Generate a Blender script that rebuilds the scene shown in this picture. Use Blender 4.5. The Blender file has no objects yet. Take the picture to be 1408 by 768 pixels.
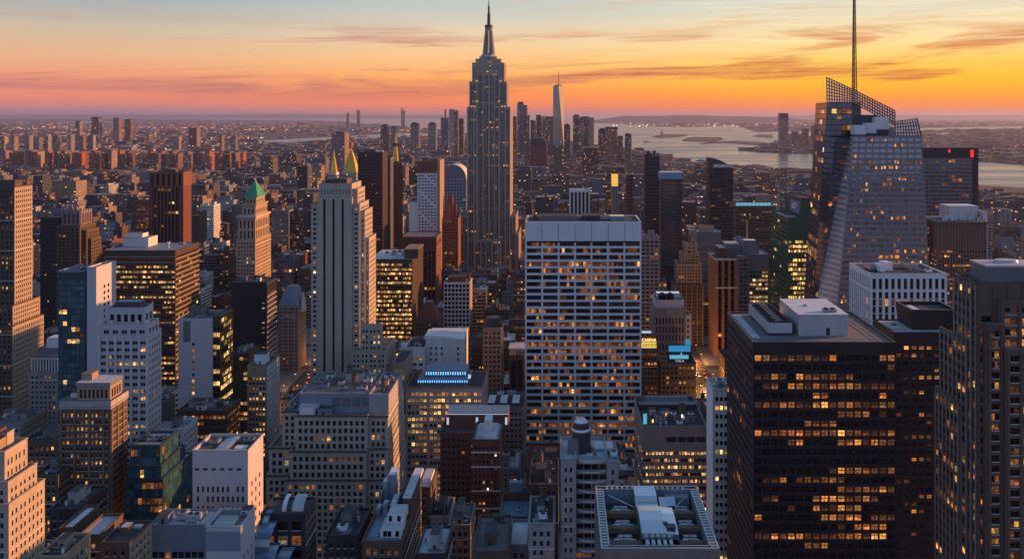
import bpy, math, random, colorsys
from mathutils import Vector

R = math.radians
scene = bpy.context.scene
COL = scene.collection
random.seed(7)

# ------------------------------------------------------------------ camera
EYE, F, CX, HY, PW, PH = 260.0, 1150.0, 770.0, 158.0, 1408, 768
cam_data = bpy.data.cameras.new("camera")
cam_data.sensor_width = 36.0
cam_data.lens = 36.0 * F / PW
cam_data.shift_x = (PW / 2 - CX) / PW
cam_data.shift_y = (HY - PH / 2) / PW
cam_data.clip_start = 1.0
cam_data.clip_end = 200000.0
cam = bpy.data.objects.new("camera", cam_data)
cam.location = (0, 0, EYE)
cam.rotation_euler = (R(90), 0, 0)
COL.objects.link(cam)
scene.camera = cam

# ------------------------------------------------------------------ render / exposure
scene.render.engine = 'CYCLES'
cy = scene.cycles
scene.render.filter_size = 1.15
cy.use_denoising = True
cy.denoiser = 'OPENIMAGEDENOISE'
cy.max_bounces = 5
cy.diffuse_bounces = 1
cy.glossy_bounces = 3
cy.transmission_bounces = 2
cy.transparent_max_bounces = 6
cy.volume_bounces = 0
cy.sample_clamp_indirect = 4.0
cy.caustics_reflective = False
cy.caustics_refractive = False
scene.view_settings.view_transform = 'Standard'
scene.view_settings.look = 'None'
scene.view_settings.exposure = 0.42
scene.view_settings.gamma = 1.0
scene.view_settings.use_curve_mapping = False

SUN_AZ, SUN_EL = 72.0, 9.0          # degrees right of the view axis, above the horizon
SUN_STRENGTH = 5.0
SKY_STRENGTH = 0.15
HAZE = 2.3e-5


def lin(r, g, b):
    f = lambda c: (c / 255 / 12.92) if c <= 10 else ((c / 255 + 0.055) / 1.055) ** 2.4
    return (f(r), f(g), f(b), 1.0)


class NT:
    """Small wrapper round a node tree."""
    def __init__(self, tree):
        self.t = tree
        tree.nodes.clear()

    def n(self, kind, **kw):
        x = self.t.nodes.new(kind)
        for k, v in kw.items():
            setattr(x, k, v)
        return x

    def l(self, a, b):
        self.t.links.new(a, b)

    def put(self, sock, v):
        if hasattr(v, 'is_output') or isinstance(v, bpy.types.NodeSocket):
            self.l(v, sock)
        else:
            sock.default_value = v

    def m(self, op, a, b=0.0, c=None, clamp=False):
        x = self.n('ShaderNodeMath', operation=op, use_clamp=clamp)
        self.put(x.inputs[0], a)
        self.put(x.inputs[1], b)
        if c is not None:
            self.put(x.inputs[2], c)
        return x.outputs[0]

    def smooth(self, v, lo, hi, a=0.0, b=1.0):
        x = self.n('ShaderNodeMapRange', interpolation_type='SMOOTHSTEP')
        self.put(x.inputs['Value'], v)
        for k, w in (('From Min', lo), ('From Max', hi), ('To Min', a), ('To Max', b)):
            x.inputs[k].default_value = w
        return x.outputs['Result']

    def mix(self, f, a, b, mode='MIX'):
        x = self.n('ShaderNodeMix', data_type='RGBA', blend_type=mode)
        self.put(x.inputs[0], f)
        self.put(x.inputs[6], a)
        self.put(x.inputs[7], b)
        return x.outputs[2]

    def ramp(self, f, stops):
        x = self.n('ShaderNodeValToRGB')
        e = x.color_ramp.elements
        while len(e) < len(stops):
            e.new(0.5)
        for k, (p, c) in enumerate(stops):
            e[k].position = p
            e[k].color = c
        self.put(x.inputs[0], f)
        return x.outputs[0]


# ------------------------------------------------------------------ sky
world = bpy.data.worlds.new("World")
scene.world = world
world.use_nodes = True
w = NT(world.node_tree)
tc = w.n('ShaderNodeTexCoord')
sep = w.n('ShaderNodeSeparateXYZ')
w.l(tc.outputs['Generated'], sep.inputs[0])
sx, sy, sz = sep.outputs
el = w.m('MULTIPLY', w.m('ARCSINE', sz), 57.2958)
az = w.m('MULTIPLY', w.m('ARCTAN2', sx, sy), 57.2958)
ep = w.m('MULTIPLY', w.m('SQRT', w.m('MAXIMUM', w.m('DIVIDE', el, 40.0), 0.0)), 1.0, clamp=True)
P = lambda e: min(1.0, math.sqrt(max(0, e) / 40.0))
left = w.ramp(ep, [(P(0), lin(170, 132, 135)), (P(.35), lin(198, 128, 122)), (P(1.0), lin(228, 133, 106)), (P(2.4), lin(232, 153, 115)),
                   (P(3.7), lin(224, 174, 135)), (P(5.2), lin(198, 180, 156)), (P(7.2), lin(154, 166, 172)), (P(16), lin(116, 148, 188)), (1, lin(84, 116, 172))])
mid = w.ramp(ep, [(P(0), lin(218, 128, 108)), (P(.35), lin(240, 120, 84)), (P(1.4), lin(252, 142, 70)), (P(2.6), lin(252, 172, 92)),
                  (P(3.9), lin(244, 192, 130)), (P(5.4), lin(226, 202, 166)), (P(7.2), lin(188, 194, 186)), (P(16), lin(138, 158, 184)), (1, lin(90, 118, 164))])
right = w.ramp(ep, [(P(0), lin(236, 124, 70)), (P(.4), lin(252, 126, 24)), (P(1.2), lin(255, 156, 6)), (P(2.2), lin(255, 186, 22)),
                    (P(3.3), lin(254, 200, 76)), (P(4.8), lin(248, 216, 150)), (P(7.4), lin(212, 210, 192)), (P(16), lin(164, 172, 184)), (1, lin(96, 122, 164))])
warm = w.mix(w.smooth(az, -8, 20), w.mix(w.smooth(az, -32, -5), left, mid), right)
# streaky altostratus low over the horizon
def streaks(fa, fe, tilt, scale, detail, rough, lo, hi, dist=.35, off=0.0):
    c = w.n('ShaderNodeCombineXYZ')
    w.l(w.m('ADD', w.m('MULTIPLY', az, fa), off), c.inputs[0])
    w.l(w.m('ADD', w.m('MULTIPLY', el, fe), w.m('MULTIPLY', az, tilt)), c.inputs[1])
    n = w.n('ShaderNodeTexNoise', noise_dimensions='2D')
    n.inputs['Scale'].default_value = scale
    n.inputs['Detail'].default_value = detail
    n.inputs['Roughness'].default_value = rough
    n.inputs['Distortion'].default_value = dist
    w.l(c.outputs[0], n.inputs['Vector'])
    return w.smooth(n.outputs[0], lo, hi)


big = streaks(.05, .62, -.02, 1.0, 10, .60, .47, .63, .5, 3.1)
fine = streaks(.10, 3.6, -.05, 1.3, 9, .66, .42, .66, .4, 1.7)
cl = w.m('MULTIPLY', big, w.m('ADD', w.m('MULTIPLY', fine, .5), .5))
band = w.m('MULTIPLY', w.smooth(el, 0.5, 1.8), w.smooth(el, 4.4, 6.8, 1.0, 0.0))
cl = w.m('MULTIPLY', cl, w.m('MULTIPLY', band, w.smooth(az, -40, 10, 0.8, 1.0)))
ccol = w.mix(w.smooth(az, -20, 20), lin(176, 104, 106), lin(198, 104, 56))
warm = w.mix(w.m('MULTIPLY', cl, 0.95), warm, ccol)
wi = w.m('MULTIPLY', streaks(.10, 1.9, -.10, .9, 10, .66, .50, .80, .6, 8.0), w.m('MULTIPLY', w.smooth(el, 1.5, 3.5), w.smooth(az, -16, 12)))
warm = w.mix(w.m('MULTIPLY', wi, 0.7), warm, lin(232, 160, 96))
pale = w.m('MULTIPLY', streaks(.09, 3.0, .04, 1.1, 8, .6, .5, .8, .5, 5.0), w.m('MULTIPLY', w.smooth(el, 3.0, 5.0), w.smooth(az, -5, 20)))
warm = w.mix(w.m('MULTIPLY', pale, 0.6), warm, lin(255, 236, 196))
# below the horizon: far air
warm = w.mix(w.smooth(el, -0.25, 0.05, 1.0, 0.0), warm, lin(150, 138, 148))
# dusk side behind the viewer and the blue dome overhead
warm = w.mix(1.0, warm, (.86, .86, .86, 1), 'MULTIPLY')
side = w.m('COSINE', w.m('DIVIDE', az, 57.2958))
back = w.ramp(ep, [(0, lin(114, 122, 150)), (P(4), lin(142, 146, 176)), (P(10), lin(142, 160, 200)), (P(20), lin(126, 156, 214)), (1, lin(104, 140, 214))])
back = w.mix(1.0, back, (1.15, 1.14, 1.14, 1), 'MULTIPLY')
lowsky = w.mix(w.smooth(side, -0.1, 0.6), back, warm)
bg1 = w.n('ShaderNodeBackground')
w.l(lowsky, bg1.inputs[0])
bg1.inputs[1].default_value = 1.0
sky = w.n('ShaderNodeTexSky', sky_type='NISHITA')
sky.sun_disc = False
sky.sun_elevation = R(SUN_EL)
sky.sun_rotation = R(SUN_AZ)
sky.altitude = 260
sky.air_density = 1.2
sky.dust_density = 1.0
sky.ozone_density = 3.0
bg2 = w.n('ShaderNodeBackground')
w.l(sky.outputs[0], bg2.inputs[0])
bg2.inputs[1].default_value = SKY_STRENGTH
mx = w.n('ShaderNodeMixShader')
w.l(w.smooth(el, 9.0, 30.0), mx.inputs[0])
w.l(bg1.outputs[0], mx.inputs[1])
w.l(bg2.outputs[0], mx.inputs[2])
wo = w.n('ShaderNodeOutputWorld')
w.l(mx.outputs[0], wo.inputs[0])
world.cycles.sampling_method = 'AUTOMATIC'

# ------------------------------------------------------------------ sun
sl = bpy.data.lights.new("sun", 'SUN')
sl.energy = SUN_STRENGTH
sl.angle = R(0.5)
sl.color = (1.0, 0.41, 0.13)
so = bpy.data.objects.new("sun", sl)
d = Vector((math.sin(R(SUN_AZ)) * math.cos(R(SUN_EL)), math.cos(R(SUN_AZ)) * math.cos(R(SUN_EL)), math.sin(R(SUN_EL))))
so.rotation_euler = d.to_track_quat('Z', 'Y').to_euler()
COL.objects.link(so)

# ------------------------------------------------------------------ materials
MATS = {}


def wall_mat(name, col, rough=0.85, var=0.22, metal=0.0, joint=None):
    """Stone, brick, concrete or metal cladding with weather streaks that belong to the surface."""
    m = bpy.data.materials.new(name)
    m.use_nodes = True
    t = NT(m.node_tree)
    g = t.n('ShaderNodeNewGeometry')
    mp = t.n('ShaderNodeMapping')
    mp.inputs['Scale'].default_value = (0.22, 0.22, 0.03)
    t.l(g.outputs['Position'], mp.inputs[0])
    n1 = t.n('ShaderNodeTexNoise')
    n1.inputs['Scale'].default_value = 1.0
    n1.inputs['Detail'].default_value = 5
    t.l(mp.outputs[0], n1.inputs['Vector'])
    n2 = t.n('ShaderNodeTexNoise')
    n2.inputs['Scale'].default_value = 1.3
    n2.inputs['Detail'].default_value = 3
    t.l(g.outputs['Position'], n2.inputs['Vector'])
    v = t.m('ADD', t.m('MULTIPLY', t.m('SUBTRACT', n1.outputs[0], 0.5), 2.4 * var), t.m('MULTIPLY', t.m('SUBTRACT', n2.outputs[0], 0.5), 0.9 * var))
    sn = t.n('ShaderNodeVectorMath', operation='SNAP')
    t.l(g.outputs['Position'], sn.inputs[0])
    sn.inputs[1].default_value = (1.45, 1.45, .95)
    wn = t.n('ShaderNodeTexWhiteNoise', noise_dimensions='3D')
    t.l(sn.outputs[0], wn.inputs['Vector'])
    v = t.m('ADD', v, t.m('MULTIPLY', t.m('SUBTRACT', wn.outputs['Value'], .5), .55 * var))
    oi = t.n('ShaderNodeObjectInfo')
    v = t.m('ADD', v, t.m('MULTIPLY', t.m('SUBTRACT', oi.outputs['Random'], 0.5), 0.10))
    hs = t.n('ShaderNodeHueSaturation')
    hs.inputs['Color'].default_value = (*col, 1)
    t.l(t.m('ADD', v, 1.0), hs.inputs['Value'])
    b = t.n('ShaderNodeBsdfPrincipled')
    t.l(hs.outputs[0], b.inputs['Base Color'])
    b.inputs['Roughness'].default_value = rough
    b.inputs['Metallic'].default_value = metal
    b.inputs['Specular IOR Level'].default_value = 0.4
    o = t.n('ShaderNodeOutputMaterial')
    t.l(b.outputs[0], o.inputs[0])
    MATS[name] = m
    return m


def glass_mat(name, col, rough=0.06, ior=1.7, wob=0.0):
    m = bpy.data.materials.new(name)
    m.use_nodes = True
    t = NT(m.node_tree)
    b = t.n('ShaderNodeBsdfPrincipled')
    oi = t.n('ShaderNodeObjectInfo')
    g = t.n('ShaderNodeNewGeometry')
    r = t.m('FRACT', t.m('ADD', oi.outputs['Random'], g.outputs['Random Per Island']))
    hs = t.n('ShaderNodeHueSaturation')
    hs.inputs['Color'].default_value = (*col, 1)
    t.l(t.m('ADD', t.m('MULTIPLY', r, 1.1), 0.45), hs.inputs['Value'])
    t.l(hs.outputs[0], b.inputs['Base Color'])
    b.inputs['Roughness'].default_value = rough
    b.inputs['IOR'].default_value = ior
    # panes are never quite flat
    n = t.n('ShaderNodeTexNoise')
    n.inputs['Scale'].default_value = 0.35
    t.l(g.outputs['Position'], n.inputs['Vector'])
    bp = t.n('ShaderNodeBump')
    bp.inputs['Strength'].default_value = 0.12
    bp.inputs['Distance'].default_value = 0.4
    t.l(n.outputs[0], bp.inputs['Height'])
    t.l(bp.outputs[0], b.inputs['Normal'])
    o = t.n('ShaderNodeOutputMaterial')
    t.l(b.outputs[0], o.inputs[0])
    MATS[name] = m
    return m


def lit_mat(name, col, strength, lo=0.25):
    """A window with the lights on: ceiling lights, blinds and furniture make it uneven."""
    m = bpy.data.materials.new(name)
    m.use_nodes = True
    t = NT(m.node_tree)
    oi = t.n('ShaderNodeObjectInfo')
    g = t.n('ShaderNodeNewGeometry')
    r = t.m('FRACT', t.m('ADD', oi.outputs['Random'], g.outputs['Random Per Island']))
    uv = t.n('ShaderNodeTexCoord')
    n = t.n('ShaderNodeTexNoise', noise_dimensions='4D')
    n.inputs['Scale'].default_value = 2.6
    n.inputs['Detail'].default_value = 2
    t.l(uv.outputs['UV'], n.inputs['Vector'])
    t.l(t.m('MULTIPLY', r, 91.0), n.inputs['W'])
    s = t.n('ShaderNodeSeparateXYZ')
    t.l(uv.outputs['UV'], s.inputs[0])
    pat = t.m('ADD', t.smooth(n.outputs[0], 0.36, 0.60, 0.25, 1.0), t.smooth(s.outputs[1], 0.6, 1.0, 0.0, 0.35))
    r2 = t.m('FRACT', t.m('MULTIPLY', r, 5.31))
    pat = t.m('MULTIPLY', pat, t.m('SUBTRACT', 1.0, t.m('MULTIPLY', t.m('GREATER_THAN', s.outputs[1], t.m('ADD', .35, r2)), .72)))
    inten = t.m('ADD', t.m('MULTIPLY', t.m('POWER', r, 3.0), 2.0), lo)
    e = t.m('MULTIPLY', t.m('MULTIPLY', pat, inten), strength)
    hs = t.n('ShaderNodeHueSaturation')
    hs.inputs['Color'].default_value = (*col, 1)
    t.l(t.m('ADD', t.m('MULTIPLY', t.m('FRACT', t.m('MULTIPLY', r, 7.3)), 0.022), 0.489), hs.inputs['Hue'])
    b = t.n('ShaderNodeBsdfPrincipled')
    b.inputs['Base Color'].default_value = (0.03, 0.025, 0.02, 1)
    b.inputs['Roughness'].default_value = 0.15
    t.l(hs.outputs[0], b.inputs['Emission Color'])
    t.l(e, b.inputs['Emission Strength'])
    o = t.n('ShaderNodeOutputMaterial')
    t.l(b.outputs[0], o.inputs[0])
    m.cycles.emission_sampling = 'NONE'
    MATS[name] = m
    return m


def glow_mat(name, col, strength):
    m = bpy.data.materials.new(name)
    m.use_nodes = True
    t = NT(m.node_tree)
    e = t.n('ShaderNodeEmission')
    e.inputs[0].default_value = (*col, 1)
    e.inputs[1].default_value = strength
    o = t.n('ShaderNodeOutputMaterial')
    t.l(e.outputs[0], o.inputs[0])
    m.cycles.emission_sampling = 'NONE'
    MATS[name] = m
    return m


W = wall_mat
W('limestone', (.48, .43, .37)); W('pale_stone', (.64, .60, .57)); W('grey_stone', (.25, .24, .235)); W('warm_stone', (.36, .29, .22))
W('white_panel', (.76, .74, .74), .6, .12); W('travertine', (.72, .69, .70), .7, .14); W('tan_brick', (.34, .24, .165)); W('brown_brick', (.12, .078, .058))
W('red_brick', (.19, .066, .048)); W('dark_red_stone', (.15, .055, .042)); W('rust_panel', (.20, .08, .05), .6, .15); W('concrete', (.36, .35, .35))
W('dark_stone', (.125, .09, .07)); W('black_metal', (.013, .016, .023), .42, .25); W('charcoal', (.035, .036, .042), .5, .2); W('bronze', (.075, .05, .036), .45, .2)
W('slate_panel', (.15, .155, .175), .5, .12); W('steel', (.34, .36, .40), .35, .12, .6); W('aluminium', (.55, .57, .60), .4, .12, .4); W('blue_grey', (.22, .26, .33), .55, .15)
W('lilac_concrete', (.52, .50, .53), .8, .10); W('copper_green', (.05, .29, .17), .6, .5); W('gilt', (.85, .47, .05), .3, .4, .25); W('blue_roof', (.16, .27, .37), .5, .2)
W('tar_roof', (.07, .072, .082), .9, .45); W('gravel_roof', (.19, .185, .185), .95, .35); W('pale_roof', (.54, .55, .58), .8, .3); W('membrane', (.76, .78, .82), .6, .2)
W('rust_steel', (.16, .075, .05), .8, .3); W('wood_tank', (.14, .09, .06), .9, .3); W('green_metal', (.016, .085, .055), .4, .2); W('maroon_roof', (.17, .045, .035), .8, .2)
W('sidewalk', (.22, .215, .21)); W('dark_teal_panel', (.03, .055, .065), .4, .2); W('copper_panel', (.30, .15, .09), .4, .2); W('mauve_stone', (.27, .215, .198))
G = glass_mat
G('glass_dark', (.010, .012, .018)); G('glass_blue', (.018, .035, .06), .05, 2.0); G('glass_teal', (.03, .115, .145), .05, 2.0); G('glass_green', (.010, .065, .042), .06, 1.8)
G('glass_grey', (.05, .055, .07), .08, 2.0); G('glass_brown', (.025, .016, .012), .08, 1.8); G('glass_mirror', (.10, .11, .13), .04, 3.2); G('glass_black', (.004, .004, .006), .12, 1.45)
L = lit_mat
L('lit_amber', (1.0, .42, .10), 0.80); L('lit_orange', (1.0, .32, .06), 0.46); L('lit_yellow', (1.0, .57, .17), 1.0); L('lit_white', (1.0, .78, .48), 0.8); L('lit_dim', (.9, .30, .08), 0.22)
L('lit_blue', (.35, .65, 1.0), 0.8)
WARM = [('lit_amber', 4), ('lit_orange', 4), ('lit_yellow', 2), ('lit_dim', 6), ('lit_white', .4)]
AMB = [('lit_amber', 3), ('lit_orange', 5), ('lit_dim', 6), ('lit_yellow', .6)]
YEL = [('lit_yellow', 4), ('lit_amber', 3), ('lit_dim', 2), ('lit_white', .5)]
glow_mat('lamp_red', (1, .03, .04), 1.0); glow_mat('lamp_white', (1, .86, .62), 3.0); glow_mat('lamp_amber', (1, .42, .09), 3.0); glow_mat('lamp_tail', (1, .10, .03), 5.0); glow_mat('tail_glow', (1, .06, .02), 14.0); glow_mat('head_glow', (1, .8, .5), 12.0)
glow_mat('screen_blue', (.03, .26, .55), 0.7); glow_mat('screen_cyan', (.16, .5, .7), 0.6); glow_mat('screen_yellow', (1, .62, .03), .75); glow_mat('screen_white', (.6, .7, .9), 0.6); glow_mat('lamp_blue', (.12, .4, 1.0), 1.6)
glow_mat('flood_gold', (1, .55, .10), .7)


def far_mat(name, col, litp=0.06, cell=(7.0, 4.2), lit=(1.0, .45, .13), var=0.35):
    """Facade of a building too far off for separate windows: dark window grid, a few of them lit, roof from the upward faces."""
    m = bpy.data.materials.new(name)
    m.use_nodes = True
    t = NT(m.node_tree)
    g = t.n('ShaderNodeNewGeometry')
    sn = t.n('ShaderNodeSeparateXYZ')
    t.l(g.outputs['True Normal'], sn.inputs[0])
    sp = t.n('ShaderNodeSeparateXYZ')
    t.l(g.outputs['Position'], sp.inputs[0])
    oi = t.n('ShaderNodeObjectInfo')
    rnd = t.m('FRACT', t.m('ADD', oi.outputs['Random'], g.outputs['Random Per Island']))
    ax = t.m('ABSOLUTE', sn.outputs[0]); ay = t.m('ABSOLUTE', sn.outputs[1])
    u = t.m('ADD', t.m('MULTIPLY', sp.outputs[0], t.m('ROUND', ay)), t.m('MULTIPLY', sp.outputs[1], t.m('ROUND', ax)))
    u = t.m('DIVIDE', u, t.m('ADD', t.m('MULTIPLY', rnd, cell[0] * .7), cell[0] * .5)); v = t.m('DIVIDE', sp.outputs[2], cell[1])
    fu = t.m('FRACT', u); fv = t.m('FRACT', v)
    mu = t.m('MULTIPLY', t.m('GREATER_THAN', fu, 0.24), t.m('LESS_THAN', fu, 0.76))
    mv = t.m('MULTIPLY', t.m('GREATER_THAN', fv, 0.26), t.m('LESS_THAN', fv, 0.74))
    vert = t.m('LESS_THAN', t.m('ABSOLUTE', sn.outputs[2]), 0.5)
    win = t.m('MULTIPLY', t.m('MULTIPLY', mu, mv), vert)
    cv = t.n('ShaderNodeCombineXYZ')
    t.l(t.m('ADD', t.m('FLOOR', u), t.m('MULTIPLY', rnd, 571.0)), cv.inputs[0]); t.l(t.m('FLOOR', v), cv.inputs[1])
    wn = t.n('ShaderNodeTexWhiteNoise', noise_dimensions='2D')
    t.l(cv.outputs[0], wn.inputs['Vector'])
    on = t.m('MULTIPLY', t.m('GREATER_THAN', wn.outputs['Value'], 1.0 - litp), win)
    hs = t.n('ShaderNodeHueSaturation')
    hs.inputs['Color'].default_value = (*col, 1)
    n2 = t.n('ShaderNodeTexNoise')
    n2.inputs['Scale'].default_value = 0.05
    n2.inputs['Detail'].default_value = 4
    t.l(g.outputs['Position'], n2.inputs['Vector'])
    t.l(t.m('ADD', t.m('ADD', 1.0, t.m('MULTIPLY', t.m('SUBTRACT', rnd, .5), 2 * var)), t.m('MULTIPLY', t.m('SUBTRACT', n2.outputs[0], .5), .6)), hs.inputs['Value'])
    t.l(t.m('ADD', t.m('MULTIPLY', t.m('FRACT', t.m('MULTIPLY', rnd, 5.7)), .05), .475), hs.inputs['Hue'])
    t.l(t.m('ADD', t.m('MULTIPLY', t.m('FRACT', t.m('MULTIPLY', rnd, 3.1)), .7), .6), hs.inputs['Saturation'])
    base = t.mix(t.m('MULTIPLY', win, 0.8), hs.outputs[0], (.015, .017, .025, 1))
    up = t.m('GREATER_THAN', sn.outputs[2], 0.5)
    roofc = t.mix(t.smooth(t.m('FRACT', t.m('MULTIPLY', rnd, 13.7)), .6, .95), (.075, .075, .085, 1), (.36, .37, .41, 1))
    roofc = t.mix(t.smooth(n2.outputs[0], .3, .7), roofc, (.10, .10, .11, 1))
    base = t.mix(up, base, roofc)
    b = t.n('ShaderNodeBsdfPrincipled')
    t.l(base, b.inputs['Base Color'])
    t.l(t.m('SUBTRACT', .85, t.m('MULTIPLY', win, .6)), b.inputs['Roughness'])
    b.inputs['Emission Color'].default_value = (*lit, 1)
    t.l(t.m('MULTIPLY', on, t.m('ADD', t.m('MULTIPLY', t.m('FRACT', t.m('MULTIPLY', wn.outputs['Value'], 977.0)), 1.3), .3)), b.inputs['Emission Strength'])
    o = t.n('ShaderNodeOutputMaterial')
    t.l(b.outputs[0], o.inputs[0])
    m.cycles.emission_sampling = 'NONE'
    MATS[name] = m
    return m


FARS = {'brick red': (.25, .105, .075), 'brown': (.17, .115, .085), 'tan': (.36, .26, .18), 'grey': (.27, .265, .275), 'pale grey': (.46, .44, .43), 'dark grey': (.085, .088, .10), 'slate blue': (.13, .16, .21), 'dusty rose': (.34, .22, .185)}
for k_, c_ in FARS.items():
    far_mat('far ' + k_, tuple(.72 * q for q in c_))
    far_mat('vast ' + k_, tuple(.72 * q for q in c_), .05, (16.0, 9.0), (1.0, .50, .2))

W('brown_trim', (.20, .135, .095)); W('dim_limestone', (.40, .345, .28)); W('cream_brick', (.43, .36, .28)); W('dark_brown', (.10, .075, .06)); W('pier_stone', (.27, .245, .23))
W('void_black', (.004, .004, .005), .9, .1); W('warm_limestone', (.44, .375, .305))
far_mat('far estate', (.34, .145, .10), .03, var=.15); FARS['estate'] = (.4, .15, .1)
W('void_brown', (.055, .03, .034), .5, .2)
W('polished_sheet', (.78, .80, .84), .24, .06, .85)
# ------------------------------------------------------------------ geometry helpers
px = lambda x, Y: (x - CX) * Y / F            # world X of a column of the photograph at distance Y
pz = lambda y, Y: EYE - (y - HY) * Y / F      # world Z of a row at distance Y
gy = lambda y: F * EYE / (y - HY)             # distance at which the ground lies on a row
rng = random.Random(11)


class MB:
    """Collects faces; build() links them as ONE mesh object."""
    def __init__(self):
        self.v, self.f, self.m, self.u = [], [], [], []
        self.slots = []
        self.subs = []

    def mi(self, name):
        if name not in self.slots:
            self.slots.append(name)
        return self.slots.index(name)

    def poly(self, pts, mat, uv=None):
        k = len(self.v)
        self.v.extend(tuple(p) for p in pts)
        self.f.append(tuple(range(k, k + len(pts))))
        self.m.append(self.mi(mat))
        self.u.extend(uv if uv else [(0, 0), (1, 0), (1, 1), (0, 1)][:len(pts)] if len(pts) <= 4 else [(0, 0)] * len(pts))

    def box(self, x0, x1, y0, y1, z0, z1, mat, top=None, bottom=False):
        if x0 > x1: x0, x1 = x1, x0
        if y0 > y1: y0, y1 = y1, y0
        q = self.poly
        q([(x0, y0, z0), (x1, y0, z0), (x1, y0, z1), (x0, y0, z1)], mat)
        q([(x1, y0, z0), (x1, y1, z0), (x1, y1, z1), (x1, y0, z1)], mat)
        q([(x1, y1, z0), (x0, y1, z0), (x0, y1, z1), (x1, y1, z1)], mat)
        q([(x0, y1, z0), (x0, y0, z0), (x0, y0, z1), (x0, y1, z1)], mat)
        q([(x0, y0, z1), (x1, y0, z1), (x1, y1, z1), (x0, y1, z1)], top or mat)
        if bottom:
            q([(x0, y1, z0), (x1, y1, z0), (x1, y0, z0), (x0, y0, z0)], mat)

    def frustum(self, cx, cy, z0, z1, a0, b0, a1, b1, mat, top=None, dx=0, dy=0):
        """A rectangle of half sizes a0 x b0 at z0 narrowing to a1 x b1 at z1."""
        lo = [(cx - a0, cy - b0, z0), (cx + a0, cy - b0, z0), (cx + a0, cy + b0, z0), (cx - a0, cy + b0, z0)]
        hi = [(cx + dx - a1, cy + dy - b1, z1), (cx + dx + a1, cy + dy - b1, z1), (cx + dx + a1, cy + dy + b1, z1), (cx + dx - a1, cy + dy + b1, z1)]
        for i in range(4):
            j = (i + 1) % 4
            self.poly([lo[i], lo[j], hi[j], hi[i]], mat)
        self.poly(hi, top or mat)

    def cyl(self, cx, cy, z0, z1, r0, r1, mat, n=14, top=None, cap=True, a0=0.0, sq=1.0):
        ring = lambda r, z: [(cx + r * math.cos(a0 + 2 * math.pi * i / n), cy + sq * r * math.sin(a0 + 2 * math.pi * i / n), z) for i in range(n)]
        lo, hi = ring(r0, z0), ring(r1, z1)
        for i in range(n):
            j = (i + 1) % n
            self.poly([lo[i], lo[j], hi[j], hi[i]], mat)
        if cap and r1 > 0.01:
            self.poly(hi, top or mat)

    def bar(self, a, b, w, mat):
        a, b = Vector(a), Vector(b)
        d = (b - a).normalized()
        s = d.cross(Vector((0, 0, 1)))
        if s.length < 1e-3:
            s = Vector((1, 0, 0))
        s = s.normalized() * w / 2
        t = d.cross(s).normalized() * w / 2
        lo = [a + s + t, a - s + t, a - s - t, a + s - t]
        hi = [p + (b - a) for p in lo]
        for i in range(4):
            j = (i + 1) % 4
            self.poly([lo[i], lo[j], hi[j], hi[i]], mat)
        self.poly(hi, mat)
        self.poly(lo[::-1], mat)

    def mesh(self, name, off=(0, 0, 0), smooth=False):
        me = bpy.data.meshes.new(name)
        ox, oy, oz = off
        me.from_pydata([(x - ox, y - oy, z - oz) for x, y, z in self.v], [], self.f)
        for s in self.slots:
            me.materials.append(MATS[s])
        me.polygons.foreach_set('material_index', self.m)
        ul = me.uv_layers.new(name='uv')
        flat = [c for p in self.u for c in p]
        ul.data.foreach_set('uv', flat)
        if smooth:
            me.polygons.foreach_set('use_smooth', [True] * len(self.f))
        me.update()
        return me

    def build(self, name, parent=None, kind=None, off=None, smooth=False):
        if not self.f:
            return None
        loc = Vector(off) if off is not None else (parent_base(parent) if parent else Vector((0, 0, 0)))
        o = bpy.data.objects.new(name, self.mesh(name, loc, smooth))
        if parent:
            o.parent = parent
        else:
            o.location = loc
        if kind:
            o['kind'] = kind
        COL.objects.link(o)
        return o


BASE = {}
def parent_base(p):
    while p.parent:
        p = p.parent
    return BASE.get(p.name, Vector(p.location))


def tag(o, label, cat, group=None):
    o['label'] = label
    o['category'] = cat
    if group:
        o['group'] = group
    return o


def empty(name, label, cat, loc, group=None):
    o = bpy.data.objects.new(name, None)
    o.location = loc
    o.empty_display_size = 5
    COL.objects.link(o)
    BASE[o.name] = Vector(loc)
    return tag(o, label, cat, group)


def pick(lits):
    r = rng.random() * sum(wt for _, wt in lits)
    for n_, wt in lits:
        r -= wt
        if r <= 0:
            return n_
    return lits[0][0]


# facade styles: column width, floor height, window width and height as shares, reveal depth, share lit
def S(**k):
    b = dict(cw=3.2, fh=3.8, ww=.52, wh=.52, rec=.35, mt=1.5, mb=0, ms=1.0, lit=.16, lits=WARM, glass='glass_dark', sub=1, g=0, gap=0, rib=None, band=0, bandmat=None, sp=None, mun=0, skip=None, up=.5, wall=None, runs=True, topblank=0, sillmat='pale_stone')
    b.update(k)
    return b


PUN = S()
WIN_LIMIT = 100
FOOT = []            # footprints of the built things, for the fill
TIERS = []           # (x0, x1, Y, top) of every block
VIS = []             # (x0, x1, y_top, y_visible_bottom, Y) in the photograph
PANES = {}
N_WIN = [0]


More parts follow.
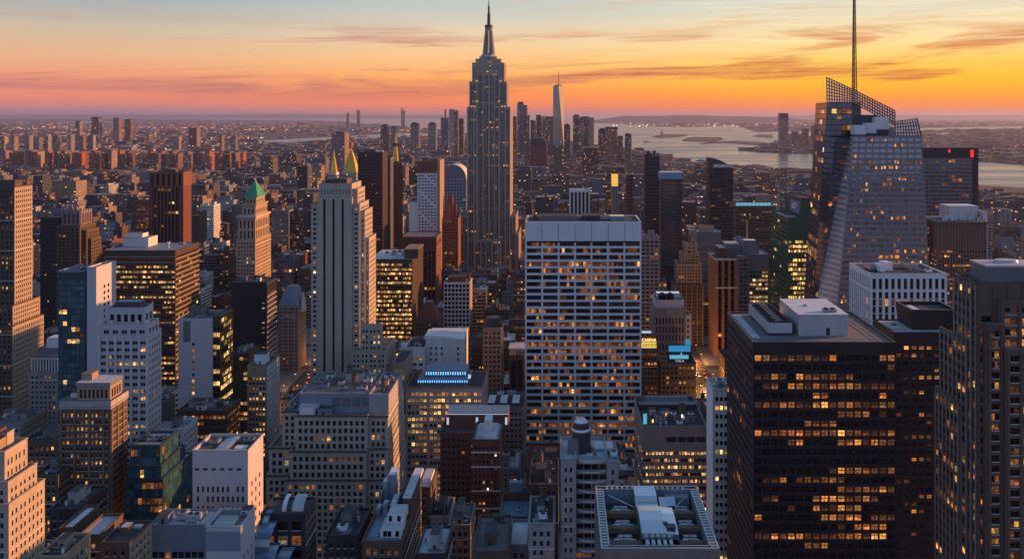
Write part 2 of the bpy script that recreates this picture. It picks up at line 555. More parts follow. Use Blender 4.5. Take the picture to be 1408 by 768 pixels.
class Bld:
    def __init__(self, name, label, cat, x0, x1, Y, D, short=None, vis=None, wall='limestone', group=None, min_px=7.0):
        self.Y, self.D = Y, D
        self.x0, self.x1 = px(x0, Y), px(x1, Y)
        self.base = Vector(((self.x0 + self.x1) / 2, Y + D / 2, 0))
        self.root = empty(name, label, cat, self.base, group)
        self.wall, self.roof, self.para = MB(), MB(), MB()
        self.roofs, self.paras = [], []
        self.w = wall
        self.wins = []
        self.short = short
        self.vis = vis
        self.ext = [self.x0, self.x1, Y, Y + D, 0]
        self.px0 = (x0, x1)
        self.min_px = min_px
        self.extra = {}

    def X(self, x, dY=0): return px(x, self.Y + dY)
    def Z(self, y, dY=0): return pz(y, self.Y + dY)

    def facade(self, A, B, C, D, s):
        A, B, C, D = Vector(A), Vector(B), Vector(C), Vector(D)
        wm = s['wall'] or self.w
        if s.get('none'):
            self.wall.poly([A, B, C, D], wm)
            return
        n = (B - A).cross(D - A).normalized()
        Wd = max((B - A).length, (C - D).length)
        Hh = max((D - A).length, (C - B).length)
        nc = max(1, round((Wd - 2 * s['ms']) / s['cw']))
        nr = max(1, round((Hh - s['mt'] - s['topblank'] - s['mb']) / s['fh']))
        P = lambda u, v: (A.lerp(B, u)).lerp(D.lerp(C, u), v)
        # columns
        gn, gap = s['g'], s['gap']
        gaps = (nc - 1) // gn if gn else 0
        cw = (Wd - 2 * s['ms'] - gaps * gap) / nc
        segs, x = [], s['ms']
        for i in range(nc):
            if gn and i and i % gn == 0:
                x += gap
            a = x + cw * (1 - s['ww']) / 2
            segs.append((a / Wd, (a + cw * s['ww']) / Wd))
            x += cw
        fh = (Hh - s['mt'] - s['topblank'] - s['mb']) / nr
        rows = []
        for j in range(nr):
            z = s['mb'] + fh * j + fh * (1 - s['wh']) * s['up']
            rows.append((z / Hh, (z + fh * s['wh']) / Hh))
        rv = -n * s['rec']
        q = self.wall.poly
        sp = s['sp'] or wm
        v = 0.0
        skip = s['skip']
        for j, (v0, v1) in enumerate(rows):
            # spandrel below this row
            if s['sp']:
                u = 0.0
                for (u0, u1) in segs:
                    q([P(u, v), P(u0, v), P(u0, v0), P(u, v0)], wm)
                    q([P(u0, v), P(u1, v), P(u1, v0), P(u0, v0)], sp)
                    u = u1
                q([P(u, v), P(1, v), P(1, v0), P(u, v0)], wm)
            else:
                q([P(0, v), P(1, v), P(1, v0), P(0, v0)], wm)
            if s['rec'] >= .35 and self.Y < 900 and j % 6 == 5 and not s['rib'] and v0 - v > .9 / Hh:
                va, vb = v + .25 / Hh, v + .7 / Hh
                o_ = n * .22
                q([P(0, va) + o_, P(1, va) + o_, P(1, vb) + o_, P(0, vb) + o_], s['sillmat'] or wm); q([P(0, vb) + o_, P(1, vb) + o_, P(1, vb), P(0, vb)], s['sillmat'] or wm); q([P(0, va), P(1, va), P(1, va) + o_, P(0, va) + o_], s['sillmat'] or wm)
            pr = min(.95, 1.55 * s['lit'] * rng.choice([.2, .4, .7, .9, 1.2, 1.6, 2.4]))
            on = False
            u = 0.0
            for i, (u0, u1) in enumerate(segs):
                if skip and skip(i, j, nc, nr):
                    continue
                if u0 > u + 1e-6:
                    q([P(u, v0), P(u0, v0), P(u0, v1), P(u, v1)], wm)
                a, b, c, d = P(u0, v0), P(u1, v0), P(u1, v1), P(u0, v1)
                a2, b2, c2, d2 = a + rv, b + rv, c + rv, d + rv
                if s['rec'] > .05:
                    q([a, b, b2, a2], wm); q([b, c, c2, b2], wm); q([d2, c2, c, d], wm); q([a, a2, d2, d], wm)
                if s['rec'] >= .35 and self.Y < 560 and s['sub'] < 3:
                    a_, b_ = P(max(0, u0 - .12 / Wd), v0), P(min(1, u1 + .12 / Wd), v0)
                    o_, dn = n * .16, Vector((0, 0, -.22))
                    q([a_ + o_ + dn, b_ + o_ + dn, b_ + o_, a_ + o_], s['sillmat'] or wm); q([a_ + o_, b_ + o_, b_, a_], s['sillmat'] or wm)
                mats = []
                for k in range(s['sub']):
                    if s['runs'] and rng.random() < .55:
                        pass
                    else:
                        on = rng.random() < pr
                    mats.append(pick(s['lits']) if on else s['glass'])
                self.wins.append(((a2, b2, c2, d2), n, tuple(mats), s['mun']))
                u = u1
            q([P(u, v0), P(1, v0), P(1, v1), P(u, v1)], wm)
            v = v1
        q([P(0, v), P(1, v), P(1, 1), P(0, 1)], wm)
        if s['rib']:
            dep, wd, every, rm = s['rib']
            xs = []
            prev = 0.0
            for i in range(0, nc + 1, every):
                if i == 0: uc = max(segs[0][0] / 2, wd / 2 / Wd)
                elif i >= nc: uc = min((segs[-1][1] + 1) / 2, 1 - wd / 2 / Wd)
                else: uc = (segs[i - 1][1] + segs[i][0]) / 2
                u0, u1 = uc - wd / 2 / Wd, uc + wd / 2 / Wd
                o = n * dep
                a, b, c, d = P(u0, 0), P(u1, 0), P(u1, 1), P(u0, 1)
                q([a + o, b + o, c + o, d + o], rm); q([a, a + o, d + o, d], rm); q([b + o, b, c, c + o], rm); q([d + o, c + o, c, d], rm)
        if s['band']:
            bm = s['bandmat'] or wm
            o = n * s['band']
            vprev = 0.0
            for (v0, v1) in rows + [(1 - .4 / Hh, 1)]:
                a0 = max(vprev + .02, v0 - .5 / Hh) if vprev else max(0, v0 - .5 / Hh)
                a, b, c, d = P(0, a0), P(1, a0), P(1, v0 - .004), P(0, v0 - .004)
                q([a + o, b + o, c + o, d + o], bm); q([d + o, c + o, c, d], bm); q([a, b, b + o, a + o], bm)
                vprev = v1

    def tier(self, x0, x1, y0, y1, z0, z1, f=PUN, r=None, l=None, k=None, wall=None, roof='gravel_roof', par=1.1, parw=.5):
        keep = self.w
        if wall: self.w = wall
        r = f if r is None else r
        l = f if l is None else l
        k = dict(f, none=True) if k is None else k
        self.facade((x0, y0, z0), (x1, y0, z0), (x1, y0, z1), (x0, y0, z1), f)
        self.facade((x1, y0, z0), (x1, y1, z0), (x1, y1, z1), (x1, y0, z1), r)
        self.facade((x1, y1, z0), (x0, y1, z0), (x0, y1, z1), (x1, y1, z1), k)
        self.facade((x0, y1, z0), (x0, y0, z0), (x0, y0, z1), (x0, y1, z1), l)
        rf = MB(); self.roofs.append(rf)
        rf.poly([(x0, y0, z1), (x1, y0, z1), (x1, y1, z1), (x0, y1, z1)], roof)
        if par:
            p, wm, e = parw, self.w, .003
            a = MB(); self.paras.append(a)
            a.box(x0 - e, x1 + e, y0 - e, y0 + p, z1 + e, z1 + par, wm); a.box(x0 - e, x1 + e, y1 - p, y1 + e, z1 + e, z1 + par, wm)
            a.box(x0 - e, x0 + p, y0 + p + e, y1 - p - e, z1 + e, z1 + par, wm); a.box(x1 - p, x1 + e, y0 + p + e, y1 - p - e, z1 + e, z1 + par, wm)
            if par >= 1:
                o, zc, zd = .3, z1 + par - .32, z1 + par - .02
                a.box(x0 - o, x1 + o, y0 - o, y0 - e - .002, zc, zd, wm, bottom=True); a.box(x1 + e + .002, x1 + o, y0, y1, zc, zd, wm, bottom=True); a.box(x0 - o, x0 - e - .002, y0, y1, zc, zd, wm, bottom=True)
        TIERS.append((x0, x1, y0, z1))
        self.ext = [min(self.ext[0], x0), max(self.ext[1], x1), min(self.ext[2], y0), max(self.ext[3], y1), max(self.ext[4], z1)]
        self.w = keep
        return self

    def main(self, yt, z0=0, **k):
        return self.tier(self.x0, self.x1, self.Y, self.Y + self.D, z0, self.Z(yt), **k)

    # -------- rooftop parts
    def part(self, name):
        """A new mesh that becomes one part of its own."""
        m = MB()
        self.extra.setdefault(name, []).append(m)
        return m

    def sub(self, m, name):
        """A piece of part m: its own mesh, except on far buildings."""
        if self.Y > 720: return m
        s_ = MB(); m.subs.append((name, s_))
        return s_

    def unit(self, x, y, z, a, b, h, mat='steel'):
        m = self.part('rooftop_unit')
        m.box(x - a / 2, x + a / 2, y - b / 2, y + b / 2, z + .35, z + h, mat)
        m.box(x - a * .42, x + a * .42, y - b * .42, y + b * .42, z + .01, z + .34, 'charcoal')
        nf = max(1, int(a / 2.4))
        for i in range(nf):
            self.sub(m, 'fan').cyl(x - a / 2 + a * (i + .5) / nf, y, z + h + .003, z + h + .45, min(a / nf, b) * .36, min(a / nf, b) * .36, 'charcoal', 10)

    def bulk(self, x, y, z, a, b, h, mat=None, roof='tar_roof'):
        m = self.part('bulkhead')
        m.box(x - a / 2, x + a / 2, y - b / 2, y + b / 2, z + .01, z + h, mat or self.w, roof)
        m.box(x - a / 2 - .25, x + a / 2 + .25, y - b / 2 - .25, y + b / 2 + .25, z + h + .003, z + h + .3, mat or self.w, roof)
        self.sub(m, 'door').box(x - .6, x + .6, y - b / 2 - .08, y - b / 2 - .01, z + .1, z + 2.2, 'charcoal')

    def tank(self, x, y, z, r=2.1, h=3.6, mat='wood_tank'):
        m = self.part('water_tank')
        for sx_ in (-1, 1):
            for sy_ in (-1, 1):
                self.sub(m, 'leg').bar((x + sx_ * r * .6, y + sy_ * r * .6, z), (x + sx_ * r * .6, y + sy_ * r * .6, z + 3.2), .3, 'charcoal')
        m.cyl(x, y, z + 3.2, z + 3.2 + h, r, r * .96, mat, 14)
        self.sub(m, 'lid').cyl(x, y, z + 3.2 + h + .003, z + 3.2 + h + r * .6, r * 1.06, .02, 'charcoal', 14)

    def duct(self, a, b, w_=.9, mat='steel'):
        self.part('duct').bar(a, b, w_, mat)

    def clutter(self, x0, x1, y0, y1, z, n=5, big=True, tank=.3, seed=None):
        rr = random.Random(seed if seed is not None else int(abs(x0 * 7 + y0 * 13 + z)))
        if x1 - x0 < 6 or y1 - y0 < 5:
            return self
        if self.Y < 720:
            n += 3
            for _ in range(5 if self.Y < 520 else 2):
                m = self.part('vent'); vx, vy, r_ = rr.uniform(x0, x1), rr.uniform(y0, y1), rr.uniform(.25, .6)
                hv = rr.uniform(.8, 2.2); m.cyl(vx, vy, z + .01, z + hv, r_, r_, rr.choice(['steel', 'charcoal', 'membrane']), 8, cap=False); m.cyl(vx, vy, z + hv, z + hv + .3, r_ * 1.5, r_ * 1.4, 'steel', 8)
            for _ in range(2):
                vx, vy = rr.uniform(x0, x1 - 2), rr.uniform(y0, y1 - 2)
                if rr.random() < .5: self.duct((vx, vy, z + .5), (min(x1, vx + rr.uniform(3, 12)), vy, z + .5), rr.uniform(.3, .7), rr.choice(['steel', 'slate_panel', 'aluminium']))
                else: self.duct((vx, vy, z + .5), (vx, min(y1, vy + rr.uniform(3, 12)), z + .5), rr.uniform(.3, .7), rr.choice(['steel', 'slate_panel', 'aluminium']))
            m = self.part('roof_patch'); vx, vy = rr.uniform(x0, (x0 + x1) / 2), rr.uniform(y0, (y0 + y1) / 2)
            m.box(vx, vx + (x1 - x0) * .35, vy, vy + (y1 - y0) * .35, z + .004, z + .03, rr.choice(['tar_roof', 'pale_roof', 'gravel_roof', 'blue_grey']))
        used = []
        for t in range(n * 4):
            if len(used) >= n: break
            kind = rr.random()
            a, b = (rr.uniform(3, 6), rr.uniform(2.5, 5)) if not (big and not used) else (min(10, (x1 - x0) * .4), min(8, (y1 - y0) * .4))
            a, b = min(a, (x1 - x0) * .45), min(b, (y1 - y0) * .45)
            x, y = rr.uniform(x0 + a / 2 + 1, x1 - a / 2 - 1), rr.uniform(y0 + b / 2 + 1, y1 - b / 2 - 1)
            if any(abs(x - u[0]) < (a + u[2]) / 2 + .6 and abs(y - u[1]) < (b + u[3]) / 2 + .6 for u in used):
                continue
            used.append((x, y, a, b))
            if big and len(used) == 1: self.bulk(x, y, z, a, b, rr.uniform(3.5, 6), rr.choice([None, None, 'concrete', 'slate_panel']))
            elif kind < tank and min(a, b) > 2.6: self.tank(x, y, z, min(a, b) / 2)
            elif kind < .8: self.unit(x, y, z, a, b, rr.uniform(1.6, 3.2), rr.choice(['steel', 'aluminium', 'membrane', 'blue_grey', 'slate_panel']))
            else: self.bulk(x, y, z, a, b, rr.uniform(2.4, 3.4), rr.choice([None, 'concrete', 'pale_stone']))
        return self

    # -------- finish
    def pane_mesh(self, quad, mats, mun, c):
        k = (tuple(round(v, 2) for p in quad for v in (p - c)), mats, mun)
        if k in PANES:
            return PANES[k]
        m = MB()
        self.pane(m, quad, mats, mun)
        PANES[k] = m.mesh('window', c)
        return PANES[k]

    @staticmethod
    def pane(m, quad, mats, mun):
        a, b, c, d = quad
        s = len(mats)
        for i, mt in enumerate(mats):
            m.poly([a.lerp(b, i / s), a.lerp(b, (i + 1) / s), d.lerp(c, (i + 1) / s), d.lerp(c, i / s)], mt)
        if mun:
            n = (b - a).cross(d - a).normalized() * .04
            fm = mun if isinstance(mun, str) else 'charcoal'
            wd = (b - a).length
            def strip(u0, u1, v0, v1):
                Q = lambda u, v: a.lerp(b, u).lerp(d.lerp(c, u), v) + n
                m.poly([Q(u0, v0), Q(u1, v0), Q(u1, v1), Q(u0, v1)], fm)
            t, th = .09 / wd, .09 / (d - a).length
            for i in range(1, s) if s > 1 else [1]:
                u = i / s if s > 1 else .5
                strip(u - t, u + t, 0, 1)
            if s == 1:
                strip(0, 1, .55 - th, .55 + th)

    def done(self, top=None):
        root, base = self.root, self.base
        self.wall.build('wall', root)
        self.roof.build('roof', root)
        self.para.build('parapet', root)
        for m in self.roofs: m.build('roof', root)
        for m in self.paras: m.build('parapet', root)
        for name, ms in self.extra.items():
            for m in ms:
                o = m.build(name, root)
                for n2, m2 in getattr(m, 'subs', []):
                    m2.build(n2, o, off=base)
        rows = []
        for (quad, n, mats, mun) in self.wins:
            c = (quad[0] + quad[2]) / 2
            to = Vector((0, 0, EYE)) - c
            ar = 0.0
            if n.dot(to) > 0:
                prj = [(CX + F * p.x / p.y, HY + F * (EYE - p.z) / p.y) for p in quad]
                ar = abs(sum(prj[i][0] * prj[(i + 1) % 4][1] - prj[(i + 1) % 4][0] * prj[i][1] for i in range(4))) / 2
                mx_, my_ = prj[0]
                if not (-20 < mx_ < PW + 20 and my_ < PH + 20): ar = 0
                if self.vis and my_ > self.vis + 15: ar *= .01
            rows.append((ar, c, quad, mats, mun))
        rows.sort(key=lambda t: -t[0])
        rest = MB()
        for k, (ar, c, quad, mats, mun) in enumerate(rows):
            if k < WIN_LIMIT and ar >= self.min_px:
                o = bpy.data.objects.new('window', self.pane_mesh(quad, mats, mun, c))
                o.location = c - base
                o.parent = root
                COL.objects.link(o)
                N_WIN[0] += 1
            else:
                self.pane(rest, quad, mats, None if ar < 12 else mun)
        rest.build('windows', root, 'stuff')
        e = self.ext
        FOOT.append((e[0], e[1], e[2], e[3]))
        xs = [CX + F * e[i] / yy for i in (0, 1) for yy in (e[2], e[3])]
        VIS.append((min(xs), max(xs), HY + F * (EYE - e[4]) / e[2], self.vis or HY + F * EYE / e[2], e[2], self.short, self.root))
        return self


def H(name, label, cat, x0, x1, yt, Y, D, wall, f=PUN, r=None, l=None, short=None, vis=None, roof='gravel_roof', par=1.1, n=5, tank=.3, group=None, clutter=True):
    """The common case: one block with a roof and its clutter."""
    b = Bld(name, label, cat, x0, x1, Y, D, short, vis, wall, group)
    b.main(yt, f=f, r=r, l=l, roof=roof, par=par)
    if clutter:
        b.clutter(b.x0 + 1.5, b.x1 - 1.5, Y + 1.5, Y + D - 1.5, b.Z(yt), n, tank=tank)
    return b
# ------------------------------------------------------------------ the setting: water, land, streets
def simple_mat(name, build):
    m = bpy.data.materials.new(name)
    m.use_nodes = True
    t = NT(m.node_tree)
    b = t.n('ShaderNodeBsdfPrincipled')
    build(t, b)
    o = t.n('ShaderNodeOutputMaterial')
    t.l(b.outputs[0], o.inputs[0])
    MATS[name] = m


def _water(t, b):
    g = t.n('ShaderNodeNewGeometry')
    mp = t.n('ShaderNodeMapping')
    mp.inputs['Scale'].default_value = (.0010, .0042, 1)
    mp.inputs['Rotation'].default_value = (0, 0, .12)
    t.l(g.outputs['Position'], mp.inputs[0])
    n = t.n('ShaderNodeTexNoise')
    n.inputs['Scale'].default_value = 1.0
    n.inputs['Detail'].default_value = 8
    t.l(mp.outputs[0], n.inputs['Vector'])
    b.inputs['Base Color'].default_value = (.09, .095, .11, 1)
    t.l(t.smooth(n.outputs[0], .35, .65, .16, .36), b.inputs['Roughness'])
    b.inputs['IOR'].default_value = 1.7
    n2 = t.n('ShaderNodeTexNoise')
    n2.inputs['Scale'].default_value = .05
    n2.inputs['Detail'].default_value = 4
    t.l(g.outputs['Position'], n2.inputs['Vector'])
    bp = t.n('ShaderNodeBump')
    bp.inputs['Strength'].default_value = .4
    bp.inputs['Distance'].default_value = 2.0
    t.l(n2.outputs[0], bp.inputs['Height'])
    t.l(bp.outputs[0], b.inputs['Normal'])


def _land(t, b):
    g = t.n('ShaderNodeNewGeometry')
    n = t.n('ShaderNodeTexNoise')
    n.inputs['Scale'].default_value = .004
    n.inputs['Detail'].default_value = 9
    n.inputs['Roughness'].default_value = .7
    t.l(g.outputs['Position'], n.inputs['Vector'])
    t.l(t.ramp(n.outputs[0], [(.3, (.035, .036, .042, 1)), (.5, (.06, .056, .06, 1)), (.62, (.10, .09, .09, 1)), (.75, (.045, .055, .045, 1))]), b.inputs['Base Color'])
    b.inputs['Roughness'].default_value = .95


def _asphalt(t, b):
    g = t.n('ShaderNodeNewGeometry')
    n = t.n('ShaderNodeTexNoise')
    n.inputs['Scale'].default_value = .35
    n.inputs['Detail'].default_value = 6
    t.l(g.outputs['Position'], n.inputs['Vector'])
    t.l(t.ramp(n.outputs[0], [(.3, (.035, .036, .04, 1)), (.7, (.065, .064, .066, 1))]), b.inputs['Base Color'])
    b.inputs['Roughness'].default_value = .7


def _hill(t, b):
    g = t.n('ShaderNodeNewGeometry')
    n = t.n('ShaderNodeTexNoise')
    n.inputs['Scale'].default_value = .002
    n.inputs['Detail'].default_value = 6
    t.l(g.outputs['Position'], n.inputs['Vector'])
    t.l(t.ramp(n.outputs[0], [(.3, (.03, .04, .03, 1)), (.7, (.07, .065, .055, 1))]), b.inputs['Base Color'])
    b.inputs['Roughness'].default_value = 1.0


simple_mat('water', _water); simple_mat('land', _land); simple_mat('asphalt', _asphalt); simple_mat('hill', _hill)
W('road_paint', (.7, .68, .6), .7, .2); W('taxi_paint', (.75, .42, .03), .3, .05); W('car_paint', (.08, .085, .10), .25, .3); W('white_paint', (.7, .7, .7), .3, .05); W('red_paint', (.35, .02, .02), .35, .1)


def sheet(name, pts, z, mat, kind='structure', thick=0.0):
    m = MB()
    m.poly([(x, y, z) for x, y in pts], mat)
    if thick:
        k = len(pts)
        for i in range(k):
            (xa, ya), (xb, yb) = pts[i], pts[(i + 1) % k]
            m.poly([(xa, ya, z - thick), (xb, yb, z - thick), (xb, yb, z), (xa, ya, z)], mat)
    o = m.build(name, None, kind)
    return o


def shore(pp):
    return [(px(x, gy(y)), gy(y)) for x, y in pp]


sheet('water', [(-90000, -3000), (90000, -3000), (90000, 110000), (-90000, 110000)], -3.0, 'water')
land_pts = shore([(1900, 300), (1408, 258), (1300, 251), (1130, 238), (1010, 227), (930, 221), (900, 215), (872, 208), (850, 203), (800, 199), (720, 193), (660, 188), (610, 181), (560, 175), (500, 170.5), (470, 166.5), (380, 165)]) + [(-60000, 70000), (-60000, -2500), (9000, -2500)]
sheet('ground', land_pts, 0.0, 'land', thick=4)
ISLES = [
    ('far_shore_terrain', [(1015, 206), (1040, 208.5), (1085, 209.5), (1130, 211), (1200, 214), (1270, 217), (1345, 221), (1408, 226), (1800, 250), (1900, 190), (1800, 176), (1408, 177.5), (1290, 179), (1180, 184), (1110, 189), (1060, 198)]),
    ('far_plain_terrain', [(1040, 181), (1130, 180), (1290, 175.5), (1408, 173.5), (1700, 172), (1700, 164), (1000, 164), (1010, 172)]),
    ('hook_terrain', [(1008, 172), (1130, 171.5), (1130, 166), (820, 166), (824, 168.5), (860, 171), (900, 173.6), (960, 174.5)]),
    ('low_spit_terrain', [(962, 197.5), (1000, 196), (1040, 199), (1080, 203.5), (1050, 195.5), (1010, 194), (975, 195.2)]),
    ('ferry_island_terrain', [(938, 193.3), (960, 194.6), (985, 194.2), (995, 191.5), (990, 189), (955, 188.3), (943, 190)]),
    ('statue_island_terrain', [(897, 188.2), (910, 189.2), (935, 188), (946, 186.4), (940, 184.8), (915, 184.6), (903, 186)]),
    ('bay_island_terrain', [(1035, 187), (1062, 189.5), (1062, 185.5), (1045, 185)]),
]
for nm, pp in ISLES:
    sheet(nm, shore(pp), 2.5, 'land', thick=5)
# inlets of pale water in the land on the far side of the town
for nm, pp in (('river_water', [(-20, 205), (0, 205.5), (28, 206.5), (54, 209.5), (40, 210.5), (0, 208.5), (-20, 208)]), ('bay_water', [(352, 193.5), (420, 190), (470, 187.5), (560, 182.8), (600, 184.5), (590, 187), (520, 190), (450, 193), (400, 196), (360, 196.5)]),
               ('inlet_water', [(488, 176.5), (560, 174.4), (610, 178.5), (590, 180.6), (500, 181)]), ('bay_strip_water', [(1118, 187.5), (1200, 184.6), (1290, 182.2), (1370, 180.5), (1370, 182.5), (1290, 185), (1200, 188), (1130, 190.5)])):
    sheet(nm, shore(pp), 4.0 if nm == 'bay_strip_water' else .6, 'water')


def ridge(name, x0, x1, Y, prof, zmax):
    """A long low hill with a rounded back."""
    m = MB()
    k = 60
    rows = []
    rr = random.Random(len(name))
    ph = [rr.uniform(0, 6) for _ in range(4)]
    for i in range(k + 1):
        t = i / k
        X = px(x0 + (x1 - x0) * t, Y)
        h = zmax * prof(t) * (1 + .10 * math.sin(9 * t + ph[0]) + .05 * math.sin(23 * t + ph[1]) + .02 * math.sin(61 * t + ph[2]))
        rows.append([(X, Y, -2), (X, Y + 1500, h * .75), (X, Y + 3500, h), (X, Y + 6500, h * .6), (X, Y + 9000, -2)])
    for a, b in zip(rows, rows[1:]):
        for j in range(4):
            m.poly([a[j], b[j], b[j + 1], a[j + 1]], 'hill')
    m.build(name, None, 'structure', smooth=True)


bump = lambda t: max(0.0, math.sin(math.pi * t)) ** .5
ridge('hills', 812, 1190, 26000, lambda t: min(1, t * 6) ** .6 * (1 - .25 * t) * min(1, (1 - t) * 5), 255)
ridge('distant_hills', -400, 700, 62000, lambda t: .65 + .35 * bump(t), 300)
ridge('horizon_hills', 1100, 1900, 58000, lambda t: .7 + .3 * bump(t), 290)
ridge('shore_hills', -500, 330, 30000, lambda t: .9 * bump(t) ** .4, 110)

# ---- avenues and streets of the near town
AVES = [(-640, 26), (-560, 26), (-405, 26), (-250, 18), (-208, 16), (70, 22), (140, 22), (330, 26), (560, 26), (800, 26)]
STREETS = [-40 + 82 * k for k in range(0, 30)]
road = MB(); mark = MB(); walk = MB()
road.poly([(-1500, 200, .004), (1500, 200, .004), (1500, 2450, .004), (-1500, 2450, .004)], 'asphalt')
road.build('road', None, 'structure')
xs = [-1500] + [x for x, _ in AVES] + [1500]
for (xa, wa), (xb, wb) in zip(AVES, AVES[1:]):
    for s0, s1 in zip(STREETS, STREETS[1:]):
        if s1 > 330 and s0 < 2400:
            walk.box(xa + wa / 2, xb - wb / 2, s0 + 6, s1 - 6, 0.01, .15, 'sidewalk')
walk.build('pavement', None, 'structure')
for xa, wa in AVES:
    for lane in (-1, 0, 1):
        X = xa + lane * 3.4
        y = 420
        while y < 1700:
            mark.poly([(X - .1, y, .008), (X + .1, y, .008), (X + .1, y + 4, .008), (X - .1, y + 4, .008)], 'road_paint')
            y += 11
for s0 in STREETS:
    if 420 < s0 < 1500:
        for xa, wa in AVES:
            for k in range(8):
                X = xa - wa / 2 + 2 + k * (wa - 4) / 8
                mark.poly([(X, s0 - 8, .008), (X + .9, s0 - 8, .008), (X + .9, s0 - 4.5, .008), (X, s0 - 4.5, .008)], 'road_paint')
mark.build('road_markings', None, 'structure')

# ---- air
hz = MB()
hz.box(-70000, 70000, -1500, 75000, -5.0, 480.0, 'water', bottom=True)
hm = bpy.data.materials.new('haze'); hm.use_nodes = True
t = NT(hm.node_tree)
pv = t.n('ShaderNodeVolumePrincipled')
pv.inputs['Color'].default_value = (.62, .65, .96, 1)
pv.inputs['Density'].default_value = HAZE
pv.inputs['Anisotropy'].default_value = 0.3
o_ = t.n('ShaderNodeOutputMaterial')
t.l(pv.outputs[0], o_.inputs['Volume'])
MATS['haze'] = hm
hz.slots = ['haze']
if HAZE:
    hz.build('haze', None, 'stuff')
# ------------------------------------------------------------------ the landmarks
# ---- the tall stepped tower with the mast
ESB = S(cw=2.9, fh=3.9, ww=.6, wh=.62, rec=.6, sp='black_metal', lit=.10, lits=AMB, g=3, gap=1.9, ms=1.6, mt=1.0, rib=(.7, 1.9, 3, 'warm_limestone'))
b = Bld('stepped_tower', 'tall stepped limestone tower with a tapering mast crown and antenna, tallest in the view', 'skyscraper', 642, 702, 1290, 74, 'the tall mast tower', 372, 'dim_limestone')
ESR = S(cw=6, fh=3.9, ww=.22, wh=.5, rec=.3, lit=.01, wall='tan_brick')  # right face: low sun's gold put into a tan wall colour
Y, D = b.Y, b.D
def esb(xa, xb, d0, d1, ya, yb, f=ESB, **k):
    b.tier(px(xa, Y), px(xb, Y), Y + d0, Y + d1, pz(yb, Y) if yb else 0, pz(ya, Y), f=f, r=k.pop('r', ESR), par=k.pop('par', 1.2), **k)
esb(615, 722, 10, 90, 358, None); esb(621, 713, 7, 86, 322, 358); esb(627, 709, 4, 80, 298, 322)
esb(642.5, 656, 0, 74, 148, None); esb(686, 701.5, 0, 74, 148, None); esb(656, 686, 3, 71, 141, None)
esb(653, 689, -6, 2.9, 330, None)
esb(645, 656, 2, 64, 113, 148); esb(686, 697, 2, 64, 113, 148); esb(656, 686, 5, 60, 100, 141)
esb(648.5, 693, 6, 54, 87, 113, f=S(cw=3.2, ww=.4, wh=.45, lit=.05, sp='grey_stone', rec=.4)); 
esb(653, 688, 9, 35, 81.5, 87, f=S(cw=4, ww=.6, wh=.5, lit=.3)); esb(658, 682, 12, 32, 78, 81.5, f=S(none=True), wall='limestone')
xc, yc = px(670.5, Y), Y + 22
m = b.part('mast')
m.cyl(xc, yc, pz(78, Y), pz(74, Y), px(683, Y) - xc, px(681, Y) - xc, 'limestone', 16)
m.cyl(xc, yc, pz(74, Y) + .01, pz(36, Y), px(679.5, Y) - xc, px(675.5, Y) - xc, 'grey_stone', 16)
m.cyl(xc, yc, pz(36, Y) + .01, pz(32.5, Y), px(676.6, Y) - xc, px(676, Y) - xc, 'charcoal', 16)
for k in range(4):
    a = k * math.pi / 2 + math.pi / 4
    r0, r1 = px(681, Y) - xc, px(676, Y) - xc
    m.frustum(xc + math.cos(a) * 9, yc + math.sin(a) * 9, pz(76, Y), pz(40, Y), 2.2, 2.2, .9, .9, 'limestone', dx=-math.cos(a) * 4, dy=-math.sin(a) * 4)
m = b.part('mast_window')
for k in (-1, 0, 1):
    m.box(xc + k * 3.4 - .7, xc + k * 3.4 + .7, yc - 10.9 + abs(k) * .6, yc - 8.0, pz(72, Y), pz(41, Y), 'lit_white' if k == 0 else 'glass_grey')
m = b.part('antenna')
m.cyl(xc, yc, pz(32.5, Y), pz(17, Y), 2.6, 2.3, 'charcoal', 10); m.cyl(xc, yc, pz(17, Y) + .01, pz(6, Y), 1.6, 1.3, 'charcoal', 8); m.cyl(xc, yc, pz(6, Y) + .01, pz(-6, Y), .9, .3, 'charcoal', 8)
for k, yy in enumerate((29, 25, 20, 16, 13, 9)):
    m.box(xc - 3.4 + k * .3, xc + 3.4 - k * .3, yc - .3, yc + .3, pz(yy, Y), pz(yy - .8, Y), 'charcoal', bottom=True)
for xx, y1 in ((648.5, 148), (652.5, 148), (690, 148), (694, 148), (656, 141), (686, 141), (655, 113), (688, 113), (670, 100)):
    m = b.part('floodlight')
    X_ = px(xx, Y)
    m.box(X_ - 1.5, X_ + 1.5, Y + (1.0 if y1 > 120 else 4), Y + (1.9 if y1 > 120 else 4.9), pz(y1, Y) + 1.4, pz(y1, Y) + 2.6, 'flood_gold')
b.done()

# ---- the white marble slab in the middle
GR = S(cw=12.6, fh=5.12, ww=.885, wh=.66, rec=1.1, sub=6, ms=.5, mt=.4, topblank=13.2, lit=.24, lits=[('lit_dim', 10), ('lit_orange', 4), ('lit_amber', 1.5)], runs=True, up=.45)
b = Bld('white_slab_tower', 'broad white gridded office slab of seven bays with a blank top band', 'skyscraper', 722, 882, 640, 42, 'the white gridded slab', 632, 'travertine')
b.main(306, f=GR, r=dict(GR, cw=13.5, sub=5), roof='tar_roof', par=.8, parw=1.2)
z = b.Z(306)
m = b.part('slot'); m.box(b.x0 + 1.5, b.x1 - 1.5, b.Y - .06, b.Y - .02, b.Z(333.5), b.Z(331.2), 'black_metal')
for i in range(1, 7):
    m = b.part('panel_joint'); xx = b.x0 + (b.x1 - b.x0) * i / 7
    m.box(xx - .18, xx + .18, b.Y - .05, b.Y - .01, b.Z(330.5), z - .3, 'charcoal')
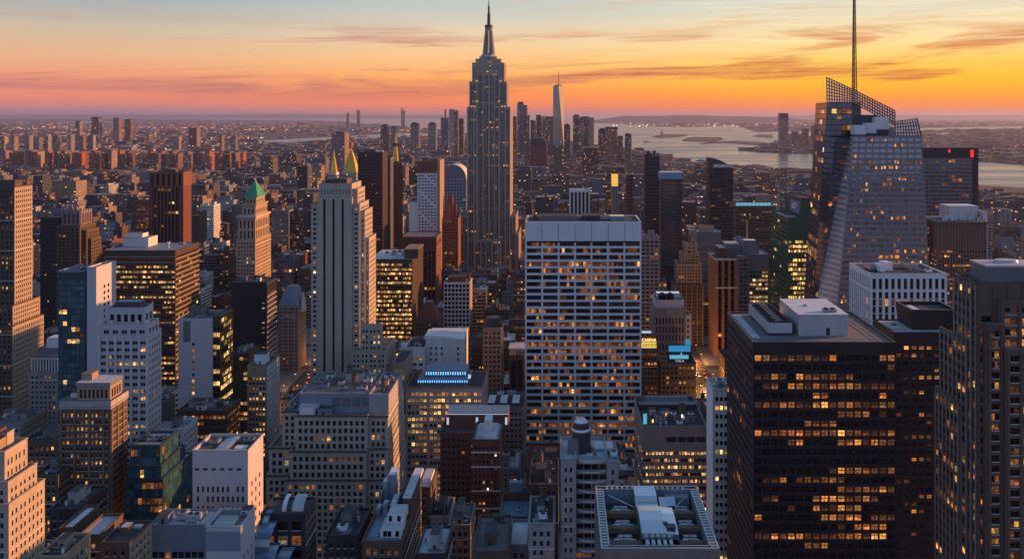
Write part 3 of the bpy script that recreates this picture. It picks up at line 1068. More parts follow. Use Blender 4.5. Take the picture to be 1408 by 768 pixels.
m = b.part('bulkhead'); m.box(b.x0 + 10, b.x0 + 40, b.Y + 14, b.Y + 34, z + .01, z + 3.2, 'slate_panel', 'tar_roof')
m = b.part('bulkhead'); m.box(b.x0 + 44, b.x0 + 58, b.Y + 12, b.Y + 30, z + .01, z + 3.8, 'charcoal', 'tar_roof')
m = b.part('cooling_tower'); m.box(b.x0 + 66, b.x0 + 77, b.Y + 12, b.Y + 24, z + .01, z + 3.4, 'blue_grey', 'glass_blue')
b.unit(b.x0 + 62, b.Y + 20, z, 5, 6, 2.4); b.unit(b.x0 + 7, b.Y + 20, z, 4, 4, 3.0, 'rust_steel')
b.done()

# ---- the grey shaft with three dark stripes
b = Bld('striped_setback_tower', 'slender grey limestone tower with three dark vertical stripes and lit stepped side', 'skyscraper', 427, 486, 640, 34, 'the three-striped grey tower', 540, 'warm_limestone')
Y = b.Y
FIN = S(cw=3.0, fh=3.75, ww=.55, wh=.5, rec=.35, lit=.30, lits=YEL, ms=.8, mt=1.5, g=2, gap=.8)
SH = S(cw=4.2, fh=3.75, ww=.5, wh=.48, rec=.3, lit=.03, ms=2, mt=1.2)
zt = b.Z
b.tier(b.X(427), b.X(436.5), Y + 1.5, Y + 32, 0, zt(282), f=FIN)
b.tier(b.X(484), b.X(494), Y + 1.5, Y + 32, 0, zt(282), f=FIN, r=SH)
# shaft: four piers and three recessed stripes
xa, xb = b.X(436.5), b.X(484)
Wd = xb - xa
st = [(.165, .23), (.43, .495), (.695, .76)]
u = 0
for (u0, u1) in st + [(1, 1)]:
    b.tier(xa + Wd * u, xa + Wd * u0, Y, Y + 34, 0, zt(271), f=S(none=True), par=0, roof='gravel_roof')
    u = u1
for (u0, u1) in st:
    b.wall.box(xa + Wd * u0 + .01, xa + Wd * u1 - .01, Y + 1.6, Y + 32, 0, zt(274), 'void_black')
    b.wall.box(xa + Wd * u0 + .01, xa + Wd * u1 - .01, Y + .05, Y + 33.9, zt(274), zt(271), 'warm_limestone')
b.tier(b.X(437.5), b.X(483), Y + 2, Y + 32, zt(271), zt(254), f=S(cw=2.4, fh=9, ww=.3, wh=.5, rec=.3, lit=0, glass='glass_grey'), par=.8)
b.tier(b.X(484.02), b.X(490), Y + 4, Y + 28, zt(282) + .0, zt(262), f=SH)
m = b.part('bulkhead'); m.box(b.X(446), b.X(473), Y + 8, Y + 24, zt(254), zt(247), 'dark_stone', 'tar_roof')
m = b.part('roof_frame')
for xx in (446, 459, 473):
    m.box(b.X(xx) - .3, b.X(xx) + .3, Y + 7, Y + 7.6, zt(254), zt(243), 'rust_steel')
m.box(b.X(446), b.X(473), Y + 7.02, Y + 7.58, zt(243), zt(242), 'rust_steel', bottom=True)
# stepped lit side on the right
for xr, y_t, d0 in ((500, 292, 4), (505, 330, 6)):
    b.tier(b.X(494.02) if xr == 500 else b.X(500.02), b.X(xr), Y + d0, Y + 30, 0, zt(y_t), f=FIN, r=S(cw=3.2, fh=3.75, ww=.45, wh=.5, rec=.3, lit=.02))
b.tier(b.X(486), b.X(533), Y - 6, Y + 1.4, 0, zt(480), f=FIN)
b.tier(b.X(505.02), b.X(533), Y + 1.45, Y + 30, 0, zt(480), f=FIN, r=S(cw=3.2, fh=3.75, ww=.45, wh=.5, rec=.3, lit=.02))
b.tier(b.X(498), b.X(526), Y - 4, Y + 1.3, zt(480), zt(447), f=FIN)
b.done()

# ---- broad stone block in front of it
ST = S(cw=3.35, fh=4.0, ww=.58, wh=.64, rec=.6, lit=.13, lits=WARM, ms=1.2, mt=1.4, mun='charcoal')
b = Bld('stepped_stone_block', 'broad grey stone office block with three stepped terraces below a flat plant floor', 'office block', 366, 535, 480, 58, 'the stepped stone block', 768, 'limestone')
Y = b.Y
X, Z = b.X, b.Z
b.tier(X(366), X(395), Y, Y + 56, 0, Z(655), f=ST); b.tier(X(395.05), X(505), Y - 4, Y + 54, 0, Z(657), f=ST); b.tier(X(505.05), X(533), Y - 1, Y + 56, 0, Z(660), f=ST)
b.tier(X(367), X(399), Y + 3, Y + 56, Z(655), Z(620), f=ST); b.tier(X(399.05), X(504), Y - 1, Y + 53, Z(657), Z(621), f=ST); b.tier(X(504.05), X(532), Y + 2, Y + 56, Z(660), Z(620), f=ST)
b.tier(X(383), X(404), Y + 6, Y + 54, Z(620), Z(572), f=ST); b.tier(X(404.05), X(504), Y + 2.5, Y + 52, Z(621), Z(575), f=ST); b.tier(X(504.05), X(531), Y + 5, Y + 54, Z(620), Z(578), f=ST)
b.tier(X(405), X(503), Y + 9, Y + 50, Z(575), Z(549), f=S(none=True), wall='blue_grey', par=.6); b.tier(X(503.05), X(530.5), Y + 8, Y + 51, Z(578), Z(550), f=S(none=True), wall='concrete', par=.8)
for xa, xb, dy, yt in ((365.5, 396, -.7, 655), (394.5, 506, -4.7, 657), (505, 534, -1.7, 660), (366.5, 400, 2.3, 620), (398.5, 505, -1.7, 621), (504, 533, 1.3, 620), (382.5, 405, 5.3, 572), (403.5, 505, 1.8, 575), (504, 532, 4.3, 578)):
    m = b.part('cornice'); m.box(X(xa), X(xb), Y + dy, Y + dy + .69, Z(yt) + .2, Z(yt) + 1.15, 'dark_stone', 'tar_roof', bottom=True)  # ledges coloured dark, putting the cornice shadows into the stone
for i in range(4):
    m = b.part('plant_louvre'); xx = X(450 + i * 14)
    m.box(xx + .5, xx + 5.2, Y + 8.85, Y + 8.97, Z(566), Z(553), 'slate_panel')
m = b.part('bulkhead'); m.box(X(408), X(434), Y + 4, Y + 8.9, Z(575), Z(561), 'lilac_concrete', 'pale_roof'); m = b.part('shutter'); m.box(X(410), X(428), Y + 3.85, Y + 3.97, Z(573), Z(563), 'white_panel')
b.bulk(X(442), Y + 6, Z(575), 9, 4, 4, 'blue_grey'); b.clutter(X(407), X(502), Y + 12, Y + 48, Z(549), 14, tank=.15); b.clutter(X(505), X(529), Y + 12, Y + 48, Z(550), 4, big=False)
b.clutter(X(384), X(403), Y + 8, Y + 50, Z(572), 3, big=False)
b.done()

# ---- the faceted glass tower with the needle
def _clear(name, fac):
    m = bpy.data.materials.new(name); m.use_nodes = True
    t = NT(m.node_tree); tr = t.n('ShaderNodeBsdfTransparent'); gl = t.n('ShaderNodeBsdfGlossy'); gl.inputs['Roughness'].default_value = .05
    tr.inputs[0].default_value = (.86, .87, .9, 1)
    mx_ = t.n('ShaderNodeMixShader'); mx_.inputs[0].default_value = fac; t.l(tr.outputs[0], mx_.inputs[1]); t.l(gl.outputs[0], mx_.inputs[2])
    o = t.n('ShaderNodeOutputMaterial'); t.l(mx_.outputs[0], o.inputs[0]); MATS[name] = m
_clear('screen_glass', .4)
b = Bld('faceted_glass_tower', 'faceted glass tower with sloping lattice screen at its top and a needle spire', 'skyscraper', 1118, 1282, 640, 60, 'the faceted glass tower', 430, 'slate_panel')
Y = b.Y
def Q(x, y, dY=0): return Vector((px(x, Y + dY), Y + dY, pz(y, Y + dY)))
def down(top, bot, z=0.0):
    k = (z - top.z) / (bot.z - top.z)
    return top + (bot - top) * k
W('silver_panel', (.20, .21, .235), .45, .1, .3)
BF = S(cw=9.0, fh=4.25, ww=.82, wh=.55, rec=.2, sub=4, ms=.8, mt=.5, lit=.13, lits=AMB, glass='glass_mirror', wall='silver_panel')
BD = S(cw=3.0, fh=4.25, ww=.9, wh=.55, rec=.06, ms=.2, mt=.2, lit=.015, lits=WARM, glass='steel', wall='aluminium')
BW = S(cw=4.5, fh=4.25, ww=.94, wh=.86, rec=.06, ms=.2, mt=.2, lit=.10, lits=WARM, glass='glass_blue', wall='charcoal')
TL, TR = Q(1172, 187), Q(1267.5, 187.5)
BL, BR = down(TL, Q(1151, 420)), down(TR, Q(1280, 420))
b.facade(BL, BR, TR, TL, BF)
P0 = Q(1170.8, 188.5, 2)
FL = down(Q(1169, 190, 20), Q(1121, 420, 20))
b.facade(FL, BL, TL, Q(1169.5, 187, 20), BD)                                # chamfer facet
WTL, WTR = Q(1137, 141, 20), Q(1170, 141, 20)
WBL = down(WTL, Q(1117.5, 420, 20))
# dark wing: quad cut by the facet's edge
b.facade(WBL, FL - Vector((0, -.02, 0)), Q(1169, 190, 20), Q(1134.2, 187, 20), BW)
b.facade(Q(1134.2, 187, 20), Q(1172, 187, 20), Q(1172, 141, 20), WTL, BW)
WBL2, WTL2 = WBL + Vector((6, 42, 0)), WTL + Vector((4, 42, 0))
b.facade(WBL2, WBL, Q(1134.2, 187, 20), Q(1134.2, 187, 20) + Vector((4.6, 42, 0)), BW)
b.facade(Q(1134.2, 187, 20) + Vector((4.6, 42, 0)), Q(1134.2, 187, 20), WTL, WTL2, BW)
BR2, TR2 = BR + Vector((0, 58, 0)), TR + Vector((-4, 58, 0))
b.facade(BR, BR2, TR2, TR, BF)
b.wall.poly([BR2, WBL2, WTL2 * .0 + Q(1134.2, 187, 20) + Vector((4.6, 42, 0)), TR2], 'slate_panel')
b.roof.poly([TL, TR, TR2, Q(1172, 187, 62)], 'tar_roof'); b.roof.poly([WTL, Q(1172, 141, 20), Q(1172, 141, 62), WTL2], 'tar_roof')
b.wall.poly([Q(1172, 187, 20), Q(1172, 187, 62), Q(1172, 141, 62), Q(1172, 141, 20)], 'slate_panel'); b.wall.poly([Q(1172, 187, 62), WTL2 + Vector((0, 0, -25)), WTL2, Q(1172, 141, 62)], 'slate_panel')
# stepped upper rooms behind the wing
m = b.part('penthouse'); m.box(px(1172, Y + 22), px(1206, Y + 22), Y + 22, Y + 48, TL.z + .05, pz(158, Y + 22), 'dark_teal_panel', 'tar_roof'); m.box(px(1150, Y + 26), px(1184, Y + 26), Y + 26, Y + 46, pz(158, Y + 26), pz(140, Y + 26), 'slate_panel', 'tar_roof')
for x0_, x1_, y0_, y1_, d_ in ((1175, 1191, 172, 185, 6), (1191.5, 1205, 169, 183, 9), (1204, 1222, 161, 178, 14), (1206, 1230, 175, 186.5, 20)):
    m = b.part('rooftop_unit'); m.box(px(x0_, Y + d_), px(x1_, Y + d_), Y + d_, Y + d_ + 9, pz(y1_, Y + d_), pz(y0_, Y + d_), 'white_panel' if d_ < 19 else 'steel'); m.box(px(x0_, Y + d_), px(x1_, Y + d_), Y + d_ + .5, Y + d_ + 8.5, TL.z + .02, pz(y1_, Y + d_) - .01, 'charcoal')
def lattice(part, quad, nu, nv, wbar, clip=None):
    """Open screen of mullions with glass between."""
    a, bb, c, d_ = quad
    off_ = (bb - a).cross(d_ - a).normalized() * -.25
    b.part('screen_glass').poly([a + off_, bb + off_, c + off_, d_ + off_], 'screen_glass')
    m = b.part(part)
    L_ = lambda u, v: a.lerp(bb, u).lerp(d_.lerp(c, u), v)
    for i in range(nu + 1):
        m.bar(L_(i / nu, 0), L_(i / nu, 1), wbar, 'charcoal')
    for j in range(nv + 1):
        for i in range(nu):
            m.bar(L_(i / nu, j / nv), L_((i + 1) / nu, j / nv), wbar, 'charcoal')
lattice('screen_lattice', (Q(1137, 141, 21), Q(1172, 141, 21), Q(1172, 122.5, 21), Q(1136.6, 106.5, 21)), 10, 7, .6)
lattice('screen_lattice', (Q(1172, 141, 21), Q(1230.5, 172, 21), Q(1230.5, 152, 21), Q(1172, 122.5, 21)), 17, 5, .6)
lattice('screen_lattice', (Q(1231, 187, 10), Q(1267, 187, 10), Q(1261, 163, 10), Q(1231, 167, 10)), 9, 5, .5)
lattice('screen_lattice', (Q(1267, 187, 10), Q(1266, 187, 50), Q(1260, 163, 50), Q(1261, 163, 10)), 8, 5, .5)
m = b.part('spire')
xs_, ys_ = px(1174.5, Y + 30), Y + 30
zs0, zs1 = pz(141, Y + 30), pz(-34, Y + 30)
for k in range(3):
    a0 = 2 * math.pi * k / 3
    m.bar((xs_ + 2.2 * math.cos(a0), ys_ + 2.2 * math.sin(a0), zs0), (xs_ + .5 * math.cos(a0), ys_ + .5 * math.sin(a0), zs1), .55, 'charcoal')
for j in range(22):
    f0, f1 = j / 22, (j + 1) / 22
    for k in range(3):
        a0, a1 = 2 * math.pi * k / 3, 2 * math.pi * (k + 1) / 3
        r0, r1 = 2.2 - 1.7 * f0, 2.2 - 1.7 * f1
        z0_, z1_ = zs0 + (zs1 - zs0) * f0, zs0 + (zs1 - zs0) * f1
        m.bar((xs_ + r0 * math.cos(a0), ys_ + r0 * math.sin(a0), z0_), (xs_ + r1 * math.cos(a1), ys_ + r1 * math.sin(a1), z1_), .28, 'charcoal')
        m.bar((xs_ + r0 * math.cos(a0), ys_ + r0 * math.sin(a0), z0_), (xs_ + r0 * math.cos(a1), ys_ + r0 * math.sin(a1), z0_), .28, 'charcoal')
m.cyl(xs_, ys_, zs0, zs1, .8, .3, 'rust_steel', 8)
b.ext = [b.X(1117), b.X(1282), Y, Y + 62, TL.z]
b.done()

# ---- the black slab at the right with pale plant boxes on its roof
BK = S(cw=3.3, fh=3.72, ww=.78, wh=.60, rec=.25, ms=.5, mt=3.6, lit=.28, lits=[('lit_orange', 6), ('lit_amber', .8), ('lit_dim', 6)], glass='glass_black', mun='black_metal', up=.3, runs=True)
b = Bld('black_office_slab', 'wide black office slab with a pale box and long fan unit on its flat roof', 'skyscraper', 1035, 1233, 330, 51, 'the wide black slab', 768, 'black_metal')
b.main(472, f=BK, r=BK, l=dict(BK, lit=.08, wall='charcoal', glass='glass_grey', ww=.84, wh=.66, mt=2), roof='gravel_roof', par=.5, parw=.9)
z, Y = b.Z(472), b.Y
m = b.part('plant_room'); x0_, x1_ = px(1098, Y + 11), px(1166, Y + 11)
m.box(x0_, x1_, Y + 11, Y + 40, z + .01, pz(433, Y + 11), 'aluminium', 'membrane'); m.box(x0_ - .2, x1_ + .2, Y + 10.8, Y + 40.2, pz(433, Y + 11) + .003, pz(433, Y + 11) + .3, 'aluminium', 'membrane')
m = b.part('plant_door'); m.box(px(1136, Y + 11), px(1141, Y + 11), Y + 10.85, Y + 10.98, z + .5, z + 3.4, 'black_metal')
b.unit((x0_ + x1_) / 2 + 4, Y + 16, pz(433, Y + 11) + .31, 5.5, 3, 1.1, 'steel'); m = b.part('vent'); m.cyl((x0_ + x1_) / 2 - 3, Y + 26, pz(433, Y + 11) + .31, pz(433, Y + 11) + .9, .9, .9, 'blue_grey', 12)
m = b.part('cooling_tower'); x0_, x1_ = px(1056, Y + 12), px(1089, Y + 12)
m.box(x0_, x1_, Y + 12, Y + 47, z + 1.0, z + 5.2, 'aluminium', 'slate_panel'); m.box(x0_ + .4, x1_ - .4, Y + 12.4, Y + 46.6, z + .01, z + .99, 'charcoal')
for i in range(9):
    m = b.part('cooling_fan'); yy = Y + 14 + i * 3.8
    m.cyl((x0_ + x1_) / 2, yy, z + 5.21, z + 5.9, 1.6, 1.5, 'membrane', 14, top='black_metal'); m.box(x0_ + .6, x1_ - .6, yy - 1.85, yy - 1.72, z + 5.21, z + 6.0, 'charcoal')
m = b.part('walkway'); m.box(b.x0 + 1.6, b.x0 + 5, Y + 8, Y + 47, z + .01, z + .12, 'pale_roof')
m = b.part('roof_rail'); m.bar((b.x1 - 3, Y + 2, z + .9), (b.x1 - 3, Y + 48, z + .9), .15, 'charcoal'); m.bar((b.x1 - 3, Y + 2, z + .5), (b.x1 - 3, Y + 48, z + .5), .1, 'charcoal')
b.done()

# ---- the second black tower behind it
b = Bld('black_office_tower', 'plain black tower with a dark open-topped crown box beside the wide black slab', 'skyscraper', 1229, 1316, 420, 27, 'the black tower with a crown box', 768, 'black_metal')
b.main(458, f=dict(BK, lit=.17, cw=3.8, ww=.6, wh=.46, mt=5), l=dict(BK, lit=.04), roof='pale_roof', par=.6)
z, Y = b.Z(458), b.Y
m = b.part('crown_box'); xa, xb = px(1253, Y + 6), px(1317, Y + 6)
m.frustum((xa + xb) / 2, Y + 16, z + .01, pz(430, Y + 6), (xb - xa) / 2 - .8, 9, (xb - xa) / 2, 10, 'black_metal', 'tar_roof')
zz = pz(430, Y + 6)
m = b.part('crown_rim')
for a0, a1, c0, c1 in ((xa, xb, Y + 6, Y + 7), (xa, xb, Y + 25, Y + 26), (xa, xa + 1, Y + 7.01, Y + 24.99), (xb - 1, xb, Y + 7.01, Y + 24.99)):
    m.box(a0, a1, c0, c1, zz + .003, zz + 1.6, 'black_metal', 'slate_panel')
m.box(xa + 3, xa + 6, Y + 10, Y + 20, zz + .003, zz + .8, 'membrane')
b.unit(b.x0 + 4, Y + 10, z, 4, 6, 1.6, 'pale_stone')
b.done()

# ---- the low tower with the sunken plant deck, bottom of the view
b = Bld('plant_deck_tower', 'square tower top with sunken plant deck, steel beams and silver sheet-metal hood', 'skyscraper', 827, 989, 250, 42, 'the sunken plant deck roof', 768, 'mauve_stone')
z, Y, D = b.Z(757), b.Y, b.D
x0_, x1_ = b.x0, b.x1
RP = S(cw=1.9, fh=4, ww=.5, wh=.7, rec=.4, lit=.05, glass='glass_dark', mt=2.4, ms=.5, rib=(.35, .5, 1, 'mauve_stone'))
b.facade((x0_, Y, 0), (x1_, Y, 0), (x1_, Y, z), (x0_, Y, z), RP); b.facade((x1_, Y, 0), (x1_, Y + D, 0), (x1_, Y + D, z), (x1_, Y, z), RP); b.facade((x0_, Y + D, 0), (x0_, Y, 0), (x0_, Y, z), (x0_, Y + D, z), RP); b.facade((x1_, Y + D, 0), (x0_, Y + D, 0), (x0_, Y + D, z), (x1_, Y + D, z), S(none=True))
wf, dp = 2.6, 4.2
xi0, xi1, yi0, yi1 = x0_ + wf, x1_ - wf, Y + wf * .7, Y + D - wf
b.roof.box(xi0, xi1, yi0, yi1, z - dp - .5, z - dp, 'charcoal', 'tar_roof')
m = b.part('deck_wall')
m.poly([(xi0, yi0, z), (xi1, yi0, z), (xi1, yi0, z - dp), (xi0, yi0, z - dp)], 'slate_panel'); m.poly([(xi1, yi1, z), (xi0, yi1, z), (xi0, yi1, z - dp), (xi1, yi1, z - dp)], 'blue_grey')
m.poly([(xi0, yi1, z), (xi0, yi0, z), (xi0, yi0, z - dp), (xi0, yi1, z - dp)], 'blue_grey'); m.poly([(xi1, yi0, z), (xi1, yi1, z), (xi1, yi1, z - dp), (xi1, yi0, z - dp)], 'blue_grey')
# rim: two curbs with posts between, so dark slots show all round
e = .004
for a0, a1, c0, c1 in ((x0_ - e, x1_ + e, Y - e, yi0), (x0_ - e, x1_ + e, yi1, Y + D + e), (x0_ - e, xi0, yi0 + e, yi1 - e), (xi1, x1_ + e, yi0 + e, yi1 - e)):
    b.roof.poly([(a0, c0, z + .002), (a1, c0, z + .002), (a1, c1, z + .002), (a0, c1, z + .002)], 'tar_roof')
pm = b.para
h = .9
def rim(a0, a1, c0, c1): pm.box(a0, a1, c0, c1, z + .01, z + h, 'steel', 'aluminium')
rim(x0_ - .1, x1_ + .1, Y - .1, Y + .45); rim(x0_ - .1, x1_ + .1, Y + D - .45, Y + D + .1); rim(x0_ - .1, x0_ + .4, Y + .46, Y + D - .46); rim(x1_ - .4, x1_ + .1, Y + .46, Y + D - .46)
rim(xi0 - .35, xi0, yi0, yi1); rim(xi1, xi1 + .35, yi0, yi1); rim(xi0, xi1, yi1, yi1 + .35); rim(xi0, xi1, yi0 - .35, yi0)
for k in range(22):
    yy = Y + 1.4 + k * (D - 2.4) / 22
    pm.box(x0_ + .41, xi0 - .36, yy, yy + .75, z + .01, z + h - .05, 'aluminium'); pm.box(xi1 + .36, x1_ - .41, yy, yy + .75, z + .01, z + h - .05, 'aluminium')
for k in range(16):
    xx = xi0 + 1 + k * (xi1 - xi0 - 2) / 16
    pm.box(xx, xx + .7, yi1 + .36, Y + D - .46, z + .01, z + h - .05, 'aluminium')
xm0, xm1 = px(898, Y + 20), px(937, Y + 20)
xm0, xm1 = x0_ + 13.0, x0_ + 24.5
# silver hood: bent sheets rising over the middle
m = b.part('sheet_metal_hood')
prof = [(yi0 + 7.5, z - 1.2), (yi0 + 7.5, z + .7), (yi0 + 14, z + 1.6), (yi0 + 20, z + 1.9), (yi0 + 25, z + 1.0), (yi0 + 27, z - .4), (yi0 + 31, z - .3), (yi0 + 32, z + 1.2), (yi1 + 1.5, z + 1.4)]
for (ya, za), (yb, zb) in zip(prof, prof[1:]):
    m.poly([(xm0, ya, za), (xm0 + 7.4, ya, za), (xm0 + 7.4, yb, zb), (xm0, yb, zb)], 'polished_sheet')
for (ya, za), (yb, zb) in zip(prof, prof[1:]):
    m.poly([(xm0, ya, za), (xm0, yb, zb), (xm0, yb, z - dp + .1), (xm0, ya, z - dp + .1)], 'steel')
m = b.part('sheet_metal_hood')
pr2 = [(yi0 + 7.5, z - 1.2), (yi0 + 7.5, z + .6), (yi0 + 13, z + 1.3), (yi0 + 19, z + 1.5), (yi0 + 24, z + 1.2), (yi0 + 25.5, z + .2)]
for (ya, za), (yb, zb) in zip(pr2, pr2[1:]):
    m.poly([(xm0 + 7.45, ya, za), (xm1, ya, za - .3), (xm1, yb, zb - .3), (xm0 + 7.45, yb, zb)], 'polished_sheet')
    m.poly([(xm1, yb, zb - .3), (xm1, ya, za - .3), (xm1, ya, z - dp + .1), (xm1, yb, z - dp + .1)], 'steel')
m = b.part('hood_opening'); m.box(xm0 + 8, xm1 - .7, yi0 + 9.4, yi0 + 12.2, z + .9, z + 1.42, 'black_metal'); m = b.part('hood_opening'); m.cyl(xm0 + 7.9, yi0 + 12.6, z + 1, z + 1.6, .8, .8, 'black_metal', 12)
m = b.part('curved_flap')
for i in range(6):
    a0, a1 = i / 6 * 1.2, (i + 1) / 6 * 1.2
    m.poly([(xm0 + 8 + i * .9, yi0 + 27 + math.sin(a0 * 2) * 1.5, z - 1 + i * .1), (xm0 + 8.9 + i * .9, yi0 + 27 + math.sin(a1 * 2) * 1.5, z - 1 + i * .1), (xm0 + 8.9 + i * .9, yi0 + 32, z + .8), (xm0 + 8 + i * .9, yi0 + 32, z + .8)], 'polished_sheet')
for k, yy in enumerate((yi0 + 5.5, yi0 + 15, yi0 + 25)):
    for xa, xb in ((xi0 + .4, xm0 - .1), (xm1 + .1, xi1 - .4)):
        m = b.part('deck_beam'); m.box(xa, xb, yy, yy + 2.2, z - 3.2, z - 1.5, 'copper_panel' if k == 0 else 'brown_trim', 'bronze' if k == 0 else 'brown_trim', bottom=True)
        m = b.part('duct')
        for q_ in range(7):
            aa, ab = math.pi * q_ / 7, math.pi * (q_ + 1) / 7
            c_, w_ = (xa + xb) / 2, (xb - xa) * .36
            m.bar((c_ - w_ * math.cos(aa), yy + 3.4 + 1.5 * math.sin(aa), z - 2.6), (c_ - w_ * math.cos(ab), yy + 3.4 + 1.5 * math.sin(ab), z - 2.6), .5, 'membrane')
        for q_ in range(5):
            m = b.part('vent'); m.cyl(xa + .9 + q_ * (xb - xa - 1.6) / 4.4, yy + 5.6 + (q_ % 2) * .8, z - dp + .01, z - dp + 1.0 + (q_ * 7 % 3) * .5, .35, .35, 'aluminium' if q_ % 2 else 'charcoal', 8)
            m = b.part('pipe'); m.bar((xa + .6 + q_ * (xb - xa) / 5, yy + 2.3, z - dp + .5), (xa + .6 + q_ * (xb - xa) / 5, yy + 7.6, z - dp + .5), .18, 'steel' if q_ % 2 else 'blue_grey')
        m = b.part('duct'); m.cyl(xa + 2.2 + k, yy + 4, z - dp, z - 2.3, .8, .8, 'aluminium', 10)
        m = b.part('rooftop_unit'); m.box((xa + xb) / 2 - 2, (xa + xb) / 2 + 2.4, yy + 6.2, yy + 7.8, z - dp + .02, z - 2.6, 'blue_grey', 'pale_roof')
for i in range(5):
    m = b.part('fin_panel'); xx = xm0 + 1.0 + i * 2.1
    m.frustum(xx, yi0 + 4.4, z - dp + .02, z - .9, .85, 2.4, .5, 1.2, 'aluminium', 'membrane', dx=(2 - i) * .3, dy=1.2)
m = b.part('roof_brace'); m.bar((xi0 + 1.5, yi1 - 1.5, z - .4), (xm0 - .4, yi1 - 7.5, z - 1.8), .22, 'membrane'); m = b.part('roof_brace'); m.bar((xi1 - 1.5, yi1 - 1.5, z - .4), (xm1 + 2, yi1 - 7.5, z - 1.8), .22, 'membrane')
m = b.part('rooftop_unit'); m.box(xi1 - 9, xi1 - 1, yi1 - 3.4, yi1 - .6, z - dp + .02, z - .4, 'blue_grey', 'steel')
b.ext = [x0_, x1_, Y, Y + D, z]
b.done()

# ---- the dark stepped stone tower at the right edge
b = Bld('dark_stone_tower', 'dark brown stepped stone tower with vertical piers, cut off at the picture edge', 'skyscraper', 1347, 1480, 300, 40, 'the dark stone tower at the edge', 768, 'dark_stone')
Y, X, Z = b.Y, b.X, b.Z
DK = S(cw=3.3, fh=3.7, ww=.66, wh=.62, rec=.15, lit=.22, lits=AMB, glass='glass_black', ms=.6, mt=1.2, rib=(.22, .6, 1, 'pier_stone'))
DF = S(cw=5.0, fh=3.7, ww=.74, wh=.62, rec=.8, sub=2, lit=.36, lits=AMB, glass='glass_black', ms=1.0, mt=1.5, mun='charcoal', rib=(.5, 1.0, 1, 'dark_stone'))
W('stone_trim', (.16, .15, .16), .8, .2)
b.tier(X(1350), X(1480), Y + 4, Y + 21, 0, Z(392, 4), f=dict(DF, topblank=9), l=DK, wall='dark_stone', roof='tar_roof')
b.tier(X(1347), X(1350) - .02, Y + 6, Y + 20, 0, Z(408, 6), f=S(none=True), l=DK, roof='tar_roof', par=.4)
b.tier(X(1344), X(1347) - .02, Y + 8, Y + 30, 0, Z(470, 8), f=S(none=True), l=DK, roof='tar_roof', par=.4)
b.tier(X(1340), X(1344) - .02, Y + 12, Y + 32, 0, Z(560, 8), f=S(none=True), l=DK, roof='tar_roof', par=.4)
for xa, xb, dy, yt in ((1360, 1383, 1.2, 447), (1383, 1480, 0, 480), (1374, 1480, 2.2, 412)):
    b.tier(X(xa) + (.02 if xa != 1360 else 0), X(xb), Y + dy, Y + (1.18 if xa == 1383 else 3.98), 0 if xa != 1374 else Z(480), Z(yt), f=DF, roof='tar_roof', par=0) if xa != 1374 else None
b.tier(X(1378), X(1480), Y + 1.5, Y + 3.97, Z(480), Z(416), f=dict(DF, cw=6, lit=.5), roof='tar_roof', par=.8)
for xa, xb, dy, yt in ((1359, 1384, .9, 446), (1382, 1480, -.4, 479), (1377, 1480, 1.2, 431)):
    m = b.part('cornice'); m.box(X(xa), X(xb), Y + dy, Y + dy + .5, Z(yt + 1.4), Z(yt - 1), 'stone_trim', bottom=True)
m = b.part('plant_room'); m.box(px(1357, Y + 6), px(1480, Y + 6), Y + 6, Y + 18, Z(392, 4) + .01, pz(367, Y + 6), 'slate_panel', 'pale_roof')
m.box(px(1356, Y + 6), px(1480, Y + 6), Y + 5.7, Y + 18.3, pz(367, Y + 6) + .003, pz(364.5, Y + 6), 'aluminium', 'pale_roof')
m = b.part('rooftop_unit'); m.cyl(px(1385, Y + 12), Y + 13, pz(364.5, Y + 6) + .01, pz(361, Y + 6), 4.5, 4.2, 'steel', 16, sq=.6)
b.ext = [X(1340), X(1480), Y - .5, Y + 33, Z(392, 4)]
b.done()
# ------------------------------------------------------------------ left side
OF = S(cw=3.2, fh=3.7, ww=.46, wh=.5, rec=.4, lit=.12, lits=AMB)
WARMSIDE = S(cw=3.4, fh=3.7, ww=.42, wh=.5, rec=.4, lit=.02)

b = Bld('stepped_apartment_block', 'tan brick block with sunlit stepped side at the lower edge corner', 'apartment block', -70, 12, 300, 22, 'the sunlit tan stepped block', 768, 'cream_brick')
Y, X, Z = b.Y, b.X, b.Z
T1 = S(cw=3.0, fh=3.6, ww=.42, wh=.52, rec=.4, lit=.03, g=2, gap=.7, mun='charcoal')
b.tier(X(-70), X(12), Y, Y + 21, 0, Z(696), f=T1, r=dict(T1, cw=2.4, gap=.5)); b.tier(X(-70), X(9), Y + .8, Y + 17.5, Z(696), Z(667), f=T1, r=dict(T1, cw=2.4, gap=.5)); b.tier(X(-70), X(0), Y + 2.5, Y + 15.5, Z(667), Z(628), f=T1, r=dict(T1, cw=2.4, gap=.5))
b.clutter(X(-66), X(-3), Y + 4, Y + 14, Z(628), 4); m = b.part('bulkhead'); m.box(X(-40), X(-24), Y + 5, Y + 13, Z(628) + .01, Z(604), 'red_brick', 'tar_roof'); m = b.part('bulkhead'); m.box(X(-22), X(-14), Y + 5, Y + 13, Z(628) + .01, Z(612), 'tan_brick', 'tar_roof')
b.done()

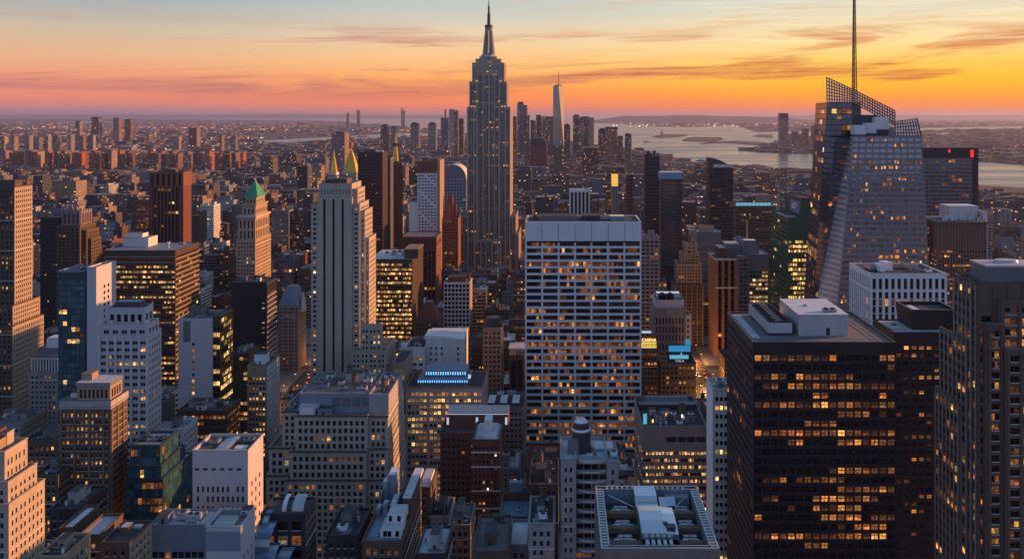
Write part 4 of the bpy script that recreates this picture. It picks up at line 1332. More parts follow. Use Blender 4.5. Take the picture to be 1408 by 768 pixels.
b = Bld('brown_office_tower', 'brown brick tower with pale parapet and pillared penthouse, many lower windows lit', 'office tower', 82, 153, 430, 17, 'the brown penthouse tower', 705, 'brown_brick')
Y, X, Z = b.Y, b.X, b.Z
BB = S(cw=2.35, fh=3.5, ww=.5, wh=.5, rec=.45, lit=.30, lits=[('lit_amber', 5), ('lit_yellow', 3), ('lit_orange', 2)], g=3, gap=1.0, rib=(.5, .8, 3, 'brown_trim'), mun='charcoal')
b.tier(X(79), X(82) - .02, Y + 2, Y + 15, 0, Z(570), f=BB); b.tier(X(82), X(152), Y, Y + 17, 0, Z(562), f=BB, r=dict(BB, lit=.1, cw=2.0, gap=.6))
b.tier(X(82) - .3, X(152) + .3, Y - .3, Y + 17.3, Z(562) + .003, Z(553), f=S(none=True), wall='concrete', par=.6)
b.tier(X(101), X(147), Y + 3, Y + 15, Z(553), Z(533), f=S(cw=2.3, fh=8.2, ww=.6, wh=.7, rec=.7, lit=0, mt=.8), wall='tan_brick', par=0)
m = b.part('cornice'); m.box(X(100), X(148), Y + 2.5, Y + 15.5, Z(533) + .003, Z(528), 'steel', 'pale_roof')
m = b.part('bulkhead'); m.box(X(101), X(116), Y + 7, Y + 13, Z(528) + .01, Z(519), 'tan_brick', 'gravel_roof'); b.unit(X(92), Y + 8, Z(553), 3, 4, 2.6, 'pale_stone')
b.done()

b = Bld('lavender_stone_tower', 'pale lavender stone tower with dark arched crown openings and a narrow lit side', 'office tower', 135, 205, 520, 17, 'the pale lavender tower', 598, 'lilac_concrete')
Y, X, Z = b.Y, b.X, b.Z
LV = S(cw=5.1, fh=4.3, ww=.62, wh=.5, rec=.5, sub=2, lit=.22, lits=YEL, ms=.8, mt=2, rib=(.6, 1.3, 1, 'pale_stone'), mun='pale_stone')
b.tier(X(135), X(204), Y, Y + 17, 0, Z(462), f=LV, r=S(cw=3.2, fh=4.3, ww=.45, wh=.55, rec=.4, lit=.04)); b.tier(X(137), X(202), Y + 1, Y + 15.5, Z(462), Z(447), f=dict(LV, lit=0, rib=None), r=S(cw=4, fh=6, ww=.5, wh=.6, lit=0))
b.tier(X(144), X(196), Y + 2.5, Y + 14, Z(447), Z(427), f=S(cw=4.4, fh=8.5, ww=.62, wh=.62, rec=.8, lit=0, glass='glass_black', mt=1.4), par=1.4); m = b.part('bulkhead'); m.frustum((X(148) + X(192)) / 2, Y + 8, Z(427) + .01, Z(417), 9, 4.5, 7.6, 3.4, 'charcoal', 'blue_grey')
for xx in (138, 152, 187, 200):
    m = b.part('pinnacle'); m.box(X(xx) - .9, X(xx) + .9, Y + 1.1, Y + 2.6, Z(447) + 1.12, Z(441), 'pale_stone')
b.done()

b = Bld('teal_glass_slab', 'slim teal glass tower joined to a blank grey slab with sunlit pinkish side', 'office tower', 80, 133, 570, 25, 'the teal glass slab', 525, 'blue_grey')
Y, X, Z = b.Y, b.X, b.Z
TG = S(cw=3.0, fh=4.0, ww=.92, wh=.74, rec=.12, lit=.06, lits=YEL, glass='glass_teal', wall='dark_teal_panel', ms=.3, mt=5)
b.tier(X(80), X(116), Y, Y + 25, 0, Z(374), f=TG, l=TG, r=S(none=True), roof='tar_roof')
b.tier(X(116) + .02, X(120), Y + 1.5, Y + 24, 0, Z(372), f=dict(TG, glass='glass_black'), r=S(none=True), roof='tar_roof', par=0)
b.tier(X(120) + .02, X(133), Y - .5, Y + 25, 0, Z(370), f=S(none=True), r=S(cw=4.6, fh=4.2, ww=.42, wh=.55, rec=.3, lit=0, topblank=10, ms=2.5, mb=60, skip=lambda i, j, nc, nr: i == 0 or i == nc - 1), wall='lilac_concrete', roof='tar_roof', par=1.6)
for dy in (6, 14, 19):
    b.unit(X(98), Y + dy, Z(374), 6, 3, 1.8, 'steel')
m = b.part('duct'); m.bar((X(84), Y + 3, Z(374) + .9), (X(112), Y + 22, Z(374) + .9), .9, 'aluminium')
b.done()

b = Bld('banded_office_block', 'large bronze office block with lit ribbon floors and a sunlit banded side', 'office block', 142, 241, 760, 50, 'the bronze banded block', 545, 'bronze')
BN = S(cw=6.2, fh=4.6, ww=.95, wh=.60, rec=.25, sub=4, ms=.6, mt=12.5, lit=.55, lits=YEL, glass='glass_brown', band=.25, bandmat='bronze')
b.main(345, f=BN, r=dict(BN, lit=.05, bandmat='tan_brick', mt=4, band=.45, wh=.5), roof='blue_grey', par=.7)  # side bands in tan: sunlight put into their colour, front ones stay bronze
z, Y, X = b.Z(345), b.Y, b.X
m = b.part('facade_band'); m.box(b.x0 - .05, b.x1 + .05, Y - .3, Y - .02, z - 5.6, z - 4.8, 'tan_brick', bottom=True); m = b.part('facade_band'); m.box(b.x0 - .05, b.x1 + .05, Y - .3, Y - .02, z - 10.6, z - 9.9, 'tan_brick', bottom=True)
m = b.part('penthouse'); m.box(px(169, Y + 24), px(204, Y + 24), Y + 24, Y + 42, z + .01, z + 8.5, 'pale_stone', 'gravel_roof'); m.box(px(172, Y + 27), px(196, Y + 27), Y + 27, Y + 38, z + 8.51, z + 12, 'white_panel', 'gravel_roof')
m = b.part('roof_dish'); m.cyl(px(232, Y + 18), Y + 18, z + .01, z + 4, .6, .4, 'white_panel', 8); m.frustum(px(232, Y + 18), Y + 18, z + 4.01, z + 6, .4, 1.6, 1.6, .2, 'white_panel')
b.unit(px(160, Y + 30), Y + 30, z, 9, 6, 2.4); b.unit(px(250, Y + 40), Y + 40, z, 5, 5, 2.0)
b.done()

b = Bld('sunlit_brick_tower', 'tall brown tower at the picture edge with one whole side glowing orange', 'skyscraper', -60, 21, 650, 24, 'the orange-sided edge tower', 520, 'dark_brown')
Y, X, Z = b.Y, b.X, b.Z
BE = S(cw=3.4, fh=3.9, ww=.46, wh=.5, rec=.4, lit=.12, lits=AMB, wall='dark_brown'); BS = S(cw=2.6, fh=3.9, ww=.45, wh=.5, rec=.4, lit=0, wall='warm_stone')  # shaded front and sunlit side put into two wall colours
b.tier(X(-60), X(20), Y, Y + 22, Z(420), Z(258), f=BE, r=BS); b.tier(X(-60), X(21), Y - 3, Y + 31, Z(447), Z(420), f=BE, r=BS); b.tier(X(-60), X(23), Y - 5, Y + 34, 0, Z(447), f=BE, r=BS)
b.bulk(X(0), Y + 10, Z(258), 16, 9, 5); b.done()

b = Bld('deco_crown_tower', 'dark brown art deco tower with stepped crown and a glowing right flank', 'skyscraper', 52, 105, 925, 34, 'the dark deco crown tower', 450, 'brown_brick')
Y, X, Z = b.Y, b.X, b.Z
b.tier(X(52), X(78), Y + 4, Y + 30, 0, Z(301), f=dict(OF, lit=.06), wall='black_metal', roof='tar_roof'); b.tier(X(78) + .02, X(110), Y, Y + 32, 0, Z(311), f=dict(OF, cw=4.4, lit=.05, rib=(.5, 1.2, 1, 'brown_brick')), r=WARMSIDE)
b.tier(X(110) + .02, X(116), Y + 4, Y + 30, 0, Z(318), f=OF, r=WARMSIDE); b.tier(X(116) + .02, X(120), Y + 8, Y + 28, 0, Z(330), f=OF, r=WARMSIDE)
b.tier(X(82), X(108), Y + 4, Y + 26, Z(311), Z(290), f=S(cw=4.6, fh=12, ww=.4, wh=.7, rec=.6, lit=0, rib=(.6, 1.6, 1, 'mauve_stone')), wall='mauve_stone', par=0)
for xx in (82, 88.5, 95, 101.5, 108):
    m = b.part('pinnacle'); m.frustum(X(xx), Y + 5, Z(290) + .01, Z(282 + abs(xx - 95) * .35), 1.6, 1.6, .5, .5, 'mauve_stone')
m = b.part('bulkhead'); m.box(X(88), X(102), Y + 9, Y + 20, Z(290) + .01, Z(284), 'mauve_stone', 'tar_roof'); b.done()

b = Bld('rust_slab_tower', 'rust brown slab tower with dark window strips below a ribbed crown band', 'skyscraper', 205, 252, 1000, 22, 'the rust brown slab', 326, 'dark_red_stone')
Y, X, Z = b.Y, b.X, b.Z
RS = S(cw=4.5, fh=3.9, ww=.74, wh=.74, rec=.5, sp='black_metal', lit=.06, ms=5.5, mt=2, glass='glass_dark', rib=(.8, 1.3, 1, 'rust_panel'))
b.tier(X(205), X(252), Y, Y + 22, 0, Z(256), f=RS, r=S(none=True)); b.tier(X(204.6), X(252.4), Y - .5, Y + 22.5, Z(256) + .003, Z(237.5), f=S(cw=6.8, fh=14, ww=.45, wh=.9, rec=.8, lit=0, glass='glass_black', ms=1, mt=.6), r=S(none=True), wall='rust_panel', roof='tar_roof'); b.bulk(X(230), Y + 12, Z(237.5), 12, 8, 3); b.done()

b = Bld('green_pyramid_tower', 'brown stone tower with bright green pyramid roof and sunlit right face', 'skyscraper', 327, 350, 850, 46, 'the green pyramid tower', 388, 'warm_stone')
Y, X, Z = b.Y, b.X, b.Z
GP = S(cw=3.1, fh=3.9, ww=.46, wh=.55, rec=.4, lit=.12, lits=YEL)
b.tier(X(325), X(351), Y, Y + 46, 0, Z(330), f=GP, r=dict(WARMSIDE, wall='tan_brick')); b.tier(X(326), X(350), Y + 2, Y + 43, Z(330), Z(300), f=S(cw=4.4, fh=9, ww=.45, wh=.75, rec=.6, lit=.1), r=dict(WARMSIDE, fh=9, cw=5, wh=.75, wall='tan_brick'), par=0)  # sun on the right face is put into its tan colour, upper tiers too
m = b.part('cornice'); m.box(X(324.5), X(351.5), Y + .5, Y + 44.5, Z(300) + .003, Z(297), 'limestone', bottom=True)
b.tier(X(330), X(349), Y + 5, Y + 39, Z(297) + .003, Z(284), f=S(cw=4, fh=8, ww=.45, wh=.6, lit=0), r=dict(WARMSIDE, fh=8, wall='tan_brick'), par=0)
m = b.part('cornice'); m.box(X(329), X(350), Y + 4, Y + 40, Z(284) + .003, Z(281.5), 'tan_brick', bottom=True)
b.tier(X(333), X(348), Y + 9, Y + 34, Z(281.5) + .003, Z(272), f=S(cw=3, fh=6, ww=.5, wh=.6, lit=.3, lits=YEL), par=0)
m = b.part('pyramid_roof'); xc = X(340.5); m.frustum(xc, Y + 21.5, Z(272) + .01, Z(252), 7.2, 14, .9, 1.6, 'copper_green'); m.box(X(332) , X(349), Y + 8, Y + 35, Z(272.4), Z(271.6), 'copper_green')
m = b.part('finial'); m.frustum(xc, Y + 21.5, Z(252) + .01, Z(246.5), .8, .9, .1, .1, 'gilt'); b.done()

b = Bld('black_notched_slab', 'plain black slab with a line of lit windows and a striped sunlit edge', 'office tower', 318, 367, 740, 25, 'the plain black slab', 492, 'black_metal')
Y, X, Z = b.Y, b.X, b.Z
b.main(389, f=S(cw=4.4, fh=4.4, ww=.55, wh=.22, rec=.1, ms=1, lit=.85, lits=[('lit_white', 3), ('lit_yellow', 2)], runs=False, topblank=14, skip=lambda i, j, nc, nr: i != nc - 1), r=S(cw=24, fh=4.4, ww=.9, wh=.5, rec=.2, sub=8, lit=0, glass='glass_mirror', ms=.5, mt=9, band=.3, bandmat='pale_stone'), roof='tar_roof', par=.8); b.clutter(b.x0 + 2, b.x1 - 2, Y + 2, Y + 23, Z(389), 4, big=False, tank=0); b.done()

b = Bld('blank_grey_block', 'blank grey-lavender wall block with one column of lit windows and yellow glass corner', 'office block', 245, 292, 620, 28, 'the blank grey wall block', 545, 'lilac_concrete')
Y, X, Z = b.Y, b.X, b.Z
b.tier(X(245), X(292), Y, Y + 28, 0, Z(439), f=S(cw=2.9, fh=4.45, ww=.62, wh=.5, rec=.3, ms=.6, lit=.9, lits=YEL, runs=False, topblank=14, mb=47, mt=2, skip=lambda i, j, nc, nr: i != 3), r=S(none=True), par=.7)
m = b.part('dark_panel'); m.box(X(252), X(262), Y - .07, Y - .02, Z(470), Z(441), 'slate_panel')
b.tier(X(292) + .02, X(302), Y + 1, Y + 26, 0, Z(437), f=S(cw=2.6, fh=4.5, ww=.9, wh=.7, rec=.1, lit=.35, lits=[('lit_yellow', 1)], ms=.2, mt=6), r=S(cw=3, fh=4.5, ww=.9, wh=.7, rec=.1, lit=.4, lits=[('lit_yellow', 1)], mt=.5), wall='bronze'); b.clutter(X(250), X(290), Y + 3, Y + 25, Z(439), 5, tank=0); b.done()

b = Bld('green_glass_block', 'dark greenish glass block with scattered yellow office lights between grey wall and lit corner', 'office block', 316, 342, 668, 26, 'the dark green-glass block', 590, 'bronze')
b.main(487, f=S(cw=3, fh=4, ww=.86, wh=.62, rec=.2, lit=.28, lits=[('lit_yellow', 2), ('lit_dim', 3), ('lit_amber', 2)], glass='glass_green'), roof='tar_roof'); b.clutter(b.x0 + 2, b.x1 - 2, b.Y + 2, b.Y + 24, b.Z(487), 5, tank=0); b.done()
b = Bld('corner_office_block', 'tan office block with gold-lit windows and a pale sunlit right side above an avenue', 'office block', 340, 367, 600, 28, 'the gold-lit corner block', 600, 'tan_brick')
b.main(505, f=S(cw=2.4, fh=3.7, ww=.6, wh=.5, rec=.4, lit=.5, lits=YEL, mt=6), r=S(cw=2.6, fh=3.7, ww=.5, wh=.55, rec=.4, lit=.05, wall='pale_stone'), roof='tar_roof', par=1.4); b.bulk(b.X(352), b.Y + 12, b.Z(505), 8, 9, 7, 'membrane'); b.unit(b.X(344), b.Y + 6, b.Z(505), 2.5, 3, 2); b.done()  # right side paler: its sunlight is put into the wall colour
b = Bld('brown_lit_block', 'low dark block with one row of orange-lit windows under its roof edge', 'office block', 243, 312, 560, 24, 'the low orange-lit block', 620, 'bronze')
b.main(566, f=S(cw=3.0, fh=4.2, ww=.78, wh=.5, rec=.3, lit=.55, lits=AMB), roof='tar_roof', par=.9); b.clutter(b.x0 + 2, b.x1 - 2, b.Y + 2, b.Y + 22, b.Z(566), 7, tank=.1); b.done()

b = Bld('setback_glass_block', 'dark teal glass block with stepped terraces and pale roof deck, open plant pit on top', 'office block', 172, 222, 430, 34, 'the terraced teal glass block', 700, 'dark_teal_panel')
Y, X, Z = b.Y, b.X, b.Z
SG = S(cw=2.0, fh=4.0, ww=.88, wh=.78, rec=.12, ms=.3, mt=.8, lit=.10, lits=AMB, glass='glass_teal', wall='dark_teal_panel')
b.tier(X(172), X(224), Y, Y + 34, 0, Z(660), f=dict(SG, lit=.30), r=SG, roof='pale_roof', par=.9); b.tier(X(172), X(219), Y + 2, Y + 30, Z(660), Z(644), f=SG, roof='pale_roof', par=.9); b.tier(X(172), X(214), Y + 5, Y + 26, Z(644), Z(620), f=dict(SG, wh=.9), roof='pale_roof', par=1.2, parw=1.6)
for i in range(4): b.unit(X(180 + i * 8), Y + 15, Z(620), 2.6, 6, 1.6, ['charcoal', 'steel', 'slate_panel', 'charcoal'][i])
m = b.part('deck_rail')
for i in range(10): m.bar((X(176 + i * 3.9), Y + 7, Z(620) + .1), (X(176 + i * 3.9), Y + 7, Z(620) + 1.5), .15, 'membrane')
m.bar((X(176), Y + 7, Z(620) + 1.5), (X(212), Y + 7, Z(620) + 1.5), .15, 'membrane'); b.done()
b = H('pink_stone_block', 'small pinkish stone block with cluttered roof wedged behind the terraced teal glass block', 'office block', 222, 252, 592, 500, 20, 'lilac_concrete', dict(OF, lit=.05), short='the pinkish wedged block', n=6, roof='pale_roof', vis=640)
b.done()

b = Bld('pale_stucco_block', 'pale pinkish stucco block with arched window row and white-edged dark roof', 'office block', 265, 341, 370, 19, 'the pale stucco block', 725, 'lilac_concrete')
Y, X, Z = b.Y, b.X, b.Z
PS = S(cw=2.25, fh=4.4, ww=.46, wh=.62, rec=.45, lit=.0, ms=1.2, mt=2, mb=0, topblank=12, mun='charcoal', skip=lambda i, j, nc, nr: (i * 7 + j * 3) % 9 == 4)
b.main(622, f=PS, r=S(cw=4.2, fh=4.4, ww=.3, wh=.5, rec=.3, lit=0, topblank=12, ms=2.4), roof='tar_roof', par=1.3)
for i in range(6):
    m = b.part('arched_recess'); xx = X(271 + i * 11.5)
    m.box(xx - 1.0, xx + 1.0, Y - .05, Y - .01, Z(646), Z(643), 'black_metal'); m.cyl(xx, Y - .03, Z(643), Z(643) + .01, 1, 1, 'black_metal', 8)
m = b.part('roof_panel'); m.frustum(X(300), Y + 9, Z(622) + .05, Z(622) + 1.2, 3, 8, 1.0, 7, 'aluminium', dx=3); m = b.part('roof_panel'); m.box(X(318), X(334), Y + 3, Y + 7, Z(622) + .05, Z(622) + .7, 'membrane'); b.unit(X(282), Y + 11, Z(622), 4, 4, 1.8); b.unit(X(328), Y + 13, Z(622), 5, 3, 1.5); b.done()

b = Bld('lavender_low_block', 'blank lavender corner block with a blue-tinted upper wall and glazed flat roof', 'commercial building', 283, 331, 320, 15, 'the blank lavender corner block', 768, 'lilac_concrete')
Y, X, Z = b.Y, b.X, b.Z
b.main(726, f=S(none=True), r=S(cw=4, fh=4.2, ww=.35, wh=.5, lit=0, topblank=9, ms=1.5), roof='gravel_roof', par=1.0)
m = b.part('painted_band'); m.box(b.x0 + .1, b.x1 - .1, Y - .05, Y - .02, Z(757), Z(730), 'blue_grey'); m = b.part('skylight'); m.frustum(X(303), Y + 6, Z(726) + .05, Z(726) + 1.0, 4, 3.4, 3.4, 2.4, 'aluminium', 'glass_mirror'); b.unit(X(322), Y + 10, Z(726), 2.4, 2, 1.5); m = b.part('roof_curb'); m.box(X(318), X(331), Y + 9.5, Y + 14.4, Z(726) + .01, Z(726) + 2.4, 'lilac_concrete', 'tar_roof'); b.done()
b = Bld('low_link_wing', 'low blue-grey wing with gravel roof and a row of lit shopfront windows', 'commercial building', 205, 284, 338, 14, 'the low blue-grey wing', 768, 'blue_grey')
b.main(724, f=S(cw=2.5, fh=4.6, ww=.85, wh=.55, rec=.4, lit=.6, lits=AMB, topblank=7.4), roof='pale_roof', par=.9); b.clutter(b.x0 + 1, b.x1 - 1, b.Y + 1, b.Y + 13, b.Z(724), 8, big=False, tank=0); b.done()
b = Bld('brown_brick_block', 'small brown brick building with tan sunlit side, low roof hut and skylight strips', 'apartment block', 138, 178, 310, 17, 'the small brown brick block', 768, 'brown_brick')
Y, X, Z = b.Y, b.X, b.Z
b.main(748, f=dict(T1, cw=3, g=0), r=dict(T1, cw=2.8, g=0, wall='tan_brick'), roof='tar_roof', par=.9); m = b.part('bulkhead'); m.box(X(152), X(163), Y + 7, Y + 11, Z(748) + .01, Z(748) + 3, 'brown_brick', 'pale_roof'); m = b.part('skylight'); m.box(X(160), X(172), Y + 11.5, Y + 14, Z(748) + .01, Z(748) + .8, 'aluminium', 'pale_roof'); b.unit(X(145), Y + 12, Z(748), 2.6, 3, 1.2); b.done()  # tan of the right wall carries painted-in sunlight

# small roofs between them, bottom left
for (nm, lb, x0, x1, yt, Y, D, wl, rf, sh) in (
    ('dark_roof_block', 'dark mansard-topped block with tan side between brown tower and small brick roofs', 68, 108, 702, 385, 24, 'charcoal', 'tar_roof', 'the dark mansard block'),
    ('low_brick_block', 'low brick block with a pale slab roof in front of the dark mansard block', 82, 100, 728, 345, 20, 'brown_brick', 'membrane', 'the pale slab roof block'),
    ('low_grey_block', 'low dark block with pale striped roof decks beside the small brown brick block', 108, 137, 738, 335, 18, 'dark_stone', 'pale_roof', 'the striped deck block'),
    ('corner_roof_block', 'lowest tan-edged flat roof poking in at the bottom beside the sunlit stepped block', 50, 88, 768, 285, 16, 'tan_brick', 'tar_roof', 'the lowest tan-edged roof'),
    ('grey_walkup_block', 'grey stone block with flat cluttered roof behind the sunlit stepped block', -30, 28, 585, 560, 30, 'grey_stone', 'gravel_roof', 'the grey cluttered-roof block'),
    ('dim_office_block', 'dim brown block with a single lit floor left of the brown penthouse tower', 30, 78, 608, 470, 24, 'dark_stone', 'tar_roof', 'the dim one-lit-floor block'),
    ('old_brick_block', 'old brick block with lit ground floors squeezed behind the sunlit stepped block', 46, 80, 655, 420, 18, 'brown_brick', 'tar_roof', 'the old brick block')):
    b = H(nm, lb, 'building', x0, x1, yt, Y, D, wl, S(cw=2.8, fh=3.8, ww=.5, wh=.52, rec=.4, lit=.16, lits=AMB), roof=rf, short=sh, n=5, tank=.2)
    b.done()

b = Bld('colonnade_block', 'pale stone block with white roof pavilion and a colonnade under its cornice', 'office block', 40, 79, 620, 26, 'the colonnaded stone block', 575, 'grey_stone')
Y, X, Z = b.Y, b.X, b.Z
b.tier(X(40), X(79), Y, Y + 26, 0, Z(512), f=dict(OF, lit=.1)); b.tier(X(41), X(78), Y + 1.5, Y + 24, Z(512), Z(492), f=S(cw=2.2, fh=9.5, ww=.55, wh=.86, rec=.9, lit=0, glass='glass_black', ms=.4, mt=.6), wall='pale_stone', par=0)
m = b.part('cornice'); m.box(X(40), X(79), Y + .8, Y + 24.6, Z(492) + .003, Z(489), 'slate_panel', bottom=True); b.tier(X(45), X(77), Y + 5, Y + 20, Z(489) + .003, Z(482), f=S(none=True), wall='slate_panel', par=.4); m = b.part('roof_pavilion'); m.box(X(56), X(77), Y + 8, Y + 17, Z(482) + .01, Z(468), 'white_panel', 'membrane'); m.cyl(X(58), Y + 12, Z(482) + .01, Z(471), 3.6, 3.6, 'white_panel', 16, 'membrane'); b.done()

b = Bld('blue_gable_tower', 'slim grey tower with slanted blue-grey roof gable above a sunlit edge', 'office tower', 383, 410, 850, 26, 'the blue gabled tower', 520, 'grey_stone')
Y, X, Z = b.Y, b.X, b.Z
b.main(420, f=dict(OF, lit=.05, rib=(.5, .9, 2, 'slate_panel')), r=dict(WARMSIDE, wall='tan_brick'), par=0); m = b.part('gable_roof'); m.frustum((X(383) + X(410)) / 2, Y + 13, Z(420) + .01, Z(396), 10, 13, 4.6, 7, 'blue_roof', 'slate_panel'); m = b.part('pinnacle'); m.frustum(X(413), Y + 10, Z(430), Z(404), 1.6, 5, .4, 1.0, 'pale_stone'); b.done()  # sunlit edge painted in: tan right wall on the grey tower
# ------------------------------------------------------------------ middle of the view
b = Bld('gold_lit_block', 'wide glass office block full of gold-lit floors with dark right flank', 'office block', 507, 567, 850, 66, 'the gold-lit glass block', 480, 'bronze')
Y, X, Z = b.Y, b.X, b.Z
b.main(357, f=S(cw=7.0, fh=4.6, ww=.93, wh=.62, rec=.25, sub=5, lit=.5, lits=YEL, glass='glass_brown', ms=.5, mt=3, band=.2), r=S(none=True), roof='pale_roof', par=.8)
m = b.part('plant_room'); m.box(px(556, Y + 8), px(575, Y + 8), Y + 8, Y + 40, Z(357) + .01, pz(343, Y + 8), 'bronze', 'tar_roof'); m.box(px(555.5, Y + 8), px(575.5, Y + 8), Y + 7.6, Y + 40.4, pz(343, Y + 8) + .003, pz(342, Y + 8), 'tan_brick'); b.clutter(b.x0 + 3, px(550, Y), Y + 18, Y + 60, Z(357), 6, big=False, tank=0); b.done()

b = Bld('rib_front_tower', 'brown tower with ribbed crown band and glowing right edge below the chequered facade tower', 'office tower', 553, 600, 1000, 42, 'the ribbed brown tower', 420, 'dark_red_stone')
Y, X, Z = b.Y, b.X, b.Z
RB = S(cw=4.4, fh=3.9, ww=.6, wh=.75, rec=.6, sp='black_metal', lit=.03, rib=(.5, 1.4, 1, 'dark_red_stone'))
b.tier(X(565), X(600), Y, Y + 42, 0, Z(343), f=RB, r=dict(WARMSIDE, wall='rust_panel')); b.tier(X(553), X(600.3), Y - .6, Y + 42.4, Z(343) + .003, Z(326), f=S(cw=2.6, fh=13, ww=.45, wh=.9, rec=.5, lit=0, mt=.8, glass='glass_black', ms=.4), r=dict(WARMSIDE, wall='rust_panel', fh=14), par=.8); b.tier(X(553), X(565) - .02, Y + 1, Y + 40, 0, Z(343), f=RB, par=0); b.done()  # glowing right edge put into the brighter rust wall colour

b = Bld('chequered_tower', 'tower with pale blue chequered facade, brown cap band and orange sunlit edge', 'office tower', 572, 602, 1125, 40, 'the pale chequered tower', 326, 'aluminium')
Y, X, Z = b.Y, b.X, b.Z
b.tier(X(574), X(601), Y, Y + 40, 0, Z(238), f=S(cw=3.9, fh=4.1, ww=.6, wh=.5, rec=.5, lit=.0, glass='glass_blue', skip=lambda i, j, nc, nr: (i + j) % 7 == 3), r=dict(WARMSIDE, wall='tan_brick', none=True)); b.tier(X(573.6), X(601.4), Y - .4, Y + 40.4, Z(238) + .003, Z(222), f=S(cw=3.2, fh=14, ww=.3, wh=.9, rec=.5, lit=0, ms=.5, mt=.8), r=S(none=True), wall='rust_panel', roof='tar_roof'); b.tier(X(601.42), X(605), Y - .5, Y + 40.5, 0, Z(221), f=S(none=True), wall='tan_brick'); b.tier(X(562), X(574) - .02, Y + 2, Y + 30, 0, Z(279), f=S(none=True), wall='pale_stone'); b.done()  # orange sunlit edge painted in as a tan wall and an added tan strip

b = Bld('dark_wide_slab', 'near-black wide slab with faint lit rows between gold roof and curved maroon tower', 'skyscraper', 492, 526, 1150, 34, 'the near-black wide slab', 350, 'void_brown')
b.main(210, f=S(cw=3, fh=4, ww=.8, wh=.5, rec=.2, lit=.015, lits=AMB, glass='glass_black'), r=S(none=True), roof='tar_roof'); b.clutter(b.x0 + 2, b.x1 - 2, b.Y + 2, b.Y + 30, b.Z(210), 4, tank=0); b.done()
b = Bld('thin_grey_tower', 'thin grey-windowed tower squeezed against the near-black slab', 'office tower', 528, 537, 1210, 20, 'the thin squeezed tower', 330, 'slate_panel'); b.main(218, f=S(cw=3, fh=4, ww=.5, wh=.5, lit=.05, lits=AMB), roof='tar_roof'); b.done()
b = Bld('curved_maroon_tower', 'rounded maroon tower with a bright sunlit rim and a gold tapering point above', 'skyscraper', 538, 552, 1250, 16, 'the curved maroon tower', 340, 'dark_red_stone')
Y, X, Z = b.Y, b.X, b.Z
b.wall.cyl((X(538) + X(552)) / 2, Y + 8, 0, Z(226), 7.6, 7.6, 'dark_red_stone', 20, sq=1.0); b.roof.cyl((X(538) + X(552)) / 2, Y + 8, Z(226) + .01, Z(222), 7.4, 5.0, 'rust_panel', 20)
m = b.part('pier')
for k in range(10):
    a = 2 * math.pi * k / 10; m.box(X(545) + 7.7 * math.cos(a) - .4, X(545) + 7.7 * math.cos(a) + .4, Y + 8 + 7.7 * math.sin(a) - .4, Y + 8 + 7.7 * math.sin(a) + .4, 0, Z(228), 'rust_panel')
b.ext = [X(538), X(552), Y, Y + 16, Z(222)]; b.done()
b = Bld('gold_needle_tower', 'tower ending in a slim pale gold needle catching the sun', 'tower', 538, 547, 1900, 24, 'the gold needle', 222, 'limestone')
Y, X, Z = b.Y, b.X, b.Z
b.main(226, f=S(cw=4, fh=4, lit=.05), roof='gravel_roof'); m = b.part('needle'); m.frustum(X(542.5), Y + 12, Z(226) + .01, Z(183), 6.5, 6.5, .6, .6, 'gilt'); m = b.part('lantern'); m.cyl(X(542.5), Y + 12, Z(201), Z(197), 6.2, 6.2, 'glass_dark', 10); b.done()
b = Bld('gilded_pyramid_tower', 'stone tower with tall gilded pyramid roof shining behind the grey striped shaft', 'skyscraper', 470, 490, 1500, 34, 'the gilded pyramid tower', 255, 'limestone')
Y, X, Z = b.Y, b.X, b.Z
b.main(237, f=S(cw=3.4, fh=4, lit=.06, rec=.5), r=dict(WARMSIDE, wall='tan_brick'), par=1); m = b.part('pyramid_roof'); m.frustum(X(480), Y + 16, Z(237) + .01, Z(218), 12.2, 13, 6, 6.4, 'gilt'); m.frustum(X(480), Y + 16, Z(218) + .01, Z(206), 6, 6.4, .9, .9, 'gilt'); m = b.part('finial'); m.cyl(X(480), Y + 16, Z(206), Z(203), .8, .1, 'gilt', 8); b.done()  # warm sun on the right wall put into its tan colour
b = Bld('gold_lantern_tower', 'pale stone tower with slim golden lantern spire left of gilded pyramid', 'tower', 452, 462, 1620, 22, 'the gold lantern spire', 250, 'pale_stone')
Y, X, Z = b.Y, b.X, b.Z
b.main(238, f=S(cw=3.4, fh=4, lit=.05)); m = b.part('spire'); m.frustum(X(457), Y + 11, Z(238) + .01, Z(215), 6, 6, 1.6, 1.6, 'gilt'); m.frustum(X(457), Y + 11, Z(215) + .01, Z(206), 1.6, 1.6, .2, .2, 'gilt'); m = b.part('lantern'); m.box(X(457) - 2, X(457) + 2, Y + 9, Y + 13, Z(231), Z(228.5), 'flood_gold'); b.done()

